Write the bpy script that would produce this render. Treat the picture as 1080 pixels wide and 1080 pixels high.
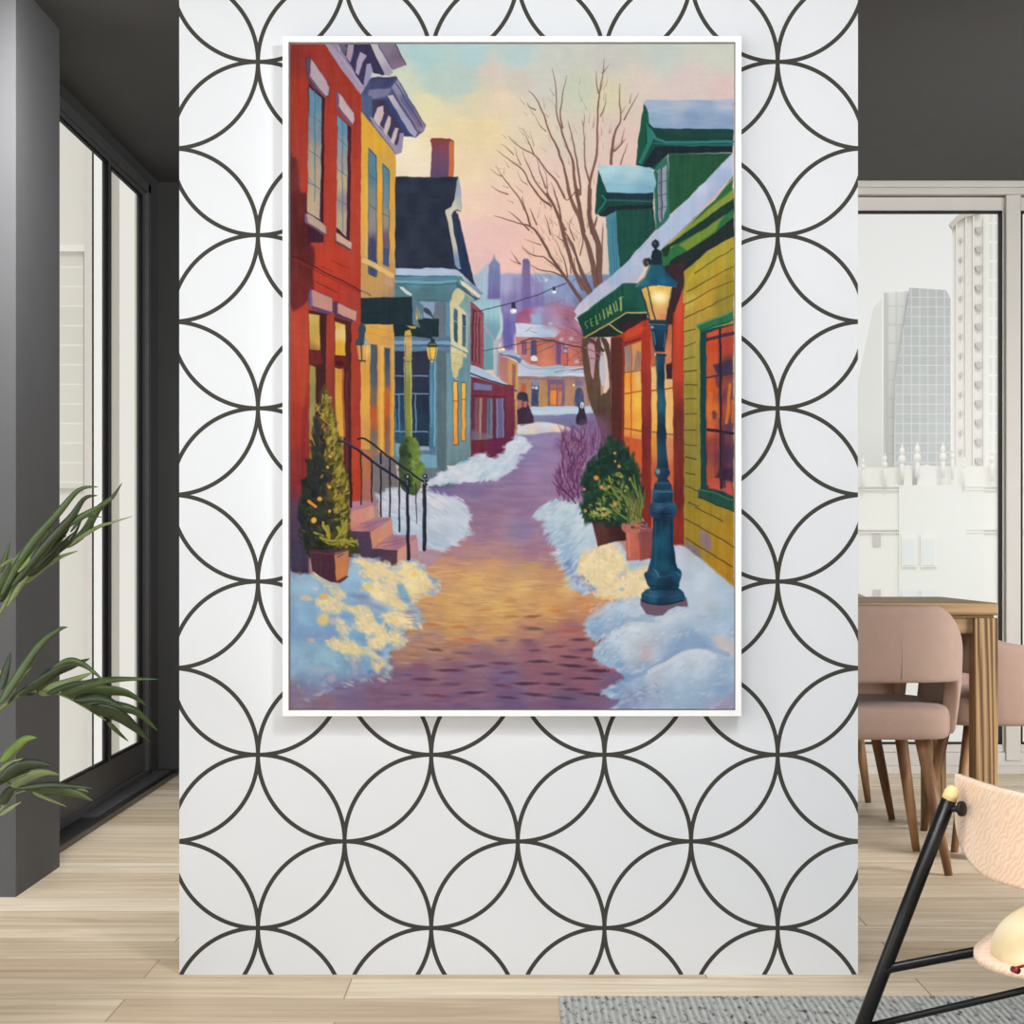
import bpy, bmesh, math, random
import numpy as np
from mathutils import Vector, Matrix
for o in list(bpy.data.objects): bpy.data.objects.remove(o)
SC = bpy.context.scene
COL = SC.collection
# ---------------------------------------------------------------- camera
F = 1900.0; VX, VY, EYE = 547.0, 580.0, 0.95
cam = bpy.data.cameras.new('camera'); camo = bpy.data.objects.new('camera', cam); COL.objects.link(camo)
camo.location = (0, 0, EYE); camo.rotation_euler = (math.pi/2, 0, 0)
cam.sensor_width = 36; cam.lens = 36*F/1080; cam.shift_x = -7/1080; cam.shift_y = 40/1080
cam.clip_end = 3000; cam.clip_start = 0.05
SC.camera = camo
# ---------------------------------------------------------------- view, sky, daylight
SC.view_settings.view_transform = 'Standard'; SC.view_settings.look = 'None'
SC.view_settings.exposure = 0.0; SC.view_settings.gamma = 1.0; SC.view_settings.use_curve_mapping = False
W = bpy.data.worlds.new('overcast_sky'); SC.world = W; W.use_nodes = True
bg = W.node_tree.nodes['Background']; bg.inputs[0].default_value = (0.985, 0.985, 0.96, 1); bg.inputs[1].default_value = 0.82
def area(name, loc, target, sx, sy, power, col=(1, 1, 1), spread=180):
    l = bpy.data.lights.new(name, 'AREA'); l.shape = 'RECTANGLE'; l.size = sx; l.size_y = sy; l.energy = power; l.color = col
    l.spread = math.radians(spread)
    o = bpy.data.objects.new(name, l); COL.objects.link(o); o.location = loc
    o.rotation_euler = (Vector(target)-Vector(loc)).to_track_quat('-Z', 'Y').to_euler()
    return o
# daylight through the windows behind and beside the camera, a ceiling spot, added fill lights, and the sun outdoors
area('rear_window_daylight', (-2.4, -2.6, 1.4), (-0.4, 4.0, 1.1), 2.6, 1.9, 58, (0.97, 0.985, 1.0))
area('side_window_daylight', (-2.8, 1.9, 1.35), (0.0, 4.3, 0.9), 1.6, 1.9, 34, (0.97, 0.985, 1.0))
area('floor_fill_light', (-0.1, 1.5, 2.46), (-0.2, 2.4, 0), 3.0, 1.8, 76, (0.99, 0.99, 1.0))  # added overhead fill that brightens the foreground floor
area('spot_lamp_light', (0.6, 1.9, 2.44), (0.0, 4.03, 1.0), 0.3, 0.3, 30, (0.98, 0.985, 1.0))
area('dining_fill_light', (3.4, 4.5, 1.35), (1.4, 6.9, 1.05), 1.6, 1.9, 70, (0.98, 0.985, 1.0), 110)  # unseen fill added to light the dining zone; no window stands there
area('corridor_fill_light', (-1.1, 4.45, 2.46), (-1.3, 6.6, 0.0), 0.5, 0.5, 30, (0.98, 0.985, 1.0), 130)  # added fill that lifts the corridor past the column
sun = bpy.data.lights.new('sun', 'SUN'); sun.energy = 0.85; sun.angle = 0.3; suno = bpy.data.objects.new('sun', sun); COL.objects.link(suno)
suno.rotation_euler = (math.radians(42), 0, 0); suno.location = (0, -5, 20)
PAINT_GAIN = 0.82

def srgb(c):
    return tuple(((v/255.0)/12.92 if v/255.0 <= 0.04045 else ((v/255.0+0.055)/1.055)**2.4) for v in c)
def P(px, py, d):
    """world point that lies at depth d on the sight line of a canvas position of 1080"""
    return Vector(((px-VX)/F*d, d, EYE-(py-VY)/F*d))
# ---------------------------------------------------------------- materials
MATS = {}
def nt(name):
    m = bpy.data.materials.new(name); m.use_nodes = True
    n = m.node_tree.nodes; return m, n, m.node_tree.links, n['Principled BSDF']
def mat(name, rgb, rough=0.6, spec=0.3, var=0.06, scale=(6, 6, 6), bump=0.0, bscale=80, metal=0.0, sheen=0.0):
    if name in MATS: return MATS[name]
    m, n, L, b = nt(name); c = srgb(rgb)
    tc = n.new('ShaderNodeTexCoord'); mp = n.new('ShaderNodeMapping'); mp.inputs['Scale'].default_value = scale
    no = n.new('ShaderNodeTexNoise'); no.inputs['Scale'].default_value = 1.0; no.inputs['Detail'].default_value = 3
    cr = n.new('ShaderNodeValToRGB')
    cr.color_ramp.elements[0].position = 0.3; cr.color_ramp.elements[1].position = 0.7
    cr.color_ramp.elements[0].color = tuple(v*(1-var) for v in c)+(1,)
    cr.color_ramp.elements[1].color = tuple(min(1, v*(1+var)) for v in c)+(1,)
    L.new(tc.outputs['Object'], mp.inputs[0]); L.new(mp.outputs[0], no.inputs[0]); L.new(no.outputs[0], cr.inputs[0]); L.new(cr.outputs[0], b.inputs['Base Color'])
    b.inputs['Roughness'].default_value = rough; b.inputs['Specular IOR Level'].default_value = spec; b.inputs['Metallic'].default_value = metal
    if sheen: b.inputs['Sheen Weight'].default_value = sheen
    if bump:
        n2 = n.new('ShaderNodeTexNoise'); n2.inputs['Scale'].default_value = bscale; L.new(tc.outputs['Object'], n2.inputs[0])
        bp = n.new('ShaderNodeBump'); bp.inputs['Strength'].default_value = bump; bp.inputs['Distance'].default_value = 0.002
        L.new(n2.outputs[0], bp.inputs['Height']); L.new(bp.outputs[0], b.inputs['Normal'])
    MATS[name] = m; return m
def wood(name, c1, c2, axis='x', rough=0.5, spec=0.3, freq=18, bump=0.1, rings=6.0):
    """grain running along one object axis"""
    if name in MATS: return MATS[name]
    m, n, L, b = nt(name)
    tc = n.new('ShaderNodeTexCoord'); mp = n.new('ShaderNodeMapping')
    s = {'x': (0.6, freq, freq), 'y': (freq, 0.6, freq), 'z': (freq, freq, 0.6)}[axis]; mp.inputs['Scale'].default_value = s
    no = n.new('ShaderNodeTexNoise'); no.inputs['Scale'].default_value = 1.0; no.inputs['Detail'].default_value = 6; no.inputs['Distortion'].default_value = 0.8
    wv = n.new('ShaderNodeTexWave'); wv.bands_direction = 'DIAGONAL'; wv.inputs['Scale'].default_value = rings/freq; wv.inputs['Distortion'].default_value = 9; wv.inputs['Detail'].default_value = 3
    mx = n.new('ShaderNodeMath'); mx.operation = 'ADD'; hf = n.new('ShaderNodeMath'); hf.operation = 'MULTIPLY'; hf.inputs[1].default_value = 0.5
    cr = n.new('ShaderNodeValToRGB'); cr.color_ramp.elements[0].position = 0.28; cr.color_ramp.elements[1].position = 0.72
    cr.color_ramp.elements[0].color = srgb(c1)+(1,); cr.color_ramp.elements[1].color = srgb(c2)+(1,)
    L.new(tc.outputs['Object'], mp.inputs[0]); L.new(mp.outputs[0], no.inputs[0]); L.new(mp.outputs[0], wv.inputs[0])
    L.new(no.outputs[0], mx.inputs[0]); L.new(wv.outputs[1], mx.inputs[1]); L.new(mx.outputs[0], hf.inputs[0]); L.new(hf.outputs[0], cr.inputs[0]); L.new(cr.outputs[0], b.inputs['Base Color'])
    b.inputs['Roughness'].default_value = rough; b.inputs['Specular IOR Level'].default_value = spec
    bp = n.new('ShaderNodeBump'); bp.inputs['Strength'].default_value = bump; bp.inputs['Distance'].default_value = 0.001
    L.new(hf.outputs[0], bp.inputs['Height']); L.new(bp.outputs[0], b.inputs['Normal'])
    MATS[name] = m; return m
def glass_mat():
    if 'pane_glass' in MATS: return MATS['pane_glass']
    m = bpy.data.materials.new('pane_glass'); m.use_nodes = True; n = m.node_tree.nodes; L = m.node_tree.links
    n.remove(n['Principled BSDF']); t = n.new('ShaderNodeBsdfTransparent'); t.inputs[0].default_value = (0.985, 0.99, 0.985, 1)
    g = n.new('ShaderNodeBsdfGlossy'); g.inputs['Roughness'].default_value = 0.4; x = n.new('ShaderNodeMixShader'); x.inputs[0].default_value = 0.03
    L.new(t.outputs[0], x.inputs[1]); L.new(g.outputs[0], x.inputs[2]); L.new(x.outputs[0], n['Material Output'].inputs[0])
    MATS['pane_glass'] = m; return m
def floor_mat():
    m, n, L, b = nt('oak_plank_floor')
    tc = n.new('ShaderNodeTexCoord'); mp = n.new('ShaderNodeMapping'); mp.inputs['Location'].default_value = (0.37, 0.075, 0)
    br = n.new('ShaderNodeTexBrick'); br.offset = 0.37; br.offset_frequency = 2
    br.inputs['Scale'].default_value = 1.0; br.inputs['Brick Width'].default_value = 1.25; br.inputs['Row Height'].default_value = 0.185
    br.inputs['Mortar Size'].default_value = 0.0022; br.inputs['Mortar Smooth'].default_value = 0.3; br.inputs['Bias'].default_value = 0.0
    br.inputs['Color1'].default_value = (0, 0, 0, 1); br.inputs['Color2'].default_value = (1, 1, 1, 1); br.inputs['Mortar'].default_value = (0.5, 0.5, 0.5, 1)
    L.new(tc.outputs['Object'], mp.inputs[0]); L.new(mp.outputs[0], br.inputs[0])
    tint = n.new('ShaderNodeValToRGB'); e = tint.color_ramp.elements
    e[0].position = 0; e[0].color = srgb((214,192,162))+(1,); e[1].position = 1; e[1].color = srgb((248,234,210))+(1,)
    k = tint.color_ramp.elements.new(0.5); k.color = srgb((238,220,192))+(1,)
    L.new(br.outputs[0], tint.inputs[0])
    # grain, shifted plank by plank
    m2 = n.new('ShaderNodeMapping'); m2.inputs['Scale'].default_value = (1.3, 16, 1)
    ad = n.new('ShaderNodeVectorMath'); ad.operation = 'ADD'; sc = n.new('ShaderNodeVectorMath'); sc.operation = 'SCALE'; sc.inputs['Scale'].default_value = 7
    L.new(br.outputs[0], sc.inputs[0]); L.new(tc.outputs['Object'], ad.inputs[0]); L.new(sc.outputs[0], ad.inputs[1]); L.new(ad.outputs[0], m2.inputs[0])
    no = n.new('ShaderNodeTexNoise'); no.inputs['Scale'].default_value = 1; no.inputs['Detail'].default_value = 7; no.inputs['Roughness'].default_value = 0.6; no.inputs['Distortion'].default_value = 1.2; L.new(m2.outputs[0], no.inputs[0])
    gr = n.new('ShaderNodeValToRGB'); gr.color_ramp.elements[0].position = 0.3; gr.color_ramp.elements[0].color = (0.78, 0.73, 0.66, 1); gr.color_ramp.elements[1].position = 0.62; gr.color_ramp.elements[1].color = (1.16, 1.16, 1.16, 1)
    L.new(no.outputs[0], gr.inputs[0])
    mu = n.new('ShaderNodeMix'); mu.data_type = 'RGBA'; mu.blend_type = 'MULTIPLY'; mu.inputs[0].default_value = 0.9
    L.new(tint.outputs[0], mu.inputs[6]); L.new(gr.outputs[0], mu.inputs[7])
    mo = n.new('ShaderNodeMix'); mo.data_type = 'RGBA'; mo.inputs[7].default_value = srgb((150,124,94))+(1,)
    fc = n.new('ShaderNodeMath'); fc.operation = 'MULTIPLY'; fc.inputs[1].default_value = 0.7; L.new(br.outputs[1], fc.inputs[0])
    L.new(fc.outputs[0], mo.inputs[0]); L.new(mu.outputs[2], mo.inputs[6]); L.new(mo.outputs[2], b.inputs['Base Color'])
    b.inputs['Roughness'].default_value = 0.52; b.inputs['Specular IOR Level'].default_value = 0.25
    bp = n.new('ShaderNodeBump'); bp.inputs['Strength'].default_value = 0.08; bp.inputs['Distance'].default_value = 0.001
    L.new(no.outputs[0], bp.inputs['Height']); L.new(bp.outputs[0], b.inputs['Normal'])
    return m
def wallpaper_mat():
    m, n, L, b = nt('circle_lattice_wallpaper')
    S = 182.75/448*EYE; X0 = (272-VX)/448*EYE; Z0 = EYE-(887.5-VY)/448*EYE
    tc = n.new('ShaderNodeTexCoord'); sp = n.new('ShaderNodeSeparateXYZ'); L.new(tc.outputs['Object'], sp.inputs[0])
    def math_(op, a, bb=None, c=None):
        q = n.new('ShaderNodeMath'); q.operation = op
        for i, v in enumerate((a, bb, c)):
            if v is None: continue
            if isinstance(v, (int, float)): q.inputs[i].default_value = v
            else: L.new(v, q.inputs[i])
        return q.outputs[0]
    dx = math_('PINGPONG', math_('SUBTRACT', sp.outputs[0], X0), S/2); dz = math_('PINGPONG', math_('SUBTRACT', sp.outputs[2], Z0), S/2)
    ex = math_('SUBTRACT', S/2, dx); ez = math_('SUBTRACT', S/2, dz)
    def ring(a, c):
        r = math_('SQRT', math_('ADD', math_('MULTIPLY', a, a), math_('MULTIPLY', c, c)))
        return math_('LESS_THAN', math_('ABSOLUTE', math_('SUBTRACT', r, S/2)), 0.0047)
    mk = math_('MAXIMUM', ring(dx, dz), ring(ex, ez))
    mx = n.new('ShaderNodeMix'); mx.data_type = 'RGBA'; mx.inputs[6].default_value = srgb((222,225,229))+(1,); mx.inputs[7].default_value = srgb((66,65,60))+(1,)
    L.new(mk, mx.inputs[0]); L.new(mx.outputs[2], b.inputs['Base Color']); b.inputs['Roughness'].default_value = 0.85; b.inputs['Specular IOR Level'].default_value = 0.1
    return m
# ---------------------------------------------------------------- mesh helpers
class MB:
    def __init__(s): s.v = []; s.f = []
    def add(s, vs, fs):
        k = len(s.v); s.v += [tuple(p) for p in vs]; s.f += [tuple(k+i for i in f) for f in fs]; return s
    def box(s, x0, x1, y0, y1, z0, z1):
        return s.add([(x0,y0,z0),(x1,y0,z0),(x1,y1,z0),(x0,y1,z0),(x0,y0,z1),(x1,y0,z1),(x1,y1,z1),(x0,y1,z1)],
                     [(0,3,2,1),(4,5,6,7),(0,1,5,4),(1,2,6,5),(2,3,7,6),(3,0,4,7)])
    def rings(s, rs, cap=True, closed=True):
        k = len(s.v); n = len(rs[0])
        for r in rs: s.v += [tuple(p) for p in r]
        for i in range(len(rs)-1):
            for j in range(n if closed else n-1):
                a = k+i*n+j; b2 = k+i*n+(j+1) % n; s.f.append((a, b2, b2+n, a+n))
        if cap: s.f.append(tuple(k+j for j in reversed(range(n)))); s.f.append(tuple(k+(len(rs)-1)*n+j for j in range(n)))
        return s
    def tube(s, pts, r, n=12, cap=True):
        pts = [Vector(p) for p in pts]; rad = r if isinstance(r, (list, tuple)) else [r]*len(pts)
        rs = []; up = Vector((0.123, 0.2, 1)).normalized()
        for i, p in enumerate(pts):
            d = (pts[min(i+1, len(pts)-1)]-pts[max(i-1, 0)]).normalized()
            u = d.cross(up)
            if u.length < 1e-3: u = d.cross(Vector((1, 0, 0)))
            u.normalize(); w = u.cross(d).normalized()
            rs.append([p+(u*math.cos(2*math.pi*j/n)+w*math.sin(2*math.pi*j/n))*rad[i] for j in range(n)])
        return s.rings(rs, cap)
    def lathe(s, prof, c=(0, 0, 0), n=32):
        return s.rings([[(c[0]+r*math.cos(2*math.pi*j/n), c[1]+r*math.sin(2*math.pi*j/n), c[2]+z) for j in range(n)] for r, z in prof])
    def build(s, name, m, parent=None, smooth=False, bevel=0.0, seg=2, solid=0.0):
        me = bpy.data.meshes.new(name); me.from_pydata(s.v, [], s.f); me.update()
        bm = bmesh.new(); bm.from_mesh(me); bmesh.ops.recalc_face_normals(bm, faces=bm.faces); bm.to_mesh(me); bm.free()
        o = bpy.data.objects.new(name, me); COL.objects.link(o); me.materials.append(m)
        if parent: o.parent = parent
        if smooth:
            for p in me.polygons: p.use_smooth = True
        if solid:
            q = o.modifiers.new('solid', 'SOLIDIFY'); q.thickness = solid; q.offset = 0
        if bevel:
            q = o.modifiers.new('bevel', 'BEVEL'); q.width = bevel; q.segments = seg; q.limit_method = 'ANGLE'; q.angle_limit = math.radians(40)
            for p in me.polygons: p.use_smooth = True
            try:
                w = o.modifiers.new('wn', 'WEIGHTED_NORMAL'); w.keep_sharp = True
            except Exception: pass
        return o
def tag(o, label=None, cat=None, group=None, kind=None):
    if label: o['label'] = label
    if cat: o['category'] = cat
    if group: o['group'] = group
    if kind: o['kind'] = kind
    return o
def empty(name, loc=(0, 0, 0), rz=0, **k):
    o = bpy.data.objects.new(name, None); COL.objects.link(o); o.location = loc; o.rotation_euler = (0, 0, rz); o.empty_display_size = 0.1
    return tag(o, **k)
def box(name, x0, x1, y0, y1, z0, z1, m, parent=None, bevel=0.0, **k):
    return tag(MB().box(x0, x1, y0, y1, z0, z1).build(name, m, parent, bevel=bevel), **k)
def copy_tree(o, parent=None):
    c = o.copy(); COL.objects.link(c)
    if parent: c.parent = parent
    for ch in list(o.children): copy_tree(ch, c)
    return c
# ---------------------------------------------------------------- the painting's pigments
# A small brush engine: lays flat pigment shapes on the canvas, coordinates in canvas units
PX0, PY0, PX1, PY1 = 306.0, 46.0, 775.0, 748.0
PS = 1.6
NW = int((PX1-PX0)*PS)+1
NH = int((PY1-PY0)*PS)+1
GX, GY = np.meshgrid(PX0+np.arange(NW)/PS, PY0+np.arange(NH)/PS)
CAN = np.zeros((NH, NW, 3))
prs = np.random.RandomState(7)

def vnoise(h, w, ch, cw, rs):
    """smooth noise of ch x cw cells, -1..1"""
    g = rs.uniform(-1, 1, (ch+2, cw+2))
    y = np.linspace(0, ch, h); x = np.linspace(0, cw, w)
    y0 = y.astype(int); x0 = x.astype(int); fy = y-y0; fx = x-x0
    fy = (fy*fy*(3-2*fy))[:, None]; fx = (fx*fx*(3-2*fx))[None, :]
    a = g[np.ix_(y0, x0)]; b = g[np.ix_(y0, x0+1)]; c = g[np.ix_(y0+1, x0)]; d = g[np.ix_(y0+1, x0+1)]
    return (a*(1-fx)+b*fx)*(1-fy)+(c*(1-fx)+d*fx)*fy
WOBX = vnoise(NH, NW, 70, 46, prs)*0.5+vnoise(NH, NW, 150, 100, prs)*0.3
WOBY = vnoise(NH, NW, 70, 46, prs)*0.5+vnoise(NH, NW, 150, 100, prs)*0.3
NZ1 = vnoise(NH, NW, 60, 40, prs)
NZV = vnoise(NH, NW, 24, 190, prs)      # vertical bristle marks
NZH = vnoise(NH, NW, 260, 26, prs)      # horizontal bristle marks
NZF = vnoise(NH, NW, 330, 220, prs)
GXW = GX+WOBX; GYW = GY+WOBY

def Z(x0, y0, s):
    return lambda pts: [(x0+u/s, y0+v/s) for u, v in pts]
c1 = Z(296,36,6.75); c2 = Z(296,190,6.75); c3 = Z(296,300,6.75); c4 = Z(296,400,6.75); c5 = Z(296,540,6.75); c6 = Z(296,600,6.75)
c7 = Z(400,130,6.75); c8 = Z(410,270,9); d1 = Z(410,370,9); d2 = Z(490,260,6.75); d3 = Z(490,370,6.75); d4 = Z(500,50,5.684)
d5 = Z(500,200,5.684); d6 = Z(620,90,6.545); d7 = Z(595,230,5.684); d8 = Z(620,320,6.545); e1 = Z(560,420,6.75); e2 = Z(640,480,7.448)
e3 = Z(560,520,4.8); e4 = Z(400,440,5.4); e5 = Z(400,580,4.5); e6 = Z(590,640,5.4); e7 = Z(350,440,6.75); e8 = Z(400,40,4.5)
FF = Z(0,0,1)

def sl(x0, y0, x1, y1):
    i0 = max(0, int((x0-PX0)*PS)-1); i1 = min(NW, int((x1-PX0)*PS)+3)
    j0 = max(0, int((y0-PY0)*PS)-1); j1 = min(NH, int((y1-PY0)*PS)+3)
    return (slice(j0, j1), slice(i0, i1)) if i1 > i0 and j1 > j0 else None
def smooth(pts, n=6, closed=True):
    m = len(pts); out = []
    rng = range(m) if closed else range(m-1)
    for i in rng:
        g = (lambda k: pts[k % m]) if closed else (lambda k: pts[min(max(k, 0), m-1)])
        p0, p1, p2, p3 = g(i-1), g(i), g(i+1), g(i+2)
        for k in range(n):
            t = k/n
            out.append(tuple(0.5*((2*p1[a])+(-p0[a]+p2[a])*t+(2*p0[a]-5*p1[a]+4*p2[a]-p3[a])*t*t+(-p0[a]+3*p1[a]-3*p2[a]+p3[a])*t**3) for a in (0, 1)))
    if not closed: out.append(pts[-1])
    return out
def cov(pts, s, soft, wob=True):
    X = (GXW if wob else GX)[s]; Y = (GYW if wob else GY)[s]
    ins = np.zeros(X.shape, bool); d = np.full(X.shape, 1e9)
    n = len(pts)
    for i in range(n):
        ax, ay = pts[i]; bx, by = pts[(i+1) % n]
        ex, ey = bx-ax, by-ay; L = ex*ex+ey*ey+1e-9
        t = np.clip(((X-ax)*ex+(Y-ay)*ey)/L, 0, 1)
        d = np.minimum(d, (X-ax-t*ex)**2+(Y-ay-t*ey)**2)
        if ay != by:
            ins ^= ((ay > Y) != (by > Y)) & (X < (bx-ax)*(Y-ay)/(by-ay)+ax)
    d = np.sqrt(d); d = np.where(ins, -d, d)
    return np.clip(0.5-d/(2*soft), 0, 1)
def lay(s, a, col):
    CAN[s] = CAN[s]*(1-a[..., None])+np.asarray(col, float)*a[..., None]
def idw(X, Y, cps, p=1.6):
    num = 0; den = 0
    for (x, y, c) in cps:
        w = 1.0/((X-x)**2+(Y-y)**2+25.0)**p
        num = num+w[..., None]*np.asarray(c, float); den = den+w
    return num/den[..., None]
def poly(pts, col, soft=0.55, nz=5, tex='v', wob=True, sm=0, al=1.0):
    """col: one colour, or ((x,y,c),(x,y,c),...) control points in canvas units"""
    if sm: pts = smooth(pts, sm)
    xs = [p[0] for p in pts]; ys = [p[1] for p in pts]
    s = sl(min(xs)-soft-1, min(ys)-soft-1, max(xs)+soft+1, max(ys)+soft+1)
    if s is None: return
    a = cov(pts, s, soft, wob)*al
    if isinstance(col[0], (tuple, list)):
        c = idw(GX[s], GY[s], col)
    else:
        c = np.zeros(a.shape+(3,))+np.asarray(col, float)
    t = {'v': NZV, 'h': NZH, 'n': NZ1}[tex][s]
    c = c+(t*nz+NZ1[s]*nz*0.6)[..., None]
    lay(s, a, c)
def line(pts, w, col, soft=0.45, w2=None, sm=0, al=1.0, wob=True):
    if sm: pts = smooth(pts, sm, False)
    if w2 is None: w2 = w
    xs = [p[0] for p in pts]; ys = [p[1] for p in pts]; m = max(w, w2)+soft+1
    s = sl(min(xs)-m, min(ys)-m, max(xs)+m, max(ys)+m)
    if s is None: return
    X = (GXW if wob else GX)[s]; Y = (GYW if wob else GY)[s]
    a = np.zeros(X.shape); n = len(pts)-1
    for i in range(n):
        ax, ay = pts[i]; bx, by = pts[i+1]
        ex, ey = bx-ax, by-ay; L = ex*ex+ey*ey+1e-9
        t = np.clip(((X-ax)*ex+(Y-ay)*ey)/L, 0, 1)
        r = (w+(w2-w)*(i+t)/n)/2
        d = np.sqrt((X-ax-t*ex)**2+(Y-ay-t*ey)**2)-r
        a = np.maximum(a, np.clip(0.5-d/(2*soft), 0, 1)*np.clip(2*r/0.9, 0.35, 1))
    lay(s, a*al, col)
def blob(x, y, rx, ry, col, ang=0, soft=0.3, al=1.0):
    """soft oval dab; soft = fraction of the radius that fades"""
    m = max(rx, ry)*1.3+1
    s = sl(x-m, y-m, x+m, y+m)
    if s is None: return
    c, q = math.cos(math.radians(ang)), math.sin(math.radians(ang))
    X = GXW[s]-x; Y = GYW[s]-y
    u = (X*c+Y*q)/rx; v = (-X*q+Y*c)/ry
    d = np.sqrt(u*u+v*v)
    lay(s, np.clip((1+soft-d)/(2*soft), 0, 1)*al, col)
def inside(p, pts):
    x, y = p; r = False
    for i in range(len(pts)):
        ax, ay = pts[i]; bx, by = pts[i-1]
        if (ay > y) != (by > y) and x < (bx-ax)*(y-ay)/(by-ay)+ax: r = not r
    return r
def dabs(pts, n, cols, L, W, ang, jit=30, al=0.8, seed=1, soft=0.35, lighten=None):
    rs = np.random.RandomState(seed)
    xs = [p[0] for p in pts]; ys = [p[1] for p in pts]; k = 0; tries = 0
    while k < n and tries < n*20:
        tries += 1
        p = (rs.uniform(min(xs), max(xs)), rs.uniform(min(ys), max(ys)))
        if not inside(p, pts): continue
        k += 1
        c = np.asarray(cols[rs.randint(len(cols))], float)+rs.uniform(-6, 6)
        f = rs.uniform(0.6, 1.3)
        blob(p[0], p[1], L*f/2, W*f/2, c, ang+rs.uniform(-jit, jit), soft, al*rs.uniform(0.6, 1))
def fluff(pts, cols, n, L, W, ang, jit=30, al=0.8, seed=1, out=1.5):
    rs = np.random.RandomState(seed); m = len(pts)
    for k in range(n):
        i = rs.randint(m); a = pts[i]; b = pts[(i+1) % m]; t = rs.uniform()
        x = a[0]+(b[0]-a[0])*t+rs.uniform(-out, out); y = a[1]+(b[1]-a[1])*t+rs.uniform(-out, out)
        if not (PX0-4 < x < PX1+4 and PY0-4 < y < PY1+4): continue
        f = rs.uniform(.5, 1.3); blob(x, y, L*f/2, W*f/2, cols[rs.randint(len(cols))], ang+rs.uniform(-jit, jit), .5, al*rs.uniform(.5, 1))
h1 = Z(606,300,18); h2 = Z(310,410,5.14); h3 = Z(660,240,6.75); h4 = Z(660,500,6.75)
R_ = lambda x0, y0, x1, y1: [(x0, y0), (x1, y0), (x1, y1), (x0, y1)]

def paint_sky():
    cps = [(400,50,(168,204,208)),(450,60,(170,205,208)),(500,58,(174,206,210)),(545,60,(182,206,206)),(590,55,(200,204,196)),(640,60,(200,200,192)),(700,60,(196,206,198)),(768,60,(204,208,194)),
        (425,85,(205,212,188)),(460,84,(186,208,200)),(490,88,(184,206,200)),(519,76,(214,202,190)),(545,84,(208,200,186)),(450,110,(226,218,176)),(500,104,(222,212,176)),(530,104,(228,208,178)),
        (575,84,(206,204,194)),(610,95,(200,206,184)),(640,100,(216,208,176)),(680,92,(218,202,190)),(720,90,(214,196,192)),(768,92,(220,194,188)),
        (430,150,(238,224,194)),(445,135,(234,218,172)),(480,140,(234,214,168)),(515,140,(234,212,166)),(560,140,(222,206,178)),(600,150,(214,202,186)),(640,140,(220,198,186)),(660,160,(224,194,184)),
        (495,175,(236,212,174)),(530,180,(230,204,176)),(580,180,(228,198,184)),(640,180,(222,198,184)),(440,175,(236,218,190)),
        (492,215,(236,204,178)),(530,215,(232,196,178)),(570,215,(232,196,176)),(620,220,(230,200,180)),
        (496,250,(232,190,184)),(530,250,(232,188,180)),(560,262,(236,192,176)),(600,270,(230,196,172)),(640,270,(214,194,180)),(540,285,(234,190,178)),(512,280,(228,186,182))]
    CAN[:] = idw(GX+WOBX*5, GY+WOBY*5, cps, 2.0)
    CAN[:] += (NZ1*2.5+vnoise(NH, NW, 18, 12, prs)*3)[..., None]

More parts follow.
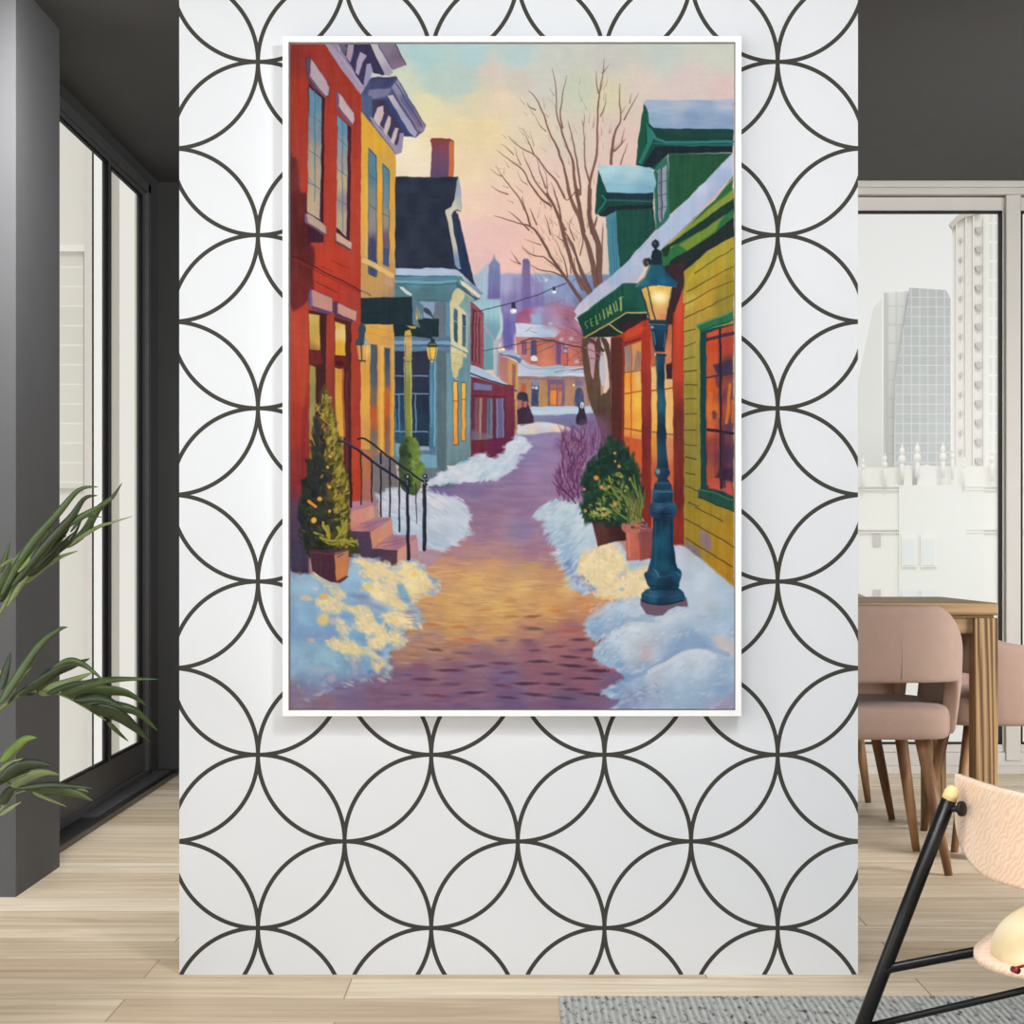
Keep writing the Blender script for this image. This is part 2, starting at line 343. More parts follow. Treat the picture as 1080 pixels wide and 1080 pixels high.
def paint_distance():
    # hills
    poly(d2([(0,190),(100,196),(180,192),(300,186),(420,192),(560,188),(700,200),(860,200),(1000,196),(1080,190),(1080,620),(0,620)]),
        ((500,300,(168,186,204)),(520,320,(160,168,204)),(545,300,(150,162,200)),(560,315,(132,118,176)),(575,300,(150,170,204)),(600,300,(128,150,192)),(620,310,(110,134,180)),(590,335,(160,130,170)),(540,340,(116,104,172)),(530,350,(110,104,170)),(575,345,(140,160,200)),(625,345,(150,116,150))), 1.4, 8, 'n')
    poly(d2([(100,190),(160,120),(170,370),(240,420),(260,380),(200,380),(100,380)]), (160,186,210), 2, 5)
    poly(d2([(240,230),(300,200),(420,220),(480,210),(560,260),(560,540),(360,560),(350,740),(270,740),(260,400)]), ((530,300,(158,160,200)),(545,320,(134,124,178)),(560,300,(142,132,184)),(565,330,(120,110,176)),(535,350,(104,96,168))), 2.2, 8)
    # towers
    poly(d2([(170,130),(200,90),(208,55),(222,90),(252,125),(255,200),(250,370),(165,370)]), ((520,275,(120,136,176)),(520,290,(112,120,168)),(520,312,(110,104,162))), 1.0, 5)
    poly(d2([(410,100),(425,85),(455,88),(468,110),(470,200),(480,460),(410,470)]), ((557,272,(104,92,140)),(557,285,(120,106,156)),(557,320,(120,104,168))), 1.0, 5)
    poly(d2([(400,460),(440,440),(560,420),(640,440),(780,440),(840,520),(850,640),(640,620),(480,560),(380,540)]), ((553,330,(168,92,124)),(575,334,(140,160,206)),(600,326,(170,104,128)),(610,345,(180,130,160)),(585,345,(140,150,190))), 2, 9, 'n')
    poly(d2([(380,470),(470,465),(480,535),(365,550)]), (160,86,120), 2, 8, 'n')
    poly(d2([(470,480),(600,490),(640,560),(480,550)]), (138,166,208), 2, 8, 'n')
    # far snowy roof and brick house
    poly(d2([(360,545),(500,548),(640,560),(760,600),(840,640),(840,860),(380,860),(366,650)]), (190,110,106), 0.6, 8)
    poly(d2([(360,545),(440,545),(640,566),(690,600),(640,645),(366,648)]), ((550,345,(196,204,222)),(580,350,(168,190,214))), 0.7, 5, 'h')
    line(d2([(430,605),(465,590),(440,600),(480,572)]), 0.5, (70,80,110)); line(d2([(470,600),(515,612)]), 0.6, (70,80,110))
    poly(d2([(366,648),(640,648),(840,660),(840,860),(470,860),(380,820)]), ((555,365,(190,120,112)),(575,375,(206,120,92)),(590,362,(178,110,116)),(610,372,(206,112,88)),(620,365,(190,110,110))), 0.8, 8, 'n')
    for (x0, x1, y0, y1, c) in [(408,443,672,770,(120,80,112)),(474,514,668,800,(98,84,124)),(652,688,676,840,(112,80,130)),(700,740,690,845,(140,80,110))]:
        poly(d2(R_(x0, y0, x1, y1)), c, 0.6, 6)
    poly(d2(R_(700,760,728,838)), (214,96,70), 0.6)
    line(d2([(425,680),(425,765)]), 0.5, (190,120,110)); line(d2([(410,715),(442,715)]), 0.4, (170,110,110))
    # lower snowy roof
    poly(d2([(380,825),(400,800),(470,835),(560,858),(660,845),(740,850),(840,858),(860,924),(380,924)]), ((560,385,(176,192,214)),(590,388,(152,186,204)),(600,396,(196,206,224)),(550,396,(190,200,220))), 0.7, 5, 'h')
    line(d2([(400,830),(480,868),(640,862),(830,862)]), 0.7, (140,150,176), sm=3); line(d2([(640,890),(740,878),(850,872)]), 0.8, (104,96,140), sm=3); line(d2([(640,900),(840,892)]), 0.5, (120,110,150))
    line(d2([(640,882),(850,860)]), 0.8, (206,200,216))
    # far yellow facade
    poly(d2([(376,924),(870,924),(960,1150),(980,1180),(376,1180)]), ((550,405,(172,128,96)),(570,415,(180,136,84)),(600,415,(180,130,96)),(625,410,(166,124,110)),(590,402,(150,110,110)),(575,425,(190,144,84))), 0.6, 7)
    poly(d3([(376,186),(850,182),(870,210),(376,204)]), (152,110,112), 0.7, 4)
    poly(d3(R_(474,222,532,408)), (60,72,112), 0.6); poly(d3(R_(478,205,530,250)), (130,130,160), 0.8); blob(*d3([(510,264)])[0], 1.8, 1.6, (206,204,216)); blob(*d3([(486,262)])[0], 1.3, 1.3, (190,190,210))
    poly(d3(R_(596,205,712,395)), (112,86,124), 0.7); poly(d3(R_(606,240,695,385)), (170,104,92), 0.6)
    poly(d3(R_(612,282,652,382)), (236,138,50), 0.7); poly(d3(R_(664,290,690,382)), (196,130,100), 0.7); line(d3([(658,240),(658,385)]), 0.7, (84,60,100)); line(d3([(606,272),(694,270)]), 0.7, (84,66,104)); line(d3([(632,240),(632,270)]), 0.4, (100,70,100)); line(d3([(678,240),(678,270)]), 0.4, (100,70,100))
    blob(*d3([(622,262)])[0], 1.2, 1, (206,110,60))
    line(d3([(536,230),(530,400)]), 1.0, (188,150,100)); line(d3([(590,210),(600,392)]), 1.2, (104,90,140)); line(d3([(706,210),(714,390)]), 1.6, (128,104,140))
    poly(smooth(d3([(788,400),(788,290),(815,258),(846,290),(850,400)]), 3), (66,76,116), 0.6); poly(d3([(780,210),(848,215),(840,250),(790,250)]), (110,112,150), 1.0); blob(*d3([(776,244)])[0], 1.2, 1.1, (240,226,214))
    poly(d3(R_(400,230,436,300)), (196,96,64), 0.6); line(d3([(416,230),(416,300)]), 0.6, (140,70,70)); line(d3([(400,258),(436,258)]), 0.6, (140,70,70)); poly(d3(R_(880,300,910,370)), (150,110,110), 0.8)
    dabs(d3([(376,300),(970,300),(970,395),(376,395)]), 40, [(196,150,92),(150,110,96),(186,128,84)], 1.6, 3, 0, 20, 0.35, 5)
    # far snow and plaza
    poly(d3([(478,400),(640,392),(830,398),(940,390),(950,450),(860,470),(490,470)]), (178,196,218), 0.8, 5, 'h')
    poly(d3([(488,456),(650,458),(720,448),(1000,440),(1000,560),(380,590),(400,520),(490,510)]), ((565,440,(124,126,166)),(600,442,(116,116,160)),(620,445,(124,118,158)),(580,455,(130,120,164))), 1.0, 5, 'h')
    poly(d3([(440,405),(500,400),(820,398),(940,396),(930,432),(800,448),(640,446),(490,458)]), (184,202,222), 1.0, 5, 'h')

def paint_street():
    cps = [(600,458,(146,132,176)),(560,462,(138,128,172)),(630,462,(150,130,170)),(560,480,(136,122,168)),(590,480,(150,122,166)),(540,500,(132,108,152)),(570,500,(150,120,160)),(600,500,(160,124,160)),
        (460,515,(108,92,148)),(500,516,(124,108,152)),(540,520,(142,112,150)),(580,520,(150,120,158)),(500,535,(140,110,146)),(560,540,(146,116,156)),(580,535,(152,120,152)),(510,560,(146,112,144)),(550,560,(136,120,160)),(580,565,(160,122,156)),
        (480,580,(176,124,134)),(520,582,(180,130,134)),(560,582,(166,122,140)),(590,580,(176,118,126)),(445,594,(190,140,124)),(480,598,(206,150,106)),(520,594,(214,160,108)),(560,600,(202,156,108)),(590,604,(196,140,112)),
        (450,612,(208,158,102)),(500,616,(222,176,108)),(550,620,(220,174,106)),(600,618,(226,180,110)),(630,622,(220,170,110)),(440,640,(206,154,96)),(480,640,(214,166,100)),(530,644,(222,176,102)),(580,640,(216,160,92)),(620,640,(206,140,96)),
        (440,664,(186,138,102)),(480,662,(206,156,96)),(520,666,(210,156,98)),(560,664,(196,140,104)),(600,665,(176,112,108)),(630,660,(190,116,96)),
        (430,686,(176,130,108)),(470,684,(170,124,106)),(510,690,(146,104,124)),(560,684,(150,100,118)),(610,684,(154,98,108)),(640,690,(150,96,112)),
        (400,712,(118,98,134)),(440,712,(130,92,122)),(480,712,(132,94,124)),(530,712,(120,96,136)),(570,716,(142,92,112)),(610,712,(138,90,112)),(650,715,(120,92,130)),
        (330,740,(136,110,128)),(380,740,(138,104,124)),(420,740,(120,90,126)),(480,742,(122,92,128)),(540,742,(112,90,134)),(600,742,(112,86,124)),(660,742,(120,100,146)),(360,720,(110,106,146))]
    poly(d3([(370,590),(560,560),(740,556),(1300,560),(1500,2800),(-1300,2800),(-1300,1000),(-300,1000),(-60,900),(300,700)]), tuple(cps), 0.8, 5, 'h')
    # brick marks
    rs = np.random.RandomState(3)
    lit = FF([(446,600),(600,604),(640,625),(620,648),(560,664),(500,680),(430,690),(420,660)])
    dabs(lit, 260, [(232,190,118),(196,142,92),(216,150,84),(178,134,100),(230,180,108),(200,130,80)], 13, 2.0, 2, 7, 0.5, 11)
    dabs(FF([(480,540),(575,540),(590,600),(450,596)]), 120, [(164,124,150),(130,110,154),(180,130,140),(150,112,140)], 16, 2.0, 0, 6, 0.4, 12)
    dabs(FF([(500,520),(585,470),(600,590),(470,590)]), 60, [(134,122,166),(158,118,150)], 16, 3.0, 0, 8, 0.35, 22)
    dabs(FF([(430,670),(640,650),(640,746),(400,746)]), 90, [(160,98,110),(110,92,136),(150,104,124),(176,100,100)], 16, 4.0, 0, 10, 0.35, 13)
    for (u, v, L, c) in [(835,288,80,(208,124,66)),(420,427,90,(206,112,76)),(908,382,110,(186,92,84)),(385,370,70,(206,126,66)),(246,356,70,(196,116,70)),(735,373,70,(112,92,84)),(730,316,70,(150,100,60)),(630,318,60,(190,130,70)),(505,285,90,(206,140,80)),(950,427,70,(96,60,80)),(845,458,80,(128,74,90)),(985,474,60,(110,64,84)),
            (905,508,80,(90,58,76)),(760,532,100,(84,58,78)),(915,550,110,(80,52,70)),(580,537,100,(112,66,86)),(460,552,90,(90,68,104)),(330,572,110,(96,58,76)),(1045,574,110,(84,46,60)),(820,590,80,(88,64,90)),(615,583,70,(104,70,96)),(215,616,100,(96,58,76)),(980,612,110,(82,54,74)),(700,636,110,(70,52,76)),(835,638,80,(78,58,82)),(580,645,70,(96,66,88)),(345,638,80,(104,74,100)),(445,678,110,(84,56,84)),
            (915,662,100,(92,64,90)),(1020,686,120,(80,54,78)),(735,688,110,(84,58,86)),(870,704,110,(78,66,94)),(610,702,90,(92,62,88)),(270,692,110,(124,66,84)),(80,688,110,(90,62,90)),(125,595,50,(80,80,130)),(265,474,60,(110,78,84)),(400,490,80,(130,90,104)),(310,520,60,(124,92,110)),(165,500,70,(160,110,90)),(190,548,60,(150,84,96)),(585,432,60,(140,104,110)),(740,478,50,(112,74,92)),(30,636,40,(110,66,90)),(545,620,50,(124,84,110)),(1010,520,50,(110,60,76)),(610,655,60,(120,80,104)),(700,430,60,(136,90,110))]:
        x, y = e5([(u, v)])[0]
        blob(x, y, L/8.0, 1.6, c, rs.uniform(-3, 6), 0.45, 0.95)
    dabs(e5([(60,60),(900,60),(1000,140),(800,300),(300,340),(100,300)]), 90, [(238,196,120),(206,150,100),(226,168,90)], 20, 1.6, 1, 5, 0.5, 17)
    # lit far snow bank
    poly(smooth(d3([(376,590),(384,545),(440,525),(540,504),(650,520),(740,545),(745,572),(600,580),(500,592)]), 4), ((548,450,(196,210,222)),(575,448,(198,212,222)),(560,455,(222,204,186)),(590,454,(232,204,178)),(570,458,(196,180,200))), 0.8, 5, 'h')

def paint_left():
    # blue-green house: chimney, roof
    poly(c7([(365,112),(380,102),(500,104),(530,125),(532,200),(526,380),(360,380),(374,180)]), ((461,147,(140,54,50)),(461,154,(122,66,86)),(458,166,(108,68,94)),(462,175,(100,68,98)),(462,184,(92,72,110))), 0.5, 5)
    poly(c7([(497,130),(515,118),(534,135),(532,220),(526,378),(492,378)]), (198,104,62), 0.5, 5)
    line(c7([(365,125),(378,106),(500,106),(528,122)]), 1.0, (140,44,44))
    poly(c7([(110,380),(558,378),(590,600),(580,626),(545,620),(600,830),(664,1080),(700,1200),(110,1200)]), (40,48,66), 0.6, 4, 'n')
    poly(c7([(545,640),(560,640),(665,1080),(560,1080),(530,700)]), (36,54,84), 0.6)
    poly(c7([(556,390),(566,390),(584,470),(592,600),(580,628),(555,612),(525,630),(512,660),(530,760),(562,920),(582,1040),(560,1035),(540,1000),(505,790),(470,615),(515,592),(535,540)]), ((482,200,(150,166,190)),(484,215,(150,168,180)),(474,222,(206,196,176)),(480,240,(196,192,170)),(482,255,(196,190,170)),(484,275,(120,140,180)),(481,217,(214,206,160))), 0.5, 4)
    line(c7([(512,662),(520,635),(550,615),(580,625)]), 0.8, (70,86,104), sm=4)
    dabs(c7([(130,400),(500,400),(460,600),(540,1000),(130,1000)]), 40, [(50,56,78),(34,42,60),(46,54,84)], 8, 3, 0, 10, 0.4, 4)
    # wall of the blue-green house
    poly(c8([(0,180),(600,170),(700,180),(880,390),(820,430),(778,470),(778,1080),(778,1990),(0,1990)]), (92,132,140), 0.5, 5)
    poly(c8([(560,420),(600,330),(660,300),(820,420),(775,480),(775,1080),(560,1080)]), ((480,320,(120,152,150)),(492,330,(122,160,162)),(490,380,(104,148,164))), 0.6, 6)
    poly(d1([(548,0),(775,0),(775,1000),(540,1080)]), ((475,400,(100,140,158)),(490,410,(104,146,160)),(492,440,(110,150,164)),(480,470,(108,140,148)),(492,480,(104,130,140))), 0.6, 6)
    poly(c8([(50,180),(610,175),(680,230),(640,310),(595,380),(580,430),(50,430)]), ((420,300,(80,118,130)),(450,302,(78,116,128)),(470,305,(84,122,134)),(450,314,(74,110,118)),(440,296,(96,148,170)),(470,296,(84,134,154))), 0.5, 4, 'h')
    line(c8([(55,210),(400,215),(640,210)]), 1.6, (84,134,158)); line(c8([(55,240),(420,246),(640,240)]), 2.6, (108,162,184)); line(c8([(55,262),(420,270),(640,262)]), 0.8, (50,84,104)); line(c8([(50,186),(630,184)]), 0.9, (44,78,104))
    line(c8([(250,418),(580,428)]), 1.0, (60,96,108))
    # snow on the cornice
    poly(c8([(60,115),(150,112),(300,122),(350,110),(520,112),(640,128),(700,170),(800,260),(900,360),(860,380),(780,300),(690,190),(560,182),(330,186),(170,178),(60,180)]), ((430,286,(170,190,216)),(470,286,(166,190,218)),(485,290,(170,188,208)),(500,305,(120,146,176))), 0.5, 4, 'h')
    poly(c8([(680,225),(720,240),(880,385),(850,400),(790,370),(690,270)]), (220,206,176), 0.5, 4)
    poly(c8([(640,240),(690,275),(790,370),(860,400),(815,432),(740,360),(650,305)]), (56,100,122), 0.5, 4)
    line(c8([(590,430),(610,360),(660,305),(810,415)]), 0.9, (196,186,146)); line(c8([(700,285),(860,410)]), 0.8, (60,96,116))
    poly(smooth(c8([(600,400),(620,340),(660,310),(720,360),(700,420),(660,470),(600,460)]), 3), (206,196,146), 0.8, 6)
    poly(smooth(c8([(790,455),(808,430),(850,430),(800,480)]), 2), (200,196,170), 0.8, 3)
    # behind the sign: pilaster, lintel, little awning
    poly(c8([(300,430),(540,430),(540,800),(300,800)]), (98,112,124), 0.6, 4)
    poly(c8([(300,430),(440,440),(420,600),(330,600),(300,520)]), (130,158,186), 0.8, 4)
    poly(smooth(c8([(325,500),(360,492),(400,530),(430,590),(400,570),(350,540)]), 3), (52,66,86), 0.6)
    poly(c8([(540,430),(590,430),(590,830),(540,830)]), (88,136,154), 0.7, 4)
    poly(c8(R_(50,590,475,765)), (26,46,52), 0.5, 3)
    poly(c8([(55,760),(585,760),(585,920),(55,920)]), (84,116,134), 0.6, 4, 'h')
    line(c8([(55,818),(590,822)]), 3.4, (118,152,190)); line(c8([(55,850),(590,850)]), 1.2, (66,92,130)); line(c8([(55,880),(585,872)]), 3.0, (88,126,166)); line(c8([(55,912),(390,905)]), 1.0, (52,70,100))
    # dark shop window with white glazing bars
    poly(d1(R_(55,5,390,910)), ((420,390,(36,46,70)),(440,385,(44,48,66)),(420,430,(36,62,92)),(445,420,(38,46,68)),(445,455,(32,54,76)),(425,460,(44,84,110)),(440,470,(28,48,66))), 0.6, 4)
    poly(d1([(388,0),(445,0),(445,975),(290,980),(290,945),(388,940)]), ((455,380,(84,128,160)),(457,430,(90,142,170)),(457,470,(74,112,136)),(450,477,(80,120,140))), 0.5, 4)
    line(d1([(420,60),(425,900)]), 1.4, (58,110,150)); line(d1([(436,60),(436,900)]), 1.6, (110,164,190))
    poly(d1([(450,0),(545,0),(550,1080),(620,1300),(270,1300),(280,980),(460,980)]), (84,106,116), 0.7, 5)
    poly(d1([(285,905),(385,905),(385,945),(300,945)]), (150,160,190), 0.7, 3)
    for (a, b) in [(238,236),(410,408),(770,768)]: line(d1([(60,a),(372,b)]), 1.1, (120,160,196))
    for a in (94, 252): line(d1([(a,412),(a+4,770)]), 1.3, (96,138,176))
    line(d1([(64,560),(68,760)]), 0.8, (90,140,180))
    poly(d1([(55,870),(120,880),(100,1040),(70,1000)]), (120,160,176), 1.0, 4)
    poly(d1([(270,985),(460,985),(460,1125),(300,1120)]), (112,160,184), 0.8, 4); poly(d1([(300,1110),(460,1110),(560,1180),(560,1260),(300,1260)]), (98,116,124), 1.0, 4)
    # yellow-framed upper windows
    poly(c8([(580,420),(625,430),(720,520),(745,560),(745,910),(600,830),(590,830)]), (206,198,158), 0.5, 4)
    poly(c8([(618,490),(658,510),(656,825),(620,800)]), ((482,330,(70,100,120)),(482,350,(48,86,96))), 0.5); poly(c8([(694,545),(730,560),(730,870),(694,850)]), ((488,335,(52,74,100)),(488,360,(74,104,120))), 0.5)
    line(c8([(620,615),(658,630)]), 0.8, (160,180,190)); line(c8([(694,660),(730,670)]), 0.8, (120,150,170)); line(c8([(665,500),(665,840)]), 1.6, (214,200,156)); line(c8([(738,560),(738,880)]), 1.0, (140,170,176))
    line(c8([(595,825),(745,905)]), 1.8, (216,204,164)); line(c8([(600,850),(740,925)]), 0.8, (90,120,130))
    poly(c8([(588,850),(640,870),(740,930),(735,960),(700,960),(700,1040),(660,1080),(660,1130),(620,1140),(595,1080)]), ((480,370,(212,200,140)),(486,380,(208,192,136)),(480,395,(206,196,140))), 0.9, 8)
    poly(d1([(595,0),(700,0),(700,110),(665,140),(655,200),(640,270),(605,240)]), (206,192,136), 0.9, 7)
    for q in [((600,20),(700,40)),((600,120),(690,130)),((640,60),(720,60))]: line(d1(list(q)), 0.6, (120,150,150))
    # lit narrow windows
    for (x0, x1, y0, y1) in [(614,655,292,888),(692,728,304,852)]:
        poly(d1(R_(x0-5, y0-8, x1+5, y1+8)), (84,72,64), 0.5)
        poly(d1(R_(x0, y0, x1, y1)), ((485,405,(238,186,70)),(485,440,(236,160,56)),(480,466,(226,140,50)),(490,460,(226,160,60))), 0.5)
        line(d1([(x0, (y0+y1)/2-118), (x1, (y0+y1)/2-114)]), 0.9, (150,70,60))
    line(d1([(655,300),(655,890)]), 0.8, (110,66,56))
    # maroon shop and pale gable behind
    poly(c8([(775,430),(800,440),(900,540),(905,1080),(775,1080)]), (140,70,84), 0.5, 5)
    poly(c8([(800,440),(900,420),(1040,420),(1080,560),(1090,700),(1060,820),(1030,860),(1000,880),(1000,1080),(900,1080),(900,540)]), ((515,320,(150,190,206)),(522,325,(150,196,210)),(518,350,(112,160,176)),(516,385,(100,154,166))), 0.6, 5)
    poly(c8([(1035,425),(1075,560),(1085,700),(1050,810),(1010,800),(1060,680),(1050,560)]), (190,196,204), 0.7, 3)
    line(c8([(905,670),(1000,790),(1020,820)]), 2.4, (156,150,180)); poly(c8([(990,800),(1060,780),(1040,880),(1040,1080),(995,1080)]), (176,176,186), 0.7, 3); line(c8([(1003,880),(1005,1080)]), 1.2, (210,204,200))
    poly(c8([(790,500),(835,520),(835,1010),(785,985)]), (92,44,60), 0.6); poly(c8([(850,590),(862,590),(858,1020),(846,1010)]), (74,42,56), 0.6)
    line(c8([(818,540),(812,990)]), 1.4, (150,80,92)); line(c8([(842,540),(842,1010)]), 1.4, (160,86,92)); line(c8([(880,560),(885,1050)]), 1.8, (160,84,88))
    line(c8([(790,640),(850,655)]), 0.6, (60,30,50))
    poly(c8([(775,1030),(820,1040),(910,1080),(1000,1120),(775,1120)]), (186,196,214), 0.6, 3)
    poly(d1([(990,0),(1030,0),(1030,250),(995,210)]), (186,182,186), 0.6, 3); poly(d1([(1030,0),(1060,20),(1060,260),(1025,240)]), (150,150,170), 0.8, 3)
    # tan house beyond
    poly(d2([(248,780),(300,790),(376,830),(376,1080),(376,1300),(300,1390),(250,1390)]), ((530,385,(180,116,110)),(535,420,(184,120,100)),(540,440,(196,130,90)),(532,460,(186,110,100))), 0.6, 5)
    poly(d2([(310,800),(380,840),(378,1080),(368,1340),(320,1370),(318,1080)]), ((540,385,(206,150,84)),(542,430,(210,156,84)),(541,450,(180,140,100))), 0.5, 6)
    poly(d3([(338,95),(366,100),(362,262),(338,250)]), (150,96,92), 0.6); poly(d3([(338,345),(362,350),(362,555),(338,560)]), (132,84,84), 0.6)
    poly(smooth(d2([(250,775),(262,752),(340,752),(400,778),(402,800),(390,832),(360,806),(300,784)]), 3), (96,112,156), 0.5, 4); poly(smooth(d2([(262,765),(280,750),(350,756),(395,778),(396,795),(340,775)]), 3), (160,180,212), 0.6, 3)
    poly(d3([(300,262),(372,275),(376,292),(310,290),(304,275)]), (84,92,120), 0.6, 3)
    # maroon shop front
    poly(d1([(778,230),(830,245),(1080,310),(1190,330),(1190,960),(1110,1000),(1020,1035),(900,1000),(778,1010)]), ((500,410,(112,44,62)),(520,405,(120,50,66)),(520,480,(108,40,56)),(530,475,(96,36,68))), 0.5, 5)
    poly(d3([(42,110),(60,104),(160,152),(240,196),(310,236),(300,250),(200,225),(42,180)]), ((500,388,(170,190,214)),(515,392,(160,186,210)),(530,402,(170,196,220))), 0.6, 3)
    line(d3([(42,158),(140,200),(300,245)]), 1.6, (70,44,72), sm=3)
    poly(d3([(62,225),(192,245),(192,282),(62,278)]), (110,116,164), 0.6); line(d3([(46,300),(210,306),(290,310)]), 1.5, (128,44,66)); line(d3([(46,318),(290,326)]), 0.8, (70,26,44))
    for (x0, x1, c) in [(50,70,(90,50,70)),(72,100,(120,76,90)),(104,124,(164,130,120)),(134,150,(116,56,72)),(160,196,(100,120,140)),(168,180,(70,80,110))]:
        poly(d3(R_(x0, 335, x1, 632)), c, 0.8, 5)
    poly(d3([(46,560),(200,600),(200,636),(46,636)]), (120,110,130), 1.8, 4, al=0.7)
    for (x0, x1, c) in [(224,240,(104,130,170)),(244,262,(100,104,152)),(266,278,(110,130,176))]:
        poly(d3([(x0,335),(x1,340),(x1,612),(x0,630)]), c, 0.8, 4)
    line(d3([(214,320),(214,770)]), 2.0, (100,32,50)); line(d3([(286,320),(288,730)]), 1.8, (104,36,60)); poly(d3([(46,640),(290,615),(290,730),(220,770),(150,760),(46,755)]), ((505,475,(106,40,56)),(527,472,(100,36,72))), 0.6, 5)
    # far carriage / walkers
    poly(smooth(d3([(376,310),(400,292),(440,300),(452,340),(450,370),(376,360)]), 3), (52,50,76), 0.7); poly(d3([(376,400),(400,360),(440,355),(470,420),(492,470),(490,515),(376,522)]), (62,42,62), 0.8); poly(d3([(415,362),(445,358),(440,400),(418,400)]), (184,112,110), 0.8)
    poly(d3([(376,350),(410,350),(412,420),(376,420)]), (170,112,96), 1.0); poly(d3([(410,400),(470,420),(480,515),(376,518),(376,420)]), (62,42,62), 0.8, 6)

def paint_redhouse():
    red = ((310,60,(140,48,40)),(340,60,(160,52,40)),(370,120,(164,54,42)),(312,100,(166,52,36)),(340,130,(172,54,38)),(376,200,(180,60,42)),(312,150,(166,56,44)),(345,200,(176,56,40)),(330,250,(176,56,38)),(350,280,(190,56,36)),(376,270,(180,60,44)),
        (350,310,(184,54,38)),(376,320,(166,58,44)),(315,350,(186,66,46)),(320,400,(180,60,40)),(315,450,(170,50,36)),(320,490,(140,44,44)),(375,400,(170,58,42)),(378,480,(170,52,34)),(378,520,(176,58,34)))
    poly(c1([(50,50),(310,50),(575,425),(578,560),(572,1080),(570,3300),(50,3300)]), red, 0.5, 4)
    # broad dark painted shape on the left edge
    poly(smooth(c2([(50,-180),(80,-165),(118,-140),(135,70),(190,110),(200,400),(235,480),(240,560),(230,660),(235,780),(200,800),(190,860),(50,850)]), 3), ((312,180,(110,40,42)),(315,220,(96,36,38)),(320,250,(88,34,36)),(325,280,(98,36,36)),(318,305,(112,38,40))), 1.4, 5)
    line(c2([(80,540),(180,580),(300,650),(450,720),(560,780),(590,800)]), 1.2, (70,26,34), sm=3); line(c2([(80,560),(300,668),(560,795)]), 1.6, (140,38,32), al=0.7)
    line(c2([(360,570),(490,628)]), 1.0, (128,44,40)); line(c2([(250,720),(400,800)]), 1.1, (110,36,36)); line(c2([(280,610),(370,650)]), 0.7, (70,30,34))
    # upper windows with stone lintels
    poly(c1([(170,190),(172,165),(205,160),(330,330),(345,370),(340,440),(310,450),(200,340),(180,290)]), (74,52,80), 0.6, 3)
    poly(c1([(200,290),(210,172),(330,335),(342,375),(335,435),(318,440)]), (178,158,168), 0.6, 4)
    poly(c1([(180,200),(186,170),(210,165),(205,280),(190,300),(176,250)]), (90,72,92), 0.7, 3); line(c1([(196,300),(312,446)]), 1.0, (130,104,126))
    poly(c1([(384,410),(408,403),(520,545),(526,600),(505,645),(395,520)]), (108,76,112), 0.6, 3); poly(c1([(410,420),(418,420),(522,560),(524,610),(512,636),(412,512)]), (192,168,168), 0.6, 4)
    line(c1([(400,525),(500,645)]), 1.0, (110,76,120))
    poly(c1([(196,350),(205,352),(312,455),(305,1100),(303,1480),(186,1480),(192,900)]), (64,28,46), 0.6, 3)
    poly(c1([(204,372),(288,452),(290,640),(282,1100),(278,1320),(188,1265),(192,900),(196,620)]), ((335,100,(92,134,160)),(330,115,(84,136,164)),(338,125,(120,140,150)),(328,160,(160,148,130)),(335,190,(176,156,128)),(332,215,(184,164,136)),(338,140,(112,134,150))), 0.5, 4)
    poly(c1([(400,570),(500,660),(495,1100),(490,1480),(395,1480)]), (70,30,48), 0.6, 3)
    poly(c1([(402,575),(472,640),(475,800),(470,1100),(466,1440),(394,1370),(400,900)]), ((358,128,(84,146,180)),(364,135,(96,140,164)),(358,150,(126,148,156)),(360,170,(150,144,138)),(360,190,(186,166,130)),(360,230,(180,158,132)),(364,215,(150,130,130))), 0.5, 4)
    for q in [([(240,400),(242,1190)],0.9),([(198,820),(282,880)],0.9),([(196,560),(288,630)],0.8),([(190,1050),(280,1100)],0.9),([(192,1020),(246,1080)],0.7)]: line(c1(q[0]), q[1], (70,112,144))
    for q in [([(437,610),(440,1400)],0.9),([(402,730),(470,795)],0.8),([(402,960),(470,1005)],0.8),([(406,1175),(468,1215)],0.9)]: line(c1(q[0]), q[1], (74,112,140))
    # sills
    poly(c2([(170,240),(195,235),(320,325),(322,380),(305,392),(180,310),(168,290)]), (96,66,86), 0.6, 3); poly(c2([(180,240),(200,238),(322,325),(318,380),(190,300)]), (178,152,136), 0.7, 4); line(c2([(176,245),(180,300)]), 1.4, (110,100,150))
    poly(c2([(382,370),(400,370),(500,440),(505,490),(490,502),(385,440)]), (96,60,76), 0.6, 3); poly(c2([(390,372),(405,375),(504,445),(500,490),(392,425)]), (200,164,140), 0.7, 4)
    # lower lintels, lit windows, door
    poly(c3([(192,60),(205,30),(365,88),(370,190),(350,215),(300,205),(215,170),(195,140)]), (92,66,106), 0.7, 3); poly(c3([(215,40),(230,38),(368,100),(362,195),(225,150)]), (190,138,124), 0.7, 4); line(c3([(212,50),(215,150)]), 2.2, (110,96,146))
    poly(c3([(372,125),(395,120),(535,185),(535,250),(500,270),(390,225),(365,190)]), (84,50,84), 0.7, 3); poly(c3([(405,135),(420,135),(538,190),(530,262),(400,205)]), (196,142,128), 0.7, 4)
    poly(c3([(200,180),(330,210),(322,500),(320,1080),(320,1400),(200,1400),(200,600)]), (68,32,32), 0.6, 3); poly(c3([(378,225),(500,270),(500,1080),(500,1500),(380,1500)]), (78,34,34), 0.7, 3)
    poly(c3([(202,205),(275,218),(278,470),(204,462)]), ((330,335,(204,168,80)),(330,350,(190,160,80)),(335,360,(214,170,70)),(330,366,(150,110,60))), 0.6, 4)
